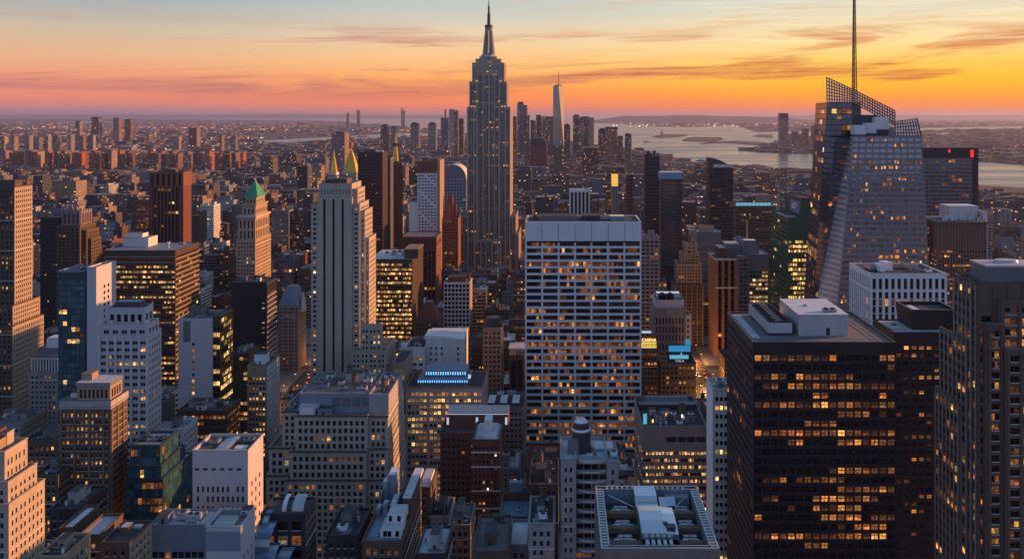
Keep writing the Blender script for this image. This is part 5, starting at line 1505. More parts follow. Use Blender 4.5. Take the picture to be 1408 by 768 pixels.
b = Bld('white_grid_block', 'white square-gridded block with a copper-lit right edge', 'office block', 610, 646, 900, 26, 'the white square-gridded block', 470, 'white_panel')
b.main(389, f=S(cw=4.05, fh=4.6, ww=.74, wh=.74, rec=.7, lit=.02, glass='glass_black', ms=.4, mt=.8), r=dict(WARMSIDE, none=True, wall='tan_brick'), par=.8); m = b.part('bulkhead'); m.box(b.X(615), b.X(640), b.Y + 6, b.Y + 20, b.Z(389) + .01, b.Z(382), 'rust_panel', 'tar_roof'); b.tank(b.X(643), b.Y + 8, b.Z(389)); b.done()  # copper light on the right edge is painted as a tan wall
b = Bld('red_gable_block', 'small dark block with a red hipped roof and amber windows', 'office block', 570, 603, 800, 26, 'the red hipped roof block', 475, 'brown_brick')
Y, X, Z = b.Y, b.X, b.Z
b.main(441, f=S(cw=3, fh=4.1, ww=.6, wh=.55, lit=.42, lits=AMB), par=.8); m = b.part('hip_roof'); m.frustum((X(570) + X(603)) / 2, Y + 13, Z(441) + .01, Z(418), 11, 12.5, 3, 1, 'maroon_roof', 'white_panel'); m = b.part('chimney'); m.box(X(580), X(582), Y + 11, Y + 13, Z(424), Z(413), 'pale_stone'); b.done()

b = Bld('gold_window_block', 'tan pier-and-window block glowing with yellow windows below blue rooftop lights', 'office block', 558, 664, 560, 36, 'the yellow-window block', 655, 'tan_brick')
Y, X, Z = b.Y, b.X, b.Z
GW = S(cw=3.0, fh=4.3, ww=.74, wh=.52, rec=.4, lit=.62, lits=[('lit_yellow', 5), ('lit_amber', 4), ('lit_dim', 2)], g=5, gap=1.6, ms=1.0, mt=1.6, rib=(.5, 1.0, 5, 'limestone'), mun='charcoal', runs=True, wall='limestone')
b.main(534, f=GW, r=dict(GW, lit=.15), roof='tar_roof', par=1.4)
m = b.part('roof_terrace'); m.box(X(572), X(644), Y + 5, Y + 27, Z(534) + .01, Z(534) + 4.6, 'slate_panel', 'blue_grey'); m.box(X(580), X(640), Y + 10, Y + 26, Z(534) + 4.61, Z(534) + 8.8, 'slate_panel', 'blue_grey')
for k in range(22):
    m = b.part('blue_lamp'); m.box(X(573 + k * 3.2), X(574.4 + k * 3.2), Y + 4.8, Y + 4.98, Z(534) + 2.6, Z(534) + 4.0, 'lamp_blue')
for k in range(17):
    m = b.part('blue_lamp'); m.box(X(582 + k * 3.4), X(583.6 + k * 3.4), Y + 9.8, Y + 9.98, Z(534) + 6.2, Z(534) + 8.2, 'lamp_blue' if k % 5 else 'screen_white')
m = b.part('blue_sign'); m.box(X(642), X(645.5), Y + 7, Y + 9, Z(534) + 4.62, Z(520), 'screen_white', bottom=True); b.done()
b = Bld('yellow_corner_block', 'narrow dim block topped by one big square yellow window beside the yellow-window block', 'office block', 540, 557, 566, 30, 'the big-square-window block', 650, 'tan_brick')
Y, X, Z = b.Y, b.X, b.Z
b.main(500, f=S(cw=2.6, fh=4.3, ww=.6, wh=.5, lit=.55, lits=AMB, topblank=11), roof='tar_roof'); m = b.part('big_window'); m.box(X(543.5), X(555.5), Y - .08, Y - .02, Z(522), Z(508), 'lit_yellow'); b.done()
b = Bld('white_curve_block', 'pale windowed wall block with a swept white roof edge behind blue rooftop lights', 'office block', 585, 637, 645, 34, 'the swept white roof block', 525, 'pale_stone')
Y, X, Z = b.Y, b.X, b.Z
b.main(466, f=S(cw=4.2, fh=4.4, ww=.34, wh=.5, rec=.4, lit=0, ms=2, mt=5, skip=lambda i, j, nc, nr: i in (3, 4) or (i * 5 + j) % 6 == 2), r=S(none=True), roof='membrane', par=0); m = b.part('roof_edge')
for k in range(8):
    t0, t1 = k / 8, (k + 1) / 8
    ya, yb = 461 + 6 * t0 ** 2, 461 + 6 * t1 ** 2
    m.poly([(X(584) + t0 * (X(638) - X(584)), Y - .6, Z(466)), (X(584) + t1 * (X(638) - X(584)), Y - .6, Z(466)), (X(584) + t1 * (X(638) - X(584)), Y - .6, Z(yb)), (X(584) + t0 * (X(638) - X(584)), Y - .6, Z(ya))], 'white_panel'); m.poly([(X(584) + t0 * (X(638) - X(584)), Y - .6, Z(ya)), (X(584) + t1 * (X(638) - X(584)), Y - .6, Z(yb)), (X(584) + t1 * (X(638) - X(584)), Y + 20, Z(yb)), (X(584) + t0 * (X(638) - X(584)), Y + 20, Z(ya))], 'membrane')
m.poly([(X(584), Y + 20, Z(466)), (X(584), Y - .6, Z(466)), (X(584), Y - .6, Z(461)), (X(584), Y + 20, Z(461))], 'white_panel'); b.done()
b = Bld('white_bay_block', 'white-framed block with dark roof and blue-grey window bays beside the swept white roof', 'office block', 557, 584, 640, 30, 'the white-framed bay block', 525, 'pale_stone'); b.main(480, f=S(cw=5.2, fh=4.4, ww=.7, wh=.5, sub=4, lit=.15, lits=AMB, glass='glass_blue', mt=5), roof='tar_roof', par=1.6); b.clutter(b.x0 + 2, b.x1 - 2, b.Y + 3, b.Y + 26, b.Z(480), 4, tank=0); b.done()
b = Bld('rounded_tan_tower', 'narrow tan tower with dark rounded top left of the white gridded slab', 'apartment tower', 664, 690, 700, 24, 'the rounded tan tower', 520, 'tan_brick')
Y, X, Z = b.Y, b.X, b.Z
b.main(452, f=S(cw=3.2, fh=3.9, ww=.5, wh=.5, rec=.4, lit=.12, lits=AMB), r=S(none=True), par=.8); m = b.part('rounded_roof'); m.cyl((X(664) + X(690)) / 2, Y + 12, Z(452) + .01, Z(440), 7.6, 5.4, 'charcoal', 14, 'slate_panel'); b.done()
b = Bld('striped_roof_block', 'low block with three pale roof hatches left of the white gridded slab', 'commercial building', 664, 720, 600, 36, 'the roof-hatch block', 640, 'mauve_stone')
Y, X, Z = b.Y, b.X, b.Z
b.main(562, f=S(cw=3.2, fh=4, ww=.6, wh=.4, lit=.05), roof='tar_roof', par=.9)
for k in range(3):
    m = b.part('roof_hatch'); m.box(X(669 + k * 17), X(679 + k * 17), Y + 8, Y + 26, Z(562) + .01, Z(562) + 1.6, 'charcoal', 'membrane')
b.unit(X(700), Y + 31, Z(562), 6, 4, 3.0, 'aluminium'); b.unit(X(684), Y + 31, Z(562), 5, 4, 2.4, 'membrane'); b.done()
b = Bld('roof_pavilion_block', 'brown block with colonnaded white roof pavilion below the rounded tan tower', 'commercial building', 700, 721, 690, 30, 'the roof pavilion block', 560, 'brown_brick')
Y, X, Z = b.Y, b.X, b.Z
b.main(490, f=S(cw=7, fh=24, ww=.8, wh=.9, lit=.0, glass='glass_brown'), roof='gravel_roof'); m = b.part('roof_pavilion'); m.box(X(699), X(722), Y + 1, Y + 20, Z(482), Z(479), 'aluminium', 'pale_roof', bottom=True)
for k in range(6): m.box(X(700 + k * 4), X(700.8 + k * 4), Y + 2, Y + 2.6, Z(490), Z(482), 'aluminium')
b.done()

b = Bld('dark_brick_tower', 'dark red-brick block with a wide blue-lit roof terrace', 'apartment block', 605, 662, 482, 26, 'the dark blue-lit brick block', 690, 'dark_red_stone')
Y, X, Z = b.Y, b.X, b.Z
DB = S(cw=2.6, fh=3.6, ww=.5, wh=.42, rec=.3, lit=.16, lits=[('lit_orange', 4), ('lit_amber', 2), ('lit_white', 1)])
b.main(597, f=DB, roof='tar_roof'); m = b.part('roof_terrace'); m.box(X(611), X(697), Y + 10, Y + 11, Z(597), Z(578), 'dark_red_stone', 'screen_white'); m.box(X(611), X(697), Y + 11.01, Y + 25, Z(597), Z(577), 'dark_red_stone', 'blue_roof')  # blue light on the terrace put into roof colour and a glowing strip
for k in range(3):
    m = b.part('roof_lamp'); m.box(X(611 + k * 41), X(614 + k * 41), Y + 9.8, Y + 9.98, Z(592), Z(582), 'screen_white')
b.done()
b = Bld('white_banded_block', 'dark brick block with four white cornice bands and a white stepped rooftop', 'apartment block', 649, 687, 440, 26, 'the white-banded brick block', 768, 'dark_red_stone')
Y, X, Z = b.Y, b.X, b.Z
b.main(607, f=dict(DB, cw=1.95, lit=.25, lits=[('lit_white', 4), ('lit_orange', 3), ('lit_dim', 3)]), roof='pale_roof', par=1.2)
for yy in (621, 641, 674, 698):
    m = b.part('cornice'); m.box(b.x0 - .35, b.x1 + .35, Y - .4, Y - .02, Z(yy + 1.2), Z(yy - .6), 'pale_stone', bottom=True)
m = b.part('stepped_penthouse'); m.box(X(655), X(682), Y + 4, Y + 20, Z(607) + .01, Z(600), 'membrane', 'pale_roof'); m.box(X(664), X(674), Y + 8, Y + 17, Z(600) + .003, Z(585), 'white_panel', 'membrane'); m = b.part('roof_statue'); m.frustum(X(657.5), Y + 3, Z(607) + .01, Z(592), .7, .7, .25, .25, 'pale_stone'); b.done()
b = Bld('blue_roof_block', 'low block with a blue tarpaulin-coloured roof and bright yellow office floors', 'office block', 687, 727, 400, 24, 'the blue roof block', 760, 'slate_panel')
Y, X, Z = b.Y, b.X, b.Z
b.main(712, f=S(cw=5.4, fh=4.3, ww=.86, wh=.55, sub=5, lit=.8, lits=YEL, rec=.3, ms=.5, mt=2.2, rib=(.4, .7, 1, 'blue_grey')), roof='blue_roof', par=1.0); b.unit(X(712), Y + 8, Z(712), 2.2, 2.2, 1.0, 'membrane'); m = b.part('roof_step'); m.box(X(689), X(726), Y + 18, Y + 23, Z(712) + .01, Z(700), 'rust_panel', 'tar_roof'); m = b.part('roof_step'); m.box(X(697), X(716), Y + 18.5, Y + 22, Z(700) + .003, Z(687), 'blue_grey', 'blue_roof'); b.done()
b = Bld('terrace_roof_block', 'cluttered block with white terrace penthouse and a pale blue roof deck', 'apartment block', 498, 553, 330, 46, 'the white terrace penthouse block', 768, 'brown_brick')
Y, X, Z = b.Y, b.X, b.Z
b.main(746, f=S(cw=2.6, fh=3.6, ww=.5, wh=.6, rec=.4, lit=.3, lits=AMB, mun='charcoal'), roof='blue_grey', par=1.0)
z = Z(746)
m = b.part('penthouse'); m.box(X(520), X(549), Y + 4, Y + 14, z + .01, z + 3.6, 'white_panel', 'pale_roof'); m.box(X(526), X(550), Y + 9, Y + 18, z + 3.61, z + 7.0, 'white_panel', 'pale_roof')
for xx, zz, dy in ((524, .6, 4), (530, .6, 4), (541, .6, 4), (528, 4.2, 9), (540, 4.2, 9)):
    m = b.part('penthouse_window'); m.box(X(xx), X(xx + 5), Y + dy - .08, Y + dy - .02, z + zz, z + zz + 2.2, 'glass_black')
m = b.part('roof_deck'); m.box(X(505), X(516), Y + 4, Y + 18, z + .02, z + .5, 'blue_roof'); m = b.part('upper_roof'); m.box(X(540), X(553) - .1, Y + 20, Y + 44, z + .01, z + 8.5, 'brown_brick', 'pale_roof')
for (xa, xb, d0, d1, h, mt, tp) in ((493, 502, 30, 34, 6, 'slate_panel', 'pale_roof'), (501, 508, 34, 39, 9, 'blue_grey', 'membrane'), (507, 519, 36, 45, 11, 'blue_grey', 'membrane'), (510, 517, 22, 26, 5, 'blue_grey', 'pale_roof'), (498, 506, 22, 27, 3, 'slate_panel', 'pale_roof'), (520, 530, 22, 33, 4.5, 'charcoal', 'pale_roof'), (532, 539, 26, 43, 6.5, 'charcoal', 'tar_roof')):
    m = b.part('rooftop_unit'); m.box(max(X(xa), b.x0 + .6), X(xb), Y + d0, Y + d1, z + .01, z + h, mt, tp); m.box(max(X(xa), b.x0 + .6) + .4, X(xb) - .4, Y + d0 + .4, Y + d1 - .4, z + h + .003, z + h + .3, 'charcoal', tp)
b.done()
b = Bld('terrace_neighbour_block', 'tall narrow brown block with white roof boxes right of the terrace penthouse', 'apartment block', 562, 592, 400, 22, 'the white roof-box block', 768, 'brown_brick'); b.main(672, f=S(cw=3.4, fh=3.7, ww=.3, wh=.4, lit=.1, lits=AMB), roof='pale_roof'); m = b.part('bulkhead'); m.box(b.X(563), b.X(575), b.Y + 3, b.Y + 16, b.Z(672) + .01, b.Z(662), 'white_panel', 'membrane'); m = b.part('bulkhead'); m.box(b.X(578), b.X(590), b.Y + 6, b.Y + 18, b.Z(672) + .01, b.Z(665), 'membrane', 'pale_roof'); b.done()
b = Bld('glass_wing_block', 'dark-roofed block fronted by curved blue glass sails and silver roof hoods', 'commercial building', 358, 420, 345, 15, 'the blue glass sail block', 768, 'charcoal')
Y, X, Z = b.Y, b.X, b.Z
z = Z(708)
b.main(708, f=S(cw=5, fh=6, ww=.7, wh=.6, lit=.02, glass='glass_black'), r=S(cw=2.2, fh=3.6, ww=.5, wh=.55, lit=.0, wall='brown_brick'), roof='tar_roof', par=.8)
def sail(x0, x1, z0, z1, d0, d1, mat, n=8):
    m = b.part('glass_sail')
    for k in range(n):
        t0, t1 = k / n, (k + 1) / n
        c = lambda t: (math.cos(t * math.pi / 2), math.sin(t * math.pi / 2))
        (a0, s0), (a1, s1) = c(t0), c(t1)
        y0_, y1_ = d1 + (d0 - d1) * a0, d1 + (d0 - d1) * a1
        za, zb = z0 + (z1 - z0) * s0, z0 + (z1 - z0) * s1
        sh = (x1 - x0) * .35
        m.poly([(x0 + sh * t0, y0_, za), (x1 + sh * t0, y0_, za), (x1 + sh * t1, y1_, zb), (x0 + sh * t1, y1_, zb)], mat if k % 3 else 'aluminium'); m.poly([(x0 + sh * t1, y1_ + .2, zb - .2), (x1 + sh * t1, y1_ + .2, zb - .2), (x1 + sh * t0, y0_ + .2, za - .2), (x0 + sh * t0, y0_ + .2, za - .2)], 'steel')
G('glass_sail', (.10, .22, .36), .12, 2.4)
sail(X(357), X(376), Z(768), z - 2, Y - 9, Y - .2, 'glass_sail'); sail(X(372), X(386), Z(800), Z(738), Y - 13, Y - 4, 'glass_sail'); sail(X(384), X(402), Z(800), Z(748), Y - 15, Y - 2, 'blue_roof'); sail(X(362), X(370), Z(735), z + 1, Y - 5, Y + 3, 'blue_roof', 6)
for xa in (384, 398):
    m = b.part('roof_hood')
    for k in range(6):
        a0, a1 = k / 6 * math.pi * .6, (k + 1) / 6 * math.pi * .6
        m.poly([(X(xa), Y + 9 - 6 * math.cos(a0), z + .2 + 4 * math.sin(a0)), (X(xa + (6 if xa == 384 else 16)), Y + 9 - 6 * math.cos(a0), z + .2 + 4 * math.sin(a0)), (X(xa + (6 if xa == 384 else 16)), Y + 9 - 6 * math.cos(a1), z + .2 + 4 * math.sin(a1)), (X(xa), Y + 9 - 6 * math.cos(a1), z + .2 + 4 * math.sin(a1))], 'membrane' if xa == 384 else 'aluminium')
b.done()
for (nm, lb, x0, x1, yt, Y, D, wl, rf, sh) in (
    ('dark_loft_block', 'narrow dark block with pale blue roof huts between stone block and terrace penthouse', 448, 492, 738, 345, 24, 'charcoal', 'tar_roof', 'the narrow dark hut block'),
    ('grey_loft_block', 'small grey block with white parapet and two black windows below the dark brick block', 590, 618, 712, 400, 20, 'concrete', 'tar_roof', 'the small white-parapet block'),
    ('orange_lit_block', 'small brick block with gravel roof and street-lit orange face', 617, 647, 724, 385, 22, 'tan_brick', 'gravel_roof', 'the orange-faced brick block'),
    ('bottom_grey_block', 'lowest grey block with pale roof under the blue roof block', 700, 726, 752, 345, 22, 'grey_stone', 'membrane', 'the lowest pale-roof block'),
    ('bottom_dark_block', 'dark low block at the bottom under the white-banded brick block', 650, 698, 760, 330, 30, 'dark_stone', 'gravel_roof', 'the dark bottom block'),
    ('bottom_roof_block', 'slate-roofed low block at the bottom beside the small white-parapet block', 572, 612, 764, 320, 22, 'charcoal', 'pale_roof', 'the slate low roof'),
    ('tan_grid_block', 'narrow tan block with neat dark windows left of the round-crowned tower', 727, 762, 722, 335, 24, 'concrete', 'tar_roof', 'the narrow tan window block'),
    ('shadow_block', 'deep-shaded brown block with glazed roof room between slab base and narrow tan block', 728, 768, 668, 400, 30, 'brown_brick', 'tar_roof', 'the shaded brown block'),
    ('maroon_block', 'low maroon block with dark curved roof before the foot of the white slab', 724, 772, 646, 520, 40, 'red_brick', 'maroon_roof', 'the low maroon block')):
    b = H(nm, lb, 'building', x0, x1, yt, Y, D, wl, S(cw=2.5, fh=3.8, ww=.5, wh=.56, rec=.4, lit=.14, lits=AMB, mun='charcoal' if Y < 420 else 0), roof=rf, short=sh, n=6, tank=.2)
    b.done()

# ---- round-crowned tower
b = Bld('round_crown_tower', 'apartment tower with curved balcony bands and a silver cylinder crown', 'apartment tower', 771, 851, 340, 26, 'the round-crowned tower', 768, 'concrete')
Y, X, Z = b.Y, b.X, b.Z
z = Z(634)
b.tier(X(771), X(792), Y, Y + 24, 0, z, f=S(cw=2.6, fh=4.0, ww=.42, wh=.5, rec=.4, lit=.03), l=S(none=True), roof='pale_roof'); b.tier(X(835), X(851), Y + 2, Y + 24, 0, Z(640), f=S(cw=2.4, fh=4.0, ww=.45, wh=.5, lit=.06), roof='pale_roof'); b.tier(X(792) + .02, X(835) - .02, Y + 3.2, Y + 24, 0, z - .3, f=S(cw=3.1, fh=4.0, ww=.92, wh=.7, rec=.1, lit=.22, lits=AMB, glass='glass_black', ms=.1), roof='pale_roof')
nf = int(z / 4.0)
for k in range(nf):
    zz = z - 1.2 - k * 4.0
    if zz < 40: break
    m = b.part('balcony'); n = 8
    xa, xb = X(792) + .05, X(835) - .05
    for i in range(n):
        t0, t1 = i / n, (i + 1) / n
        c0, c1 = Y + 3.1 - 2.4 * math.sin(math.pi * t0) ** .7, Y + 3.1 - 2.4 * math.sin(math.pi * t1) ** .7
        x0_, x1_ = xa + (xb - xa) * t0, xa + (xb - xa) * t1
        m.poly([(x0_, c0, zz), (x1_, c1, zz), (x1_, c1, zz + .8), (x0_, c0, zz + .8)], 'lilac_concrete'); m.poly([(x0_, c0, zz + .8), (x1_, c1, zz + .8), (x1_, Y + 3.15, zz + .8), (x0_, Y + 3.15, zz + .8)], 'pale_roof' if k == 0 else 'concrete'); m.poly([(x0_, Y + 3.15, zz), (x1_, Y + 3.15, zz), (x1_, c1, zz), (x0_, c0, zz)], 'concrete')
m = b.part('crown_cylinder'); xc = X(800); yc = Y + 12
m.cyl(xc, yc, z + .01, pz(590, Y + 12), 4.2, 3.7, 'charcoal', 24); m.cyl(xc, yc, pz(590, Y + 12) + .003, pz(587, Y + 12), 4.0, 3.9, 'membrane', 24); m.cyl(xc, yc, pz(587, Y + 12) + .003, pz(579, Y + 12), 3.6, 3.2, 'charcoal', 24, 'steel'); m.cyl(xc, yc, pz(579, Y + 12) + .003, pz(575, Y + 12), 2.5, 1.8, 'membrane', 18, 'aluminium')
m = b.part('crown_wing'); m.frustum(xc - 3.4, yc - 3.5, z + .01, pz(602, Y + 9), 2.6, 1.2, 2.0, .6, 'slate_panel'); m = b.part('crown_wing'); m.frustum(xc + 5, yc - 1, z + .01, pz(618, Y + 9), 1.4, 4.2, .2, .8, 'slate_panel')
m = b.part('glass_roof_room'); m.frustum(X(832), Y + 16, z + .01, pz(611, Y + 16), 4.6, 5, 4.0, 4, 'steel', 'aluminium'); b.unit(X(846), Y + 10, Z(640), 3, 4, 2, 'membrane'); b.unit(X(812), Y + 5.6, z - .3, 2, 1.6, 1.4, 'membrane')
b.ext = [X(771), X(851), Y - .4, Y + 24, z]; b.done()

# ------------------------------------------------------------------ right of the middle
b = Bld('brown_plant_block', 'low brown block with blank upper wall, roof plant and gold ribbon windows', 'office block', 883, 972, 480, 52, 'the brown roof-plant block', 690, 'mauve_stone')
Y, X, Z = b.Y, b.X, b.Z
b.main(588, f=S(cw=5.4, fh=4.1, ww=.94, wh=.46, rec=.3, sub=6, lit=.5, lits=YEL, topblank=11, ms=.4, glass='glass_brown'), roof='tar_roof', par=1.2)
m = b.part('recessed_band'); m.box(X(916), X(970), Y - .07, Y - .02, Z(607), Z(600), 'black_metal')
for k in range(3):
    m = b.part('band_post'); m.box(X(930 + k * 13), X(931.4 + k * 13), Y - .14, Y - .08, Z(607), Z(600), 'mauve_stone')
m = b.part('plant_row'); m.box(X(886), X(968), Y + 30, Y + 36, Z(588) + .01, Z(588) + 3, 'charcoal', 'slate_panel'); m = b.part('blue_door'); m.box(X(886), X(891), Y + 6, Y + 6.3, Z(588) + .01, Z(588) + 6, 'screen_cyan'); m = b.part('sloped_roof'); m.frustum(X(930), Y + 44, Z(588) + .01, Z(588) + 3.4, 14, 5, 13, 1, 'slate_panel', 'blue_grey')
b.clutter(X(896), X(966), Y + 4, Y + 28, Z(588), 16, big=False, tank=.1)
for k in range(6):
    m = b.part('roof_lamp'); m.cyl(X(900 + k * 11), Y + 9 + (k * 5) % 12, Z(588) + .01, Z(588) + 1.6, .35, .35, 'lamp_amber' if k != 4 else 'lamp_white', 8)
b.done()
b = Bld('white_edge_tower', 'narrow pale tower with white flank and balcony windows touching the wide black slab', 'apartment tower', 980, 1010, 400, 17, 'the narrow white-flanked tower', 720, 'pale_stone')
b.main(538, f=S(cw=2.4, fh=4.2, ww=.7, wh=.5, lit=.14, lits=YEL, rec=.6), l=S(none=True, wall='membrane'), roof='pale_roof', par=1.4); b.clutter(b.x0 + 1, b.x1 - 1, b.Y + 1, b.Y + 15, b.Z(538), 3, big=False, tank=0); b.done()
b = Bld('white_ribbed_block', 'white ribbed office block with tall black slot windows and pale roof boxes', 'office block', 1197, 1302, 520, 38, 'the white ribbed block', 440, 'white_panel')
Y, X, Z = b.Y, b.X, b.Z
WR = S(cw=3.95, fh=11.6, ww=.56, wh=.84, rec=.9, ms=.4, mt=2.4, lit=.0, glass='glass_black', wall='white_panel')
b.tier(b.x0, b.x1, Y, Y + 38, Z(399), Z(378), f=dict(WR, fh=9.4, mt=1.6), l=dict(WR, fh=9.4, mt=1.6, cw=3.6), roof='tar_roof', par=1.0); b.tier(b.x0, b.x1, Y, Y + 38, 0, Z(399), f=dict(WR, fh=4.6, wh=.9, lit=.28, lits=AMB, mt=.8), l=dict(WR, cw=3.6, fh=4.6, wh=.9, lit=.05, mt=.8), roof='tar_roof', par=0)
for xa, xb, d0, h in ((1208, 1216, 14, 3), (1217, 1224, 8, 5), (1226, 1238, 12, 5.5), (1241, 1252, 22, 2.4), (1262, 1280, 18, 3)):
    m = b.part('rooftop_unit'); m.box(X(xa), X(xb), Y + d0, Y + d0 + 9, Z(378) + .5, Z(378) + h, 'membrane' if h > 3 else 'steel'); m.box(X(xa) + .4, X(xb) - .4, Y + d0 + .4, Y + d0 + 8.6, Z(378) + .01, Z(378) + .49, 'charcoal')
b.clutter(X(1255), X(1298), Y + 3, Y + 16, Z(378), 4, big=False, tank=0); b.done()
b = Bld('green_glass_tower', 'dark green glass tower with yellow-lit floors, raised rear and white oval logo panel', 'office tower', 1083, 1128, 800, 66, 'the dark green tower', 432, 'green_metal')
Y, X, Z = b.Y, b.X, b.Z
GT = S(cw=4.6, fh=4.4, ww=.88, wh=.6, rec=.2, sub=3, lit=.75, lits=[('lit_yellow', 1)], glass='glass_green', topblank=18, ms=.6)
b.tier(X(1083), X(1128), Y, Y + 64, 0, Z(301), f=GT, l=dict(GT, sub=1, cw=3, lit=.05, topblank=2), roof='gravel_roof', par=1.0); b.tier(X(1103), X(1128) + .02, Y + 4, Y + 62, Z(301), Z(274), f=S(none=True), roof='maroon_roof', par=1.0)
m = b.part('logo_panel'); m.box(X(1103) - .5, X(1103) - .05, Y + 8, Y + 40, Z(295), Z(279), 'blue_grey')
m = b.part('logo'); yc, zc = Y + 26, Z(286.5)
ring = [(X(1103) - .56, yc + 8 * math.cos(2 * math.pi * k / 18), zc + 3.0 * math.sin(2 * math.pi * k / 18) - 1.2 * math.cos(2 * math.pi * k / 18)) for k in range(18)]
m.poly(ring[::-1], 'white_paint'); m.poly([(X(1103) - .60, yc + 3 * math.cos(a) - 2, zc + 1.1 * math.sin(a)) for a in [2 * math.pi * k / 8 for k in range(8)]][::-1], 'rust_panel')
m = b.part('roof_frame'); m.box(X(1086), X(1101), Y + 14, Y + 44, Z(301) + .01, Z(301) + 2, 'pale_roof', 'tar_roof'); b.done()
b = Bld('red_light_tower', 'grey glass tower with black top band and red aviation lights behind faceted tower', 'skyscraper', 1258, 1345, 900, 40, 'the red-light tower', 285, 'charcoal')
Y, X, Z = b.Y, b.X, b.Z
b.tier(X(1258), X(1337), Y, Y + 40, 0, Z(217), f=S(cw=3.6, fh=4.1, ww=.9, wh=.7, rec=.1, lit=.05, lits=[('lit_orange', 2), ('lit_dim', 3)], glass='glass_grey', wall='slate_panel', ms=.4), roof='tar_roof', par=0); b.tier(X(1337) + .02, X(1345), Y - .5, Y + 40, 0, Z(217), f=S(none=True), wall='black_metal', roof='tar_roof', par=0); b.tier(X(1257), X(1345), Y - .8, Y + 40.5, Z(217) + .003, Z(203), f=S(none=True), wall='black_metal', roof='tar_roof', par=0)
m = b.part('warning_light'); m.box(X(1334), X(1338), Y - 1.2, Y - .82, Z(216), Z(206), 'lamp_red'); m = b.part('warning_light'); m.frustum(X(1304.5), Y - 1.2, Z(209.5), Z(204.5), 1.2, .3, .3, .2, 'lamp_red'); b.done()
b = Bld('white_crown_block', 'brown office block with flared cornice and bright white rooftop plant', 'office block', 1289, 1357, 760, 44, 'the white roof-plant block', 385, 'brown_brick')
Y, X, Z = b.Y, b.X, b.Z
b.main(307, f=S(cw=2.6, fh=4.2, ww=.8, wh=.42, rec=.2, lit=.28, lits=[('lit_orange', 3), ('lit_amber', 2), ('lit_dim', 2)], topblank=22, glass='glass_brown', rib=(.3, .5, 1, 'mauve_stone')), roof='gravel_roof', par=0); m = b.part('cornice'); m.box(b.x0 - 1.4, b.x1 + 1.4, Y - 1.4, Y + 45, Z(307) + .003, Z(304.5), 'brown_brick', 'gravel_roof', bottom=True); m = b.part('plant_screen'); m.box(px(1305, Y + 14), px(1345, Y + 14), Y + 14, Y + 34, Z(304.5) + .01, pz(283, Y + 14), 'aluminium', 'membrane')
for k in range(14):
    m = b.part('flue'); m.cyl(px(1297 + k * 4, Y + 8), Y + 8 + (k % 3) * 1.4, Z(304.5) + .01, Z(304.5) + 3 + (k * 5) % 4, .7, .6, 'membrane', 8)
b.tier(X(1357) + .1, X(1364), Y + 8, Y + 40, 0, Z(294), f=S(none=True), wall='pale_stone'); b.tier(X(1270), X(1289) - 1.5, Y + 10, Y + 40, 0, Z(310), f=S(cw=3, fh=4, lit=.3, lits=AMB)); b.done()
b = Bld('copper_pier_tower', 'tower of copper-brown rounded piers with a white rim, joined to yellow-lit glass wing', 'office tower', 984, 1022, 900, 40, 'the copper pier tower', 470, 'dark_red_stone')
Y, X, Z = b.Y, b.X, b.Z
b.tier(X(984), X(1013), Y, Y + 38, 0, Z(357), f=S(cw=6, fh=4.2, ww=.55, wh=.9, rec=1.2, sp='black_metal', lit=.03, glass='glass_black', rib=(1.0, 2.6, 1, 'copper_panel')), l=S(cw=6, fh=4.2, ww=.5, wh=.9, rec=1.0, sp='black_metal', lit=0, rib=(1.0, 2.6, 1, 'copper_panel')), roof='gravel_roof', par=0); m = b.part('roof_rim'); m.box(X(983) , X(1014), Y - .8, Y + 39, Z(357) + .003, Z(355.3), 'white_panel', 'gravel_roof', bottom=True); m = b.part('roof_rim'); m.box(X(983), X(1014), Y - 1.3, Y - 1.05, Z(396), Z(394.4), 'white_panel', bottom=True)
m = b.part('bulkhead'); m.box(X(990), X(1000), Y + 6, Y + 30, Z(355.3) + .01, Z(342), 'dark_red_stone', 'pale_roof'); m = b.part('bulkhead'); m.box(X(1001), X(1020), Y + 10, Y + 30, Z(355.3) + .01, Z(337), 'slate_panel', 'pale_roof')
b.tier(X(1013) + .02, X(1028), Y - 6, Y + 30, 0, Z(352), f=S(cw=4.2, fh=4.4, ww=.9, wh=.7, lit=.02, glass='glass_grey'), wall='slate_panel', roof='pale_roof'); b.tier(X(1028) + .02, X(1056), Y - 4, Y + 30, 0, Z(350), f=S(cw=3.4, fh=4.4, ww=.8, wh=.55, lit=.75, lits=[('lit_yellow', 1)], topblank=14), wall='slate_panel', roof='pale_roof'); m = b.part('penthouse'); m.frustum(X(1034), Y + 14, Z(350) + .01, Z(332), 9.5, 9, 6.4, 6, 'slate_panel', 'membrane'); m = b.part('mast'); m.cyl(X(1031), Y + 14, Z(332), Z(306), .5, .3, 'aluminium', 8); b.done()
b = Bld('striped_glass_block', 'pale block crossed by blue-white glass stripes with cream flank tower', 'office block', 958, 991, 1050, 30, 'the blue-striped block', 400, 'slate_panel')
Y, X, Z = b.Y, b.X, b.Z
b.main(320, f=S(cw=60, fh=9.5, ww=.96, wh=.4, rec=.2, sub=8, lit=0, glass='glass_mirror', topblank=8, ms=.2, band=.5, bandmat='aluminium'), roof='pale_roof'); b.tier(X(947), X(958) - .02, Y - 4, Y + 24, 0, Z(317), f=S(cw=3, fh=9, ww=.2, wh=.2, lit=.0), wall='tan_brick', roof='pale_roof'); m = b.part('roof_sign'); m.box(X(962), X(984), Y + 10, Y + 11, Z(320), Z(311), 'tan_brick', 'pale_stone'); b.done()
b = Bld('deco_brown_tower', 'brown brick deco tower rising in narrow setbacks left of blue-striped block', 'apartment tower', 928, 967, 945, 30, 'the brown deco tower', 470, 'tan_brick')
Y, X, Z = b.Y, b.X, b.Z
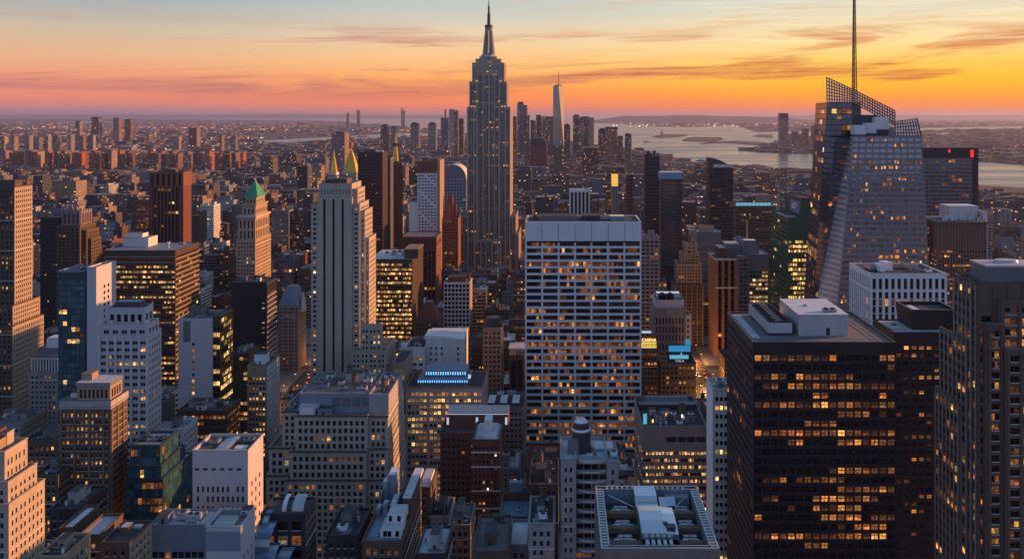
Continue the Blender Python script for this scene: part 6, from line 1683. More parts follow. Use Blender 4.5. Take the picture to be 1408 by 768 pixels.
DT = S(cw=3.1, fh=3.8, ww=.5, wh=.58, rec=.5, lit=.05, lits=AMB, rib=(.4, .7, 2, 'tan_brick'))
b.tier(X(928), X(967), Y, Y + 30, 0, Z(392), f=DT, wall='brown_brick'); b.tier(X(932), X(965), Y + 2, Y + 27, Z(392), Z(364), f=DT); b.tier(X(938), X(962), Y + 4, Y + 24, Z(364), Z(350), f=DT); b.tier(X(944), X(960), Y + 6, Y + 20, Z(350), Z(337), f=S(cw=6, fh=5, ww=.5, wh=.3, lit=0)); b.tank(X(952), Y + 12, Z(337), 2.4); b.done()
b = Bld('tan_gridded_tower', 'tan gridded apartment tower rising just behind white slab right edge', 'apartment tower', 880, 907, 860, 30, 'the tan gridded tower', 458, 'mauve_stone'); b.main(328, f=S(cw=4.2, fh=4.0, ww=.68, wh=.56, rec=.6, lit=.05, lits=AMB), roof='gravel_roof'); b.clutter(b.x0 + 2, b.x1 - 2, b.Y + 2, b.Y + 28, b.Z(328), 5); b.done()
b = Bld('water_tank_block', 'stubby tan tower with slot windows and two dark rooftop tanks', 'office block', 899, 943, 760, 34, 'the twin-tank tan tower', 480, 'tan_brick')
Y, X, Z = b.Y, b.X, b.Z
b.tier(X(899), X(943), Y, Y + 32, 0, Z(424), f=S(cw=3.1, fh=7.5, ww=.42, wh=.72, rec=.6, lit=.0, glass='glass_black', topblank=6), wall='mauve_stone', par=0); b.tier(X(902), X(941), Y + 2, Y + 28, Z(424), Z(414), f=S(none=True), wall='lilac_concrete', par=.6)
for xx in (912, 923):
    m = b.part('water_tank'); m.cyl(X(xx), Y + 9, Z(414) + .01, Z(407), 3.5, 3.5, 'void_black', 16); m.cyl(X(xx), Y + 9, Z(407) + .003, Z(404), 3.6, .4, 'charcoal', 16)
m = b.part('roof_hood'); m.box(X(906), X(938), Y + 16, Y + 24, Z(414) + .01, Z(408), 'membrane', 'screen_white'); b.tier(X(943) + .02, X(951), Y + 4, Y + 26, 0, Z(436), f=S(cw=3, fh=5, lit=.05), wall='pale_stone'); b.done()  # hood top painted with a pale glow

# theatre district signs
b = Bld('yellow_sign_block', 'dark block carrying an amber-lettered and yellow lit double sign', 'commercial building', 880, 905, 715, 26, 'the yellow-sign block', 560, 'dark_stone')
Y, X, Z = b.Y, b.X, b.Z
b.main(481, f=S(cw=2.8, fh=4, ww=.6, wh=.5, lit=.22, lits=AMB), roof='tar_roof'); m = b.part('sign_panel'); m.box(X(882), X(902.5), Y + .4, Y + .9, Z(478) , Z(470.6), 'screen_yellow', bottom=True); m = b.part('sign_frame'); m.box(X(881.4), X(903), Y + .95, Y + 1.6, Z(481), Z(464), 'rust_steel'); m = b.part('sign_border'); m.box(X(882), X(902.5), Y + .3, Y + .39, Z(478.3), Z(477.5), 'screen_white'); m.box(X(882), X(902.5), Y + .3, Y + .39, Z(471.2), Z(470.4), 'screen_white')
m = b.part('sign_band'); m.box(X(883), X(896), Y + 3, Y + 3.4, Z(459), Z(456), 'screen_white', bottom=True); m = b.part('sign_post'); m.box(X(883), X(884), Y + 3.41, Y + 4, Z(481), Z(456), 'charcoal'); m.box(X(895), X(896), Y + 3.41, Y + 4, Z(481), Z(456), 'charcoal')


def letters(b, txt, x0, x1, y0, y1, dY, mat):
    c = bpy.data.curves.new('lettering', 'FONT')
    c.body = txt
    c.size = 1
    c.extrude = .03
    c.materials.append(MATS[mat])
    tmp = bpy.data.objects.new('lettering_curve', c)
    COL.objects.link(tmp)
    bpy.context.view_layer.update()
    me = bpy.data.meshes.new_from_object(tmp.evaluated_get(bpy.context.evaluated_depsgraph_get()))
    bpy.data.objects.remove(tmp)
    o = bpy.data.objects.new('lettering', me)
    COL.objects.link(o)
    xs_, ys_ = [v.co.x for v in me.vertices], [v.co.y for v in me.vertices]
    w_, h_ = max(xs_) - min(xs_), max(ys_) - min(ys_)
    W_, H_ = b.X(x1) - b.X(x0), b.Z(y0) - b.Z(y1)
    o.parent = b.root
    o.scale = (W_ / w_, H_ / h_, 1)
    o.rotation_euler = (R(90), 0, 0)
    o.location = Vector((b.X(x0), b.Y + dY, b.Z(y1))) - b.base


letters(b, 'CASENA', 882.5, 902, 465.2, 469.3, .2, 'lamp_amber'); letters(b, 'GINTEO', 883.2, 901.6, 472.3, 476.5, .2, 'bronze'); b.done()
b = Bld('blue_screen_block', 'dark orange-windowed block topped by stacked bright blue billboard screens', 'commercial building', 908, 957, 715, 28, 'the blue billboard block', 560, 'dark_stone')
Y, X, Z = b.Y, b.X, b.Z
b.main(500, f=S(cw=3.4, fh=4.2, ww=.55, wh=.5, lit=.38, lits=AMB, rec=.3), roof='tar_roof', par=1); m = b.part('billboard'); m.box(X(920), X(950), Y + 2, Y + 2.6, Z(484), Z(476), 'screen_blue', bottom=True); m = b.part('billboard'); m.box(X(943), X(950), Y + 3, Y + 3.6, Z(475.5), Z(468), 'screen_blue', bottom=True); m = b.part('billboard'); m.box(X(921), X(947), Y + 1, Y + 1.6, Z(493.5), Z(488.5), 'screen_cyan', bottom=True); m.frustum(X(937), Y + 1.2, Z(488.4), Z(484), .9, .2, .1, .1, 'screen_cyan')
m = b.part('billboard_frame'); m.box(X(919), X(951), Y + 3.7, Y + 5, Z(500), Z(476), 'charcoal'); letters(b, 'OILA', 929, 941, 494.6, 497.6, .8, 'screen_white'); b.done()

# taller dark towers farther out
for (nm, lb, x0, x1, yt, Y, D, wl, f_, sh, vs) in (
    ('slim_black_tower', 'slim black tower with crenellated top standing against the water', 887, 907, 1150, 1150, 22, 'black_metal', S(cw=22, fh=4.6, ww=.9, wh=.5, sub=5, lit=.04, lits=AMB, glass='glass_black', band=.3, bandmat='charcoal'), 'the slim black tower', 320),
    ('blue_cap_tower', 'dark tower with a pale blue flat cap left of the arch-topped tower', 909, 938, 1050, 1050, 24, 'charcoal', S(cw=3, fh=4.2, ww=.7, wh=.55, lit=.03, lits=AMB, glass='glass_blue', topblank=2), 'the blue-capped tower', 340),
    ('arch_top_tower', 'dark tower with curved bronze top and dim lit window grid', 975, 1008, 1200, 1200, 26, 'charcoal', S(cw=3.2, fh=4.6, ww=.6, wh=.5, lit=.16, lits=[('lit_dim', 3), ('lit_white', .6)], glass='glass_black'), 'the arch-topped tower', 330)):
    b = Bld(nm, lb, 'skyscraper', x0, x1, Y, D, sh, vs, wl)
    X, Z = b.X, b.Z
    if nm == 'slim_black_tower':
        b.main(216, f=f_, roof='tar_roof', par=0)
        for k, (xa, h) in enumerate(((887, 212), (891, 208), (895, 211), (900, 207.5), (904, 213))):
            m = b.part('roof_turret'); m.cyl(X(xa + 1.5), Y + 6 + (k % 2) * 6, Z(216) + .01, Z(h), 2.4, 2.0, 'black_metal', 10)
    elif nm == 'blue_cap_tower':
        b.main(246, f=f_, roof='tar_roof', par=0); m = b.part('roof_cap'); m.box(b.x0 - .8, b.x1 + 1.5, Y - 1, Y + D + 1, Z(246) + .003, Z(237), 'blue_roof', 'pale_roof', bottom=True)
    else:
        b.main(231, f=f_, r=S(none=True), roof='tar_roof', par=0); m = b.part('arched_top'); n = 10
        for k in range(n):
            t0, t1 = k / n, (k + 1) / n
            hh = lambda t: Z(231) + .01 + (Z(217) - Z(231)) * (1 - t ** 1.8)
            xa, xb = b.x0 + (b.x1 - b.x0) * t0, b.x0 + (b.x1 - b.x0) * t1
            m.poly([(xa, Y - .4, Z(231)), (xb, Y - .4, Z(231)), (xb, Y - .4, hh(t1)), (xa, Y - .4, hh(t0))], 'bronze'); m.poly([(xa, Y - .4, hh(t0)), (xb, Y - .4, hh(t1)), (xb, Y + D, hh(t1)), (xa, Y + D, hh(t0))], 'bronze')
        m.poly([(b.x0, Y + D, Z(231)), (b.x0, Y - .4, Z(231)), (b.x0, Y - .4, Z(217)), (b.x0, Y + D, Z(217))], 'bronze'); m = b.part('light_band'); m.box(X(981), X(1007), Y - .6, Y - .45, Z(230), Z(226), 'pale_stone')
        m = b.part('corner_pier'); m.box(b.x0 - 1.2, b.x0 + 1.6, Y - .5, Y - .02, 0, Z(217), 'bronze')
    b.done()
b = Bld('teal_light_hall', 'broad brown block edged with a bright teal-white strip of roof lights', 'building', 1011, 1062, 1300, 50, 'the teal-strip block', 330, 'brown_brick')
b.main(284, f=S(cw=4, fh=4.5, lit=.12, lits=AMB), roof='tar_roof')
for k in range(9):
    m = b.part('light_strip'); m.box(b.X(1013 + k * 5.4), b.X(1017.6 + k * 5.4), b.Y + 3, b.Y + 4.5, b.Z(283), b.Z(279), 'screen_cyan')
b.done()
b = Bld('arched_hall', 'low hall with shallow pale arched roof behind the chequered tower', 'hall', 606, 641, 1650, 60, 'the arched roof hall', 300, 'blue_grey')
b.main(246, f=S(cw=6, fh=6, lit=.05), roof='tar_roof', par=0); m = b.part('arched_roof')
xa, xb = b.x0, b.x1
for k in range(12):
    a0, a1 = math.pi * k / 12, math.pi * (k + 1) / 12
    x0_, x1_ = (xa + xb) / 2 - (xb - xa) / 2 * math.cos(a0), (xa + xb) / 2 - (xb - xa) / 2 * math.cos(a1)
    z0_, z1_ = b.Z(246) + .01 + 28 * math.sin(a0), b.Z(246) + .01 + 28 * math.sin(a1)
    m.poly([(x0_, b.Y, z0_), (x1_, b.Y, z1_), (x1_, b.Y + 60, z1_), (x0_, b.Y + 60, z0_)], 'pale_roof'); m.poly([(x0_, b.Y, b.Z(246)), (x1_, b.Y, b.Z(246)), (x1_, b.Y, z1_), (x0_, b.Y, z0_)], 'slate_panel')
b.done()
b = Bld('red_spired_block', 'reddish block bristling with sunlit turrets left of the tall mast tower', 'apartment block', 608, 630, 1150, 30, 'the red turreted block', 370, 'rust_panel')
b.main(300, f=S(cw=3, fh=4, ww=.5, wh=.6, lit=.03), r=S(none=True), roof='maroon_roof')
for k, (xx, yt) in enumerate(((610, 290), (615, 276), (619, 266), (624, 280), (628, 292))):
    m = b.part('turret'); m.box(b.X(xx) - 2.4, b.X(xx) + 2.4, b.Y + 4 + k * 3, b.Y + 10 + k * 3, b.Z(300) + .01, b.Z(yt + 5), 'rust_panel'); m.frustum(b.X(xx), b.Y + 7 + k * 3, b.Z(yt + 5) + .003, b.Z(yt), 2.4, 3, .4, .4, 'maroon_roof')
b.done()
b = Bld('pale_column_block', 'dark block fronted by tall white columns above the white gridded slab', 'building', 783, 811, 1250, 30, 'the white-columned block', 305, 'white_panel')
b.main(262, f=S(cw=5.5, fh=40, ww=.62, wh=.95, rec=2, lit=0, glass='glass_black', mt=1.5, mb=2), roof='pale_roof'); b.done()
b = Bld('gold_top_shaft', 'thin grey shaft with a glowing gold top above the white gridded slab', 'building', 841, 850, 1500, 14, 'the gold-topped shaft', 305, 'grey_stone')
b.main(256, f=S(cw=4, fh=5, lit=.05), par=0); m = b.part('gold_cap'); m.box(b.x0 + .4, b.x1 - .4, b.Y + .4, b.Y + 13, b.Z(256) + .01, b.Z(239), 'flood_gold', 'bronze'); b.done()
b = Bld('maroon_hall_tower', 'rounded-top dark shaft standing right of the gold-topped shaft', 'building', 861, 871, 1300, 14, 'the rounded dark shaft', 305, 'dark_red_stone')
b.main(244, f=S(cw=4, fh=5, lit=.02, glass='glass_black'), par=0); m = b.part('rounded_roof'); m.frustum((b.x0 + b.x1) / 2, b.Y + 7, b.Z(244) + .01, b.Z(240), 5.4, 6.8, 3, 4, 'charcoal'); b.done()
# ------------------------------------------------------------------ far towers, each a thing of its own
def far(name, label, cat, x0, x1, yt, Y, D, col, cap=None, vast=False, edge=None, group=None, rounded=False, base=0.0):
    X0, X1, Z1 = px(x0, Y), px(x1, Y), pz(yt, Y)
    r = empty(name, label, cat, ((X0 + X1) / 2, Y + D / 2, 0), group)
    mt = ('vast ' if vast else 'far ') + col if col in FARS else col
    m = MB()
    zb = Z1 if not rounded else Z1 - (X1 - X0) * .45
    m.box(X0, X1, Y, Y + D, base, zb, mt)
    m.build('wall', r)
    if rounded:
        m = MB(); n = 8
        for k in range(n):
            a0, a1 = math.pi * k / n, math.pi * (k + 1) / n
            c = (X0 + X1) / 2; h = (X1 - X0) / 2
            p0, p1 = (c - h * math.cos(a0), zb + .05 + (Z1 - zb) * math.sin(a0)), (c - h * math.cos(a1), zb + .05 + (Z1 - zb) * math.sin(a1))
            m.poly([(p0[0], Y, p0[1]), (p1[0], Y, p1[1]), (p1[0], Y + D, p1[1]), (p0[0], Y + D, p0[1])], 'charcoal'); m.poly([(p0[0], Y, zb + .05), (p1[0], Y, zb + .05), (p1[0], Y, p1[1]), (p0[0], Y, p0[1])], 'charcoal')
        m.build('rounded_roof', r)
    if cap:
        m = MB(); i = (X1 - X0) * cap[0]
        m.box(X0 + i, X1 - i, Y + D * cap[0], Y + D * (1 - cap[0]), zb + .05, pz(cap[1], Y), cap[2]); m.build('crown', r)
    if edge:
        m = MB(); m.box(X1 + .1, X1 + (X1 - X0) * edge[0], Y - .5, Y + D, base, pz(yt + 1.5, Y), edge[1]); m.build('side_box', r)
    FOOT.append((X0, X1, Y, Y + D)); TIERS.append((X0, X1, Y, Z1))
    VIS.append((x0, x1, yt, min(HY + F * EYE / Y, yt + 40), Y, None, r))
    return r


# the tapering glass tower of the far downtown
Y, D = 5000, 62
X0, X1 = px(760.5, Y), px(775.5, Y)
cx_, cyy = (X0 + X1) / 2, Y + D / 2
r = empty('tapering_glass_tower', 'tallest tower of the far downtown, tapering glass facets and a thin mast', 'skyscraper', (cx_, cyy, 0))
h = (X1 - X0) / 2
z0_, z1_ = 55, pz(118, Y)
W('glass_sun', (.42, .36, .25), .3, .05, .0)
lo = [(cx_ - h, cyy - h, z0_), (cx_ + h, cyy - h, z0_), (cx_ + h, cyy + h, z0_), (cx_ - h, cyy + h, z0_)]
hi = [(cx_, cyy - h, z1_), (cx_ + h, cyy, z1_), (cx_, cyy + h, z1_), (cx_ - h, cyy, z1_)]
k_ = h * .92
m = MB()
for i in range(4):
    j = (i + 1) % 4
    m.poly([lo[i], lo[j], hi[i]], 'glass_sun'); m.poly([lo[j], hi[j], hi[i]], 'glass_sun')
m.build('facade', r)
m = MB(); m.box(cx_ - h, cx_ + h, cyy - h, cyy + h, 0, z0_, 'steel'); m.build('podium', r)
m = MB(); m.poly(hi, 'tar_roof'); m.cyl(cx_, cyy, z1_ + .1, z1_ + 6, h * .7, h * .7, 'charcoal', 16); m.build('roof', r)
m = MB(); m.cyl(cx_, cyy, z1_ + 6, pz(97, Y), 2.6, .8, 'charcoal', 8); m.build('mast', r)
TIERS.append((X0, X1, Y, z1_)); FOOT.append((X0, X1, Y, Y + D)); VIS.append((760, 776, 117, 218, Y, 'the tapering glass tower', r))
for a in (
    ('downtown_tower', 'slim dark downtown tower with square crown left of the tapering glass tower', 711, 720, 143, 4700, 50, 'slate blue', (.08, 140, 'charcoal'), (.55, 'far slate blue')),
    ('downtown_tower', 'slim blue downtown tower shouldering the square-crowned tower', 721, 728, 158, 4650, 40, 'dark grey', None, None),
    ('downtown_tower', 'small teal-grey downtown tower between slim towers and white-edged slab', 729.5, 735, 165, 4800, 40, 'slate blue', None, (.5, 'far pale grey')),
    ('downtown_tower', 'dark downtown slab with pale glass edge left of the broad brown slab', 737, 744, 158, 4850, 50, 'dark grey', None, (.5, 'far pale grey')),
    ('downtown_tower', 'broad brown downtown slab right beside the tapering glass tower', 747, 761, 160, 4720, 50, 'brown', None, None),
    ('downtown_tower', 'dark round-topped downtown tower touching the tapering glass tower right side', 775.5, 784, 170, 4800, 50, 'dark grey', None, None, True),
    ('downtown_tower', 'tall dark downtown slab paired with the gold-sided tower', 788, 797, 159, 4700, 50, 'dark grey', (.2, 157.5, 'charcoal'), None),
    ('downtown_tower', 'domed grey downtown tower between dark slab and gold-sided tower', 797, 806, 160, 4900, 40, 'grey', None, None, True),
    ('downtown_tower', 'flat-topped downtown tower with broad gold sunlit side', 803, 810, 160, 4600, 90, 'dark grey', None, (.95, 'tan_brick')),  # gold sunlight put into the colour of an added tan box at the side
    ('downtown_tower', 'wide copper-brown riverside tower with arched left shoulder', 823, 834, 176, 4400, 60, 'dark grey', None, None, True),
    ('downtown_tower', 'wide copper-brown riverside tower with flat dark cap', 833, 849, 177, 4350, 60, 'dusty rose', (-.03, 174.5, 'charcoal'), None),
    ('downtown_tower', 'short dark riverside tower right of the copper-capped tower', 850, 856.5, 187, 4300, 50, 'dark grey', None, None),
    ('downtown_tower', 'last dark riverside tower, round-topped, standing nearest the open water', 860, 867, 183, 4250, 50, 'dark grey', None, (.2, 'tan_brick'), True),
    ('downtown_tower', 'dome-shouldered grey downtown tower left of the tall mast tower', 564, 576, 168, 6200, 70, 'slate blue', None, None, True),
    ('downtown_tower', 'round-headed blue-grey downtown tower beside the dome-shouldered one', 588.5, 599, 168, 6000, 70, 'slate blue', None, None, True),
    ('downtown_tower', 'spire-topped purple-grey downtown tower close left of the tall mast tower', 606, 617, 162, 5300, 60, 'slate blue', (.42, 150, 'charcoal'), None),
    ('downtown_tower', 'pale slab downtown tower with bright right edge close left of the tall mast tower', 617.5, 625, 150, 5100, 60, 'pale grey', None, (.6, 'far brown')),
    ('downtown_tower', 'slanted dark downtown tower touching the tall mast tower left side', 630, 637, 163, 5200, 60, 'dark grey', None, None),
    ('downtown_tower', 'dark block downtown tower with flat head left of the gold needle', 523, 533, 172, 5200, 60, 'dark grey', (.2, 170.5, 'charcoal'), None),
    ('downtown_tower', 'narrow grey downtown tower just left of the gold needle', 538, 544, 173, 5000, 50, 'grey', None, None),
    ('downtown_tower', 'purple notched block behind the gold lantern spire', 456, 474, 183, 2900, 60, 'dusty rose', (.12, 181, 'far brown'), None),
    ('downtown_tower', 'red-brown downtown block right of the tall mast tower shaft', 702.5, 710, 160, 4900, 60, 'brick red', None, None),
    ('downtown_tower', 'maroon domed mass in front of the far downtown cluster', 729, 752, 189, 3600, 70, 'dark_red_stone', None, None, True),
    ('downtown_tower', 'brown slab with cut top below the tapering glass tower', 761, 775, 200, 3300, 50, 'brown', (.1, 192, 'far pale grey'), None)):
    far(a[0], a[1], 'tower', *a[2:8], a[8], edge=a[9], rounded=len(a) > 10 and a[10])
for a in (
    ('waterfront_tower', 'lone tall tower with open crown across the harbour water', 1073, 1084, 163, 6100, 60, 'slate blue', (-.01, 155.5, 'charcoal')),
    ('waterfront_tower', 'rounded dark tower across the harbour nearest the faceted glass tower', 1118, 1127.5, 172, 6300, 60, 'slate blue', None),
    ('waterfront_tower', 'small grey tower across the harbour between lone and rounded towers', 1105, 1112, 177, 6400, 60, 'dark grey', None),
    ('waterfront_tower', 'broad low block across the harbour beside the lone tower', 1087, 1103, 184, 6600, 80, 'slate blue', (.25, 181, 'far slate blue')),
    ('waterfront_tower', 'low pale block across the harbour next to the rounded tower', 1128, 1150, 188, 6500, 80, 'grey', None)):
    far(a[0], a[1], 'tower', *a[2:8], a[8], rounded='rounded' in a[1] and a[2] == 1118, base=2)
for a in (
    ('outer_tower', 'first of four tall towers beyond the river, slimmest', 103.5, 109.5, 167, 7700, 50, 'dusty rose', (.1, 166, 'charcoal')),
    ('outer_tower', 'second of four tall towers beyond the river, with dark square head', 126, 135, 163, 7600, 60, 'brown', (-.04, 161, 'charcoal')),
    ('outer_tower', 'third of four tall towers beyond the river, plain slab', 155.5, 163.5, 162, 7600, 60, 'dusty rose', None),
    ('outer_tower', 'last of four tall towers beyond the river, shortest', 171.5, 179.5, 164, 7700, 60, 'brick red', (.1, 163.4, 'charcoal')),
    ('outer_tower', 'lone reddish tower beyond the river, right of the four tall ones', 259.5, 270.5, 176.5, 6600, 70, 'brick red', (.1, 175.5, 'charcoal'))):
    far(a[0], a[1], 'tower', *a[2:8], a[8], vast=True)
for xa, xb, yt, lb in ((476.5, 479.5, 155, 'left leg-like pier tower far out on the bay horizon'), (490.5, 494.5, 152.5, 'flared pier tower far out on the bay horizon'), (551.5, 553.2, 149, 'thin needle mast tower on the bay horizon left of the tall mast tower'), (554, 556.3, 152, 'stubby companion of the thin needle mast on the bay horizon')):
    far('horizon_tower', lb, 'tower', xa, xb, yt, 15000, 40, 'dark grey', (-.12, yt - .8, 'charcoal') if xa == 490.5 else None)
# red brick estate beyond the avenue blocks
rr = random.Random(5)
x = 2.0
i = 0
while x < 330:
    wd = rr.uniform(6.5, 8.5)
    Yb = rr.choice([3850, 4000, 4200])
    far('housing_tower', 'red brick slab tower in the long estate row before the river', 'apartment tower', x, x + wd * .72, rr.uniform(205.5, 210.5) + x * .008, Yb, rr.uniform(36, 60), rr.choice(['estate', 'estate', 'brick red', 'dusty rose']), None, group='red brick estate towers')
    x += wd * rr.choice([.8, .9, 1.0, 1.35])
    i += 1
for x0 in (0, 12, 34, 46, 60, 73, 92, 108, 122, 238, 300, 318):
    far('housing_tower', 'red brick slab tower in the long estate row before the river', 'apartment tower', x0 + rr.uniform(-2, 2), x0 + rr.uniform(5, 8), rr.uniform(185, 189), 5600 + rr.uniform(-400, 500), 40, rr.choice(['dusty rose', 'grey', 'tan']), None, group='red brick estate towers')

# statue and harbour boats
Y = 9950
X_ = px(910, Y)
r = empty('harbour_statue', 'tiny robed statue raising a torch on its island in the harbour', 'statue', (X_, Y, 2.5))
m = MB(); m.cyl(X_, Y, 2.5, 14, 34, 30, 'grey_stone', 11); m.frustum(X_, Y, 14, 52, 11, 11, 8.5, 8.5, 'grey_stone'); m.build('pedestal', r, off=(X_, Y, 2.5))
m = MB(); m.cyl(X_, Y, 52.1, 78, 7, 4.4, 'copper_green', 10); m.cyl(X_, Y, 78, 84, 4.4, 2.0, 'copper_green', 10); m.cyl(X_, Y, 84, 90, 2.2, 2.0, 'copper_green', 8); m.bar((X_ - 3, Y, 80), (X_ - 6, Y, 96), 2.6, 'copper_green'); m.bar((X_ + 3, Y, 79), (X_ + 5, Y - 2, 70), 2.4, 'copper_green'); m.build('figure', r, off=(X_, Y, 2.5))
m = MB(); m.cyl(X_ - 6, Y, 96, 99, 1.0, 1.8, 'gilt', 8); m.cyl(X_ - 6, Y, 99, 103, 1.6, .2, 'gilt', 8); m.build('torch', r, off=(X_, Y, 2.5))
for xx, yy, lb in ((889, 194.8, 'small ferry with a white wake near the statue island'), (965, 220.5, 'small dark boat on the water left of the arch-topped tower'), (1300, 232, 'low barge on the river right of the faceted glass tower')):
    Y = gy(yy); X_ = px(xx, Y)
    r = empty('ferry_boat', lb, 'boat', (X_, Y, -3))
    m = MB(); s = 1.6
    m.frustum(X_, Y, -3.2, .5, 20 * s, 5 * s, 24 * s, 6 * s, 'charcoal', 'pale_roof'); m.build('hull', r, off=(X_, Y, -3))
    m = MB(); m.box(X_ - 14 * s, X_ + 10 * s, Y - 4 * s, Y + 4 * s, .51, 6 * s, 'white_panel'); m.box(X_ - 6 * s, X_ + 2 * s, Y - 3 * s, Y + 3 * s, 6 * s + .01, 9 * s, 'white_panel'); m.build('cabin', r, off=(X_, Y, -3))

# ------------------------------------------------------------------ the town between the landmarks
import numpy as np
GRID = 2.0
cover = np.zeros((int(PH / GRID) + 1, int(PW / GRID) + 1), dtype=bool)
fr = random.Random(21)
lots = []
NOUN = {0: 'block', 1: 'building', 2: 'walk-up', 3: 'loft'}


def blocked(x0, x1, y0, y1, pad=2.5):
    for (a, b_, c, d_) in FOOT:
        if x0 < b_ + pad and x1 > a - pad and y0 < d_ + pad and y1 > c - pad:
            return True
    return False


def on_land(X, Y):
    inside = False
    n = len(land_pts)
    for i in range(n):
        (x1, y1), (x2, y2) = land_pts[i], land_pts[(i + 1) % n]
        if (y1 > Y) != (y2 > Y) and X < (x2 - x1) * (Y - y1) / (y2 - y1) + x1:
            inside = not inside
    return inside


def add_lot(x0, x1, y0, y1, h):
    a, b_ = CX + F * x0 / y0, CX + F * x1 / y0
    a2, b2 = CX + F * x0 / y1, CX + F * x1 / y1
    pa, pb = min(a, a2), max(b_, b2)
    if pb < -5 or pa > PW + 5: return
    lim = 0
    for (va, vb, vt, vv, vY, _s, _r) in VIS:
        if vY > y0 and va < pb and vb > pa:
            lim = max(lim, vv)
    if y0 > 900 and pb > 866:
        sh_ = float(np.interp((pa + pb) / 2, [866, 900, 1010, 1130, 1408], [209, 219, 230, 242, 263]))
        lim = max(lim, sh_ + (2 if y0 > 1500 else 12))
    hm = EYE - (lim - HY) * y0 / F
    if lim and h > hm - 1:
        h = hm - fr.uniform(1, 8)
    if h < 7: return
    lots.append([x0, x1, y0, y1, h, pa, pb])


VIS.append((950, 984, 470, 562, 960, None, None)); VIS.append((388, 429, 470, 542, 1000, None, None))
# near grid of blocks
for (xa, wa), (xb, wb) in zip([(-900, 26)] + AVES, AVES + [(1000, 26)]):
    for s0, s1 in zip(STREETS, STREETS[1:]):
        if s1 < 330 or s0 > 1560: continue
        for (y0, y1) in ((s0 + 9, s0 + 39), (s0 + 42, s1 - 9)):
            x = xa + wa / 2 + 4
            while x < xb - wb / 2 - 10:
                wd = fr.choice([12, 15, 18, 22, 28, 34])
                x1 = min(x + wd, xb - wb / 2 - 4)
                if x1 - x > 8 and not blocked(x, x1 - 1, y0, y1):
                    h = min(120, max(18, fr.lognormvariate(3.75, .48)))
                    add_lot(x, x1 - .8, y0, y1 - fr.uniform(0, 5), h)
                x = x1
# farther blocks
y = 1570.0
while y < 4100:
    dp = 60 + (y - 1500) * .018
    lo_, hi_ = -800 * y / F, 660 * y / F
    x = lo_
    while x < hi_:
        wd = fr.uniform(22, 60) * (1 + (y - 1500) / 3500)
        if fr.random() < .9 and not blocked(x, x + wd, y, y + dp * .7) and on_land(x, y) and on_land(x + wd, y):
            cen = math.exp(-((x + 40) / 900) ** 2)
            h = min(95, max(12, fr.lognormvariate(3.15 + .35 * cen, .5)))
            if fr.random() < .035: h *= fr.uniform(1.6, 2.4)
            add_lot(x, x + wd * .92, y, y + dp * fr.uniform(.5, .75), h)
        x += wd
    y += dp
# what of it shows
order = [('hero', t[2], t) for t in TIERS] + [('lot', l[2], l) for l in lots]
order.sort(key=lambda t: t[1])
shown = []
for kind, Yk, t in order:
    if kind == 'hero':
        a, b_ = CX + F * t[0] / Yk, CX + F * t[1] / Yk
        top = HY + F * (EYE - t[3]) / Yk
    else:
        a, b_ = t[5], t[6]
        top = HY + F * (EYE - t[4]) / Yk
    bot = HY + F * EYE / Yk
    i0, i1 = max(0, int(a / GRID)), min(cover.shape[1], int(b_ / GRID) + 1)
    j0, j1 = max(0, int(top / GRID)), min(cover.shape[0], int(bot / GRID) + 1)
    if i1 <= i0 or j1 <= j0: continue
    sub = cover[j0:j1, i0:i1]
    free = int((~sub).sum())
    if kind == 'lot' and free >= 2:
        ys, xs_f = np.nonzero(~sub)
        t.append((free * GRID * GRID, (xs_f.mean() + i0) * GRID, (ys.min() + j0) * GRID))
        shown.append(t)
    sub[:] = True
near = sorted([t for t in shown if t[2] < 1560], key=lambda t: -t[7][0])
mid_ = sorted([t for t in shown if t[2] >= 1560], key=lambda t: -t[7][0])
print('fill lots', len(lots), 'shown near', len(near), 'mid', len(mid_))

COLN = {'brick red': ('red_brick', 'brick-red'), 'brown': ('brown_brick', 'brown'), 'tan': ('tan_brick', 'tan'), 'grey': ('grey_stone', 'grey'), 'pale grey': ('pale_stone', 'pale'), 'dark grey': ('dark_stone', 'charcoal'), 'slate blue': ('blue_grey', 'slate-blue'), 'dusty rose': ('mauve_stone', 'dusty rose')}
LABELS = {}


def anchor(xp, yp, Yk):
    best = None
    for (va, vb, vt, vv, vY, s_, _r) in VIS:
        if not s_: continue
        dx = max(va - xp, xp - vb, 0)
        dy = max(vt - yp, yp - min(vv, PH), 0)
        d_ = dx + dy
        if best is None or d_ < best[0]:
            best = (d_, va, vb, vY, s_, vt)
    d_, va, vb, vY, s_, vt = best
    if xp < va: rel = 'left of'
    elif xp > vb: rel = 'right of'
    elif Yk < vY: rel = 'in front of'
    elif yp < vt + 3: rel = 'above'
    else: rel = 'behind'
    return rel + ' ' + s_.replace('the ', '')


def size_word(h, wd):
    if h > 75: return 'tall'
    if h > wd * 2.2: return 'slim'
    if h < 22: return 'low'
    if wd > 45: return 'broad'
    return 'stocky'


def queue(root, size, col, noun, extra, xp, yp, Yk):
    base_ = f"{size} {col} {noun}{extra} {anchor(xp, yp, Yk)}"
    LABELS.setdefault(base_, []).append((xp, root))


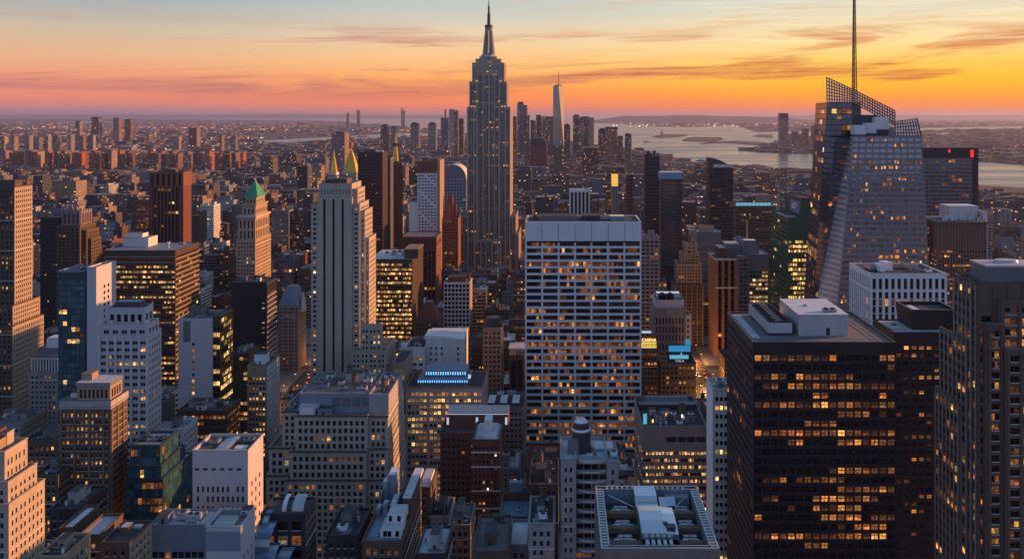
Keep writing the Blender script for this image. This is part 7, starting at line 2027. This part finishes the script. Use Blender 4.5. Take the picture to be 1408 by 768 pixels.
CMIX = ['brick red'] * 2 + ['brown'] * 6 + ['tan'] * 2 + ['grey'] * 3 + ['pale grey'] + ['dark grey'] * 6 + ['slate blue'] * 2 + ['dusty rose'] * 2
ROOFS = ['tar_roof', 'tar_roof', 'tar_roof', 'gravel_roof', 'gravel_roof', 'pale_roof', 'membrane']
STY = [dict(cw=2.8, fh=3.6, ww=.48, wh=.5, rec=.35), dict(cw=3.4, fh=3.8, ww=.62, wh=.5, rec=.3), dict(cw=5.5, fh=3.9, ww=.9, wh=.5, sub=4, rec=.2), dict(cw=2.4, fh=3.6, ww=.42, wh=.55, rec=.4, g=3, gap=.9)]
rest_lots = []
for k, t in enumerate(near):
    x0, x1, y0, y1, h, pa, pb, (ar, xp, yp) = t
    if k >= 290:
        rest_lots.append(t); continue
    col = fr.choice(CMIX)
    roof = fr.choice(ROOFS)
    wm = COLN[col][0]
    extra = ''
    b = Bld('midrise_building', 'x', 'building', 0, 1, y0, y1 - y0, None, yp + 60, wm, 'midrise buildings between the landmarks', min_px=16)
    b.x0, b.x1 = x0, x1
    b.base = Vector(((x0 + x1) / 2, (y0 + y1) / 2, 0)); b.root.location = b.base; BASE[b.root.name] = b.base
    if fr.random() < .16:
        gl = fr.choice(['glass_blue', 'glass_teal', 'glass_grey', 'glass_mirror'])
        st = S(cw=3.0, fh=3.9, ww=.92, wh=.78, rec=.12, ms=.3, lit=.1, lits=YEL, glass=gl, wall='slate_panel')
    else: st = S(lit=fr.choice([.06, .1, .18, .3]), lits=fr.choice([AMB, AMB, WARM, YEL]), **fr.choice(STY))
    two = h > 45 and x1 - x0 > 16 and fr.random() < .45
    z1 = h * fr.uniform(.6, .8) if two else h
    b.tier(x0, x1, y0, y1, 0, z1, f=st, r=dict(st, lit=.04), l=dict(st, lit=.06), roof=roof, par=1.0)
    if two:
        i_ = (x1 - x0) * fr.uniform(.1, .2)
        b.tier(x0 + i_, x1 - i_, y0 + 3, y1 - 4, z1, h, f=st, r=dict(st, lit=.04), roof=roof, par=1.0); b.clutter(x0 + i_ + 1, x1 - i_ - 1, y0 + 4, y1 - 5, h, 2, tank=.4, seed=k); extra = ' with a setback top'
    else:
        b.clutter(x0 + 1, x1 - 1, y0 + 1, y1 - 1, h, 4 if ar > 300 else 2, tank=.35, seed=k)
        extra = {'pale_roof': ' with pale roof', 'membrane': ' with whitish roof'}.get(roof, '')
    b.done(); FOOT.pop(); VIS.pop()
    queue(b.root, size_word(h, x1 - x0), COLN[col][1], 'building', extra, xp, yp, y0)
for k, t in enumerate(mid_):
    x0, x1, y0, y1, h, pa, pb, (ar, xp, yp) = t
    if k >= 300:
        rest_lots.append(t); continue
    col = fr.choice(CMIX)
    r = empty('town_building', 'x', 'building', ((x0 + x1) / 2, (y0 + y1) / 2, 0), 'town buildings towards the harbour')
    m = MB(); m.box(x0, x1, y0, y1, 0, h, 'far ' + col)
    m.build('wall', r)
    extra = ''
    if fr.random() < .6:
        m = MB(); i_ = (x1 - x0) * fr.uniform(.12, .3); hh = h + fr.uniform(4, 14)
        m.box(x0 + i_, x1 - i_, y0 + (y1 - y0) * .2, y1 - (y1 - y0) * .25, h + .05, hh, 'far ' + col); m.build('bulkhead', r); extra = ' with a roof storey'
    if ar > 120 and fr.random() < .5:
        m = MB(); cx2 = fr.uniform(x0 + 4, x1 - 4); m.cyl(cx2, y0 + 4, h + .05, h + 8, 3, 3, 'wood_tank', 10); m.cyl(cx2, y0 + 4, h + 8.01, h + 10, 3.2, .3, 'charcoal', 10); m.build('water_tank', r); extra = ' with a roof tank'
    queue(r, size_word(h, x1 - x0), COLN[col][1], 'town block', extra, xp, yp, y0)
ORD = 'first second third fourth fifth sixth seventh eighth ninth tenth eleventh twelfth thirteenth fourteenth fifteenth sixteenth seventeenth eighteenth nineteenth twentieth'.split()
for base_, rows in LABELS.items():
    rows.sort(key=lambda q: q[0])
    for i, (xp, r) in enumerate(rows):
        if len(rows) == 1: r['label'] = base_
        elif i < 20: r['label'] = f"{base_}, {ORD[i]} from left"
        else: r['label'] = f"{base_}, far along"
        if len(r['label'].split()) > 16: r['label'] = r['label'].replace(' with a ', ' ').replace(' with ', ' ')

# the endless low sprawl that nobody could count
m = MB()
keys = list(FARS)
for t in rest_lots:
    m.box(t[0], t[1], t[2], t[3], 0, t[4], 'far ' + fr.choice(CMIX))
n_ = 0
while n_ < 7500:
    yy = fr.uniform(162.6, 222) if fr.random() < .75 else fr.uniform(175, 240)
    Y = gy(yy)
    if Y < 3300 or Y > 34000: continue
    xx = fr.uniform(-10, PW + 10)
    X = px(xx, Y)
    z0 = 0
    if not on_land(X, Y):
        ok = False
        for nm, pp in ISLES[:3]:
            q = shore(pp); ins = False
            for i in range(len(q)):
                (xa, ya), (xb, yb) = q[i], q[(i + 1) % len(q)]
                if (ya > Y) != (yb > Y) and X < (xb - xa) * (Y - ya) / (yb - ya) + xa: ins = not ins
            if ins: ok = True
        if not ok: continue
        z0 = 2.5
    if 0 < xx < 62 and 203.5 < yy < 211: continue
    if 345 < xx < 605 and 181.5 < yy < 197 and yy < 199 - (xx - 345) * .05 and fr.random() < .95: continue
    s = 1 + Y / 9000
    wd, dp, h = fr.uniform(18, 60) * s, fr.uniform(18, 50) * s, min(60, fr.lognormvariate(2.3, .45)) * (1 + .3 * min(2, Y / 12000))
    if Y < 6000 and blocked(X, X + wd, Y, Y + dp, 0): continue
    m.box(X, X + wd, Y, Y + dp, z0, z0 + h, ('vast ' if Y > 5000 else 'far ') + fr.choice(CMIX))
    n_ += 1
m.build('distant_city_blocks', None, 'stuff')
m = MB()
for k in range(70):                                   # strung along the far roads
    yy = fr.choice([fr.gauss(178, 3), fr.uniform(168, 225)]); xx = fr.uniform(-50, 640 if k < 55 else 1400)
    if yy < 165.5: continue
    X, Y = px(xx, gy(yy)), gy(yy)
    a = fr.uniform(-.5, .5) + (0 if fr.random() < .4 else math.pi / 2)
    ln = fr.uniform(600, 2600) * Y / 8000
    nl = int(fr.uniform(6, 18))
    mt = fr.choice(['lamp_amber', 'lamp_amber', 'lamp_white', 'lamp_tail', 'lamp_amber'])
    for i_ in range(nl):
        t_ = i_ / nl + fr.uniform(-.02, .02)
        Xl, Yl = X + math.sin(a) * ln * t_, Y + math.cos(a) * ln * t_
        if not on_land(Xl, Yl) or Yl > 40000 or Yl < 2500: continue
        s_ = min(9, .75 * Yl / 1500 * fr.choice([.4, .5, .6, .8, 1.3]))
        m.box(Xl, Xl + s_, Yl, Yl + s_, 20, 20 + s_ * .8, mt)
for k in range(60):
    yy = fr.uniform(169.5, 174.8); xx = fr.uniform(835, 1110); Y = gy(yy)
    m.box(px(xx, Y), px(xx, Y) + 18, Y, Y + 20, 12, 22, fr.choice(['lamp_amber', 'lamp_white']))
m.build('distant_street_lights', None, 'stuff')

# ------------------------------------------------------------------ cars and street lamps in the avenues
def car_parts(body):
    out = {}
    m = MB(); m.box(-.9, .9, -2.2, 2.2, .35, .85, body, bottom=True); out['body'] = m
    m2 = MB(); m2.frustum(0, -.1, .853, 1.45, .85, 1.35, .7, .9, 'glass_black', body); out['cabin'] = m2
    return out


def make_car(body):
    r = bpy.data.objects.new('car', None); COL.objects.link(r); r['category'] = 'car'; BASE[r.name] = Vector((0, 0, 0))
    for n_, mm in car_parts(body).items(): mm.build(n_, r, off=(0, 0, 0))
    for sx_ in (-1, 1):
        m = MB(); m.box(sx_ * .62 - .2, sx_ * .62 + .2, -2.26, -2.205, .55, .78, 'tail_glow', bottom=True); m.build('tail_light', r, off=(0, 0, 0))
        m = MB(); m.box(sx_ * .62 - .2, sx_ * .62 + .2, 2.205, 2.26, .5, .75, 'head_glow', bottom=True); m.build('headlight', r, off=(0, 0, 0))
        for sy_ in (-1.35, 1.35):
            m = MB(); m.cyl(0, 0, 0, .2, .33, .33, 'black_metal', 12); o = m.build('wheel', r, off=(0, 0, 0)); o.rotation_euler = (0, R(90), 0); o.location = (sx_ * .8 - .1, sy_, .345)
    return r


def copy_tree(o, parent=None):
    c = o.copy(); COL.objects.link(c)
    if parent: c.parent = parent
    for ch in o.children: copy_tree(ch, c)
    return c


protos = [make_car(p) for p in ('taxi_paint', 'car_paint', 'white_paint', 'red_paint')]
CN = ['yellow taxi', 'dark car', 'white car', 'red car']
used = [False] * 4
cr = random.Random(3)
spots = []
for (xa, wa), ylo, yhi, nn, where in ((AVES[6], 680, 940, 34, 'avenue beside the blue billboard block'), (AVES[3], 700, 1000, 22, 'avenue below the blue gabled tower')):
    taken = []
    for k in range(nn * 3):
        if len(taken) >= nn: break
        lane = cr.choice([-4.6, -1.6, 1.6, 4.6]); y = cr.uniform(ylo, yhi)
        if any(l == lane and abs(y - q) < 7 for l, q in taken): continue
        taken.append((lane, y)); spots.append((xa + lane, y, lane > 0, where))
for k, (x, y, away, where) in enumerate(spots):
    j = cr.choice([0, 1, 1, 2, 1, 3])
    c = protos[j] if not used[j] else copy_tree(protos[j])
    used[j] = True
    c.location = (x, y, .01); c.rotation_euler = (0, 0, 0 if away else math.pi)
    c['label'] = f"{CN[j]} driving {'away with red tail lights' if away else 'nearer with headlights on'} along the {where}"
    c['group'] = f"{CN[j]}s {'leaving' if away else 'coming'} on the {where}"
for j, p in enumerate(protos):
    if not used[j]:
        for ch in list(p.children): bpy.data.objects.remove(ch)
        bpy.data.objects.remove(p)
lamp = bpy.data.objects.new('street_lamp', None); COL.objects.link(lamp); BASE[lamp.name] = Vector((0, 0, 0)); lamp['category'] = 'street lamp'
m = MB(); m.cyl(0, 0, 0, 9, .14, .09, 'charcoal', 8); m.build('pole', lamp, off=(0, 0, 0)); m = MB(); m.bar((0, 0, 8.9), (2.2, 0, 9.5), .12, 'charcoal'); m.build('arm', lamp, off=(0, 0, 0)); m = MB(); m.box(1.6, 2.9, -.3, .3, 9.1, 9.4, 'lamp_amber', 'charcoal', bottom=True); m.build('lamp_head', lamp, off=(0, 0, 0))
first = True
for (xa, wa), where in ((AVES[6], 'the avenue beside the blue billboard block'), (AVES[3], 'the avenue below the blue gabled tower')):
    for k in range(16):
        for sd in (-1, 1):
            c = lamp if first else copy_tree(lamp)
            first = False
            c.location = (xa + sd * (wa / 2 - .4), 640 + k * 34, .15 if False else .005); c.rotation_euler = (0, 0, 0 if sd < 0 else math.pi)
            c['label'] = 'tall curved-arm street lamp with amber head lining ' + where; c['group'] = 'street lamps of ' + where
    for k in range(5):
        pl = bpy.data.lights.new('street_glow', 'POINT'); pl.energy = 38000 if xa > 0 else 9000; pl.color = (1, .45, .13); pl.shadow_soft_size = 1.5
        po = bpy.data.objects.new('street_glow', pl); po.location = (xa, 700 + k * 90, 9.5); COL.objects.link(po)
print('windows as parts', N_WIN[0], 'objects', len(bpy.data.objects))
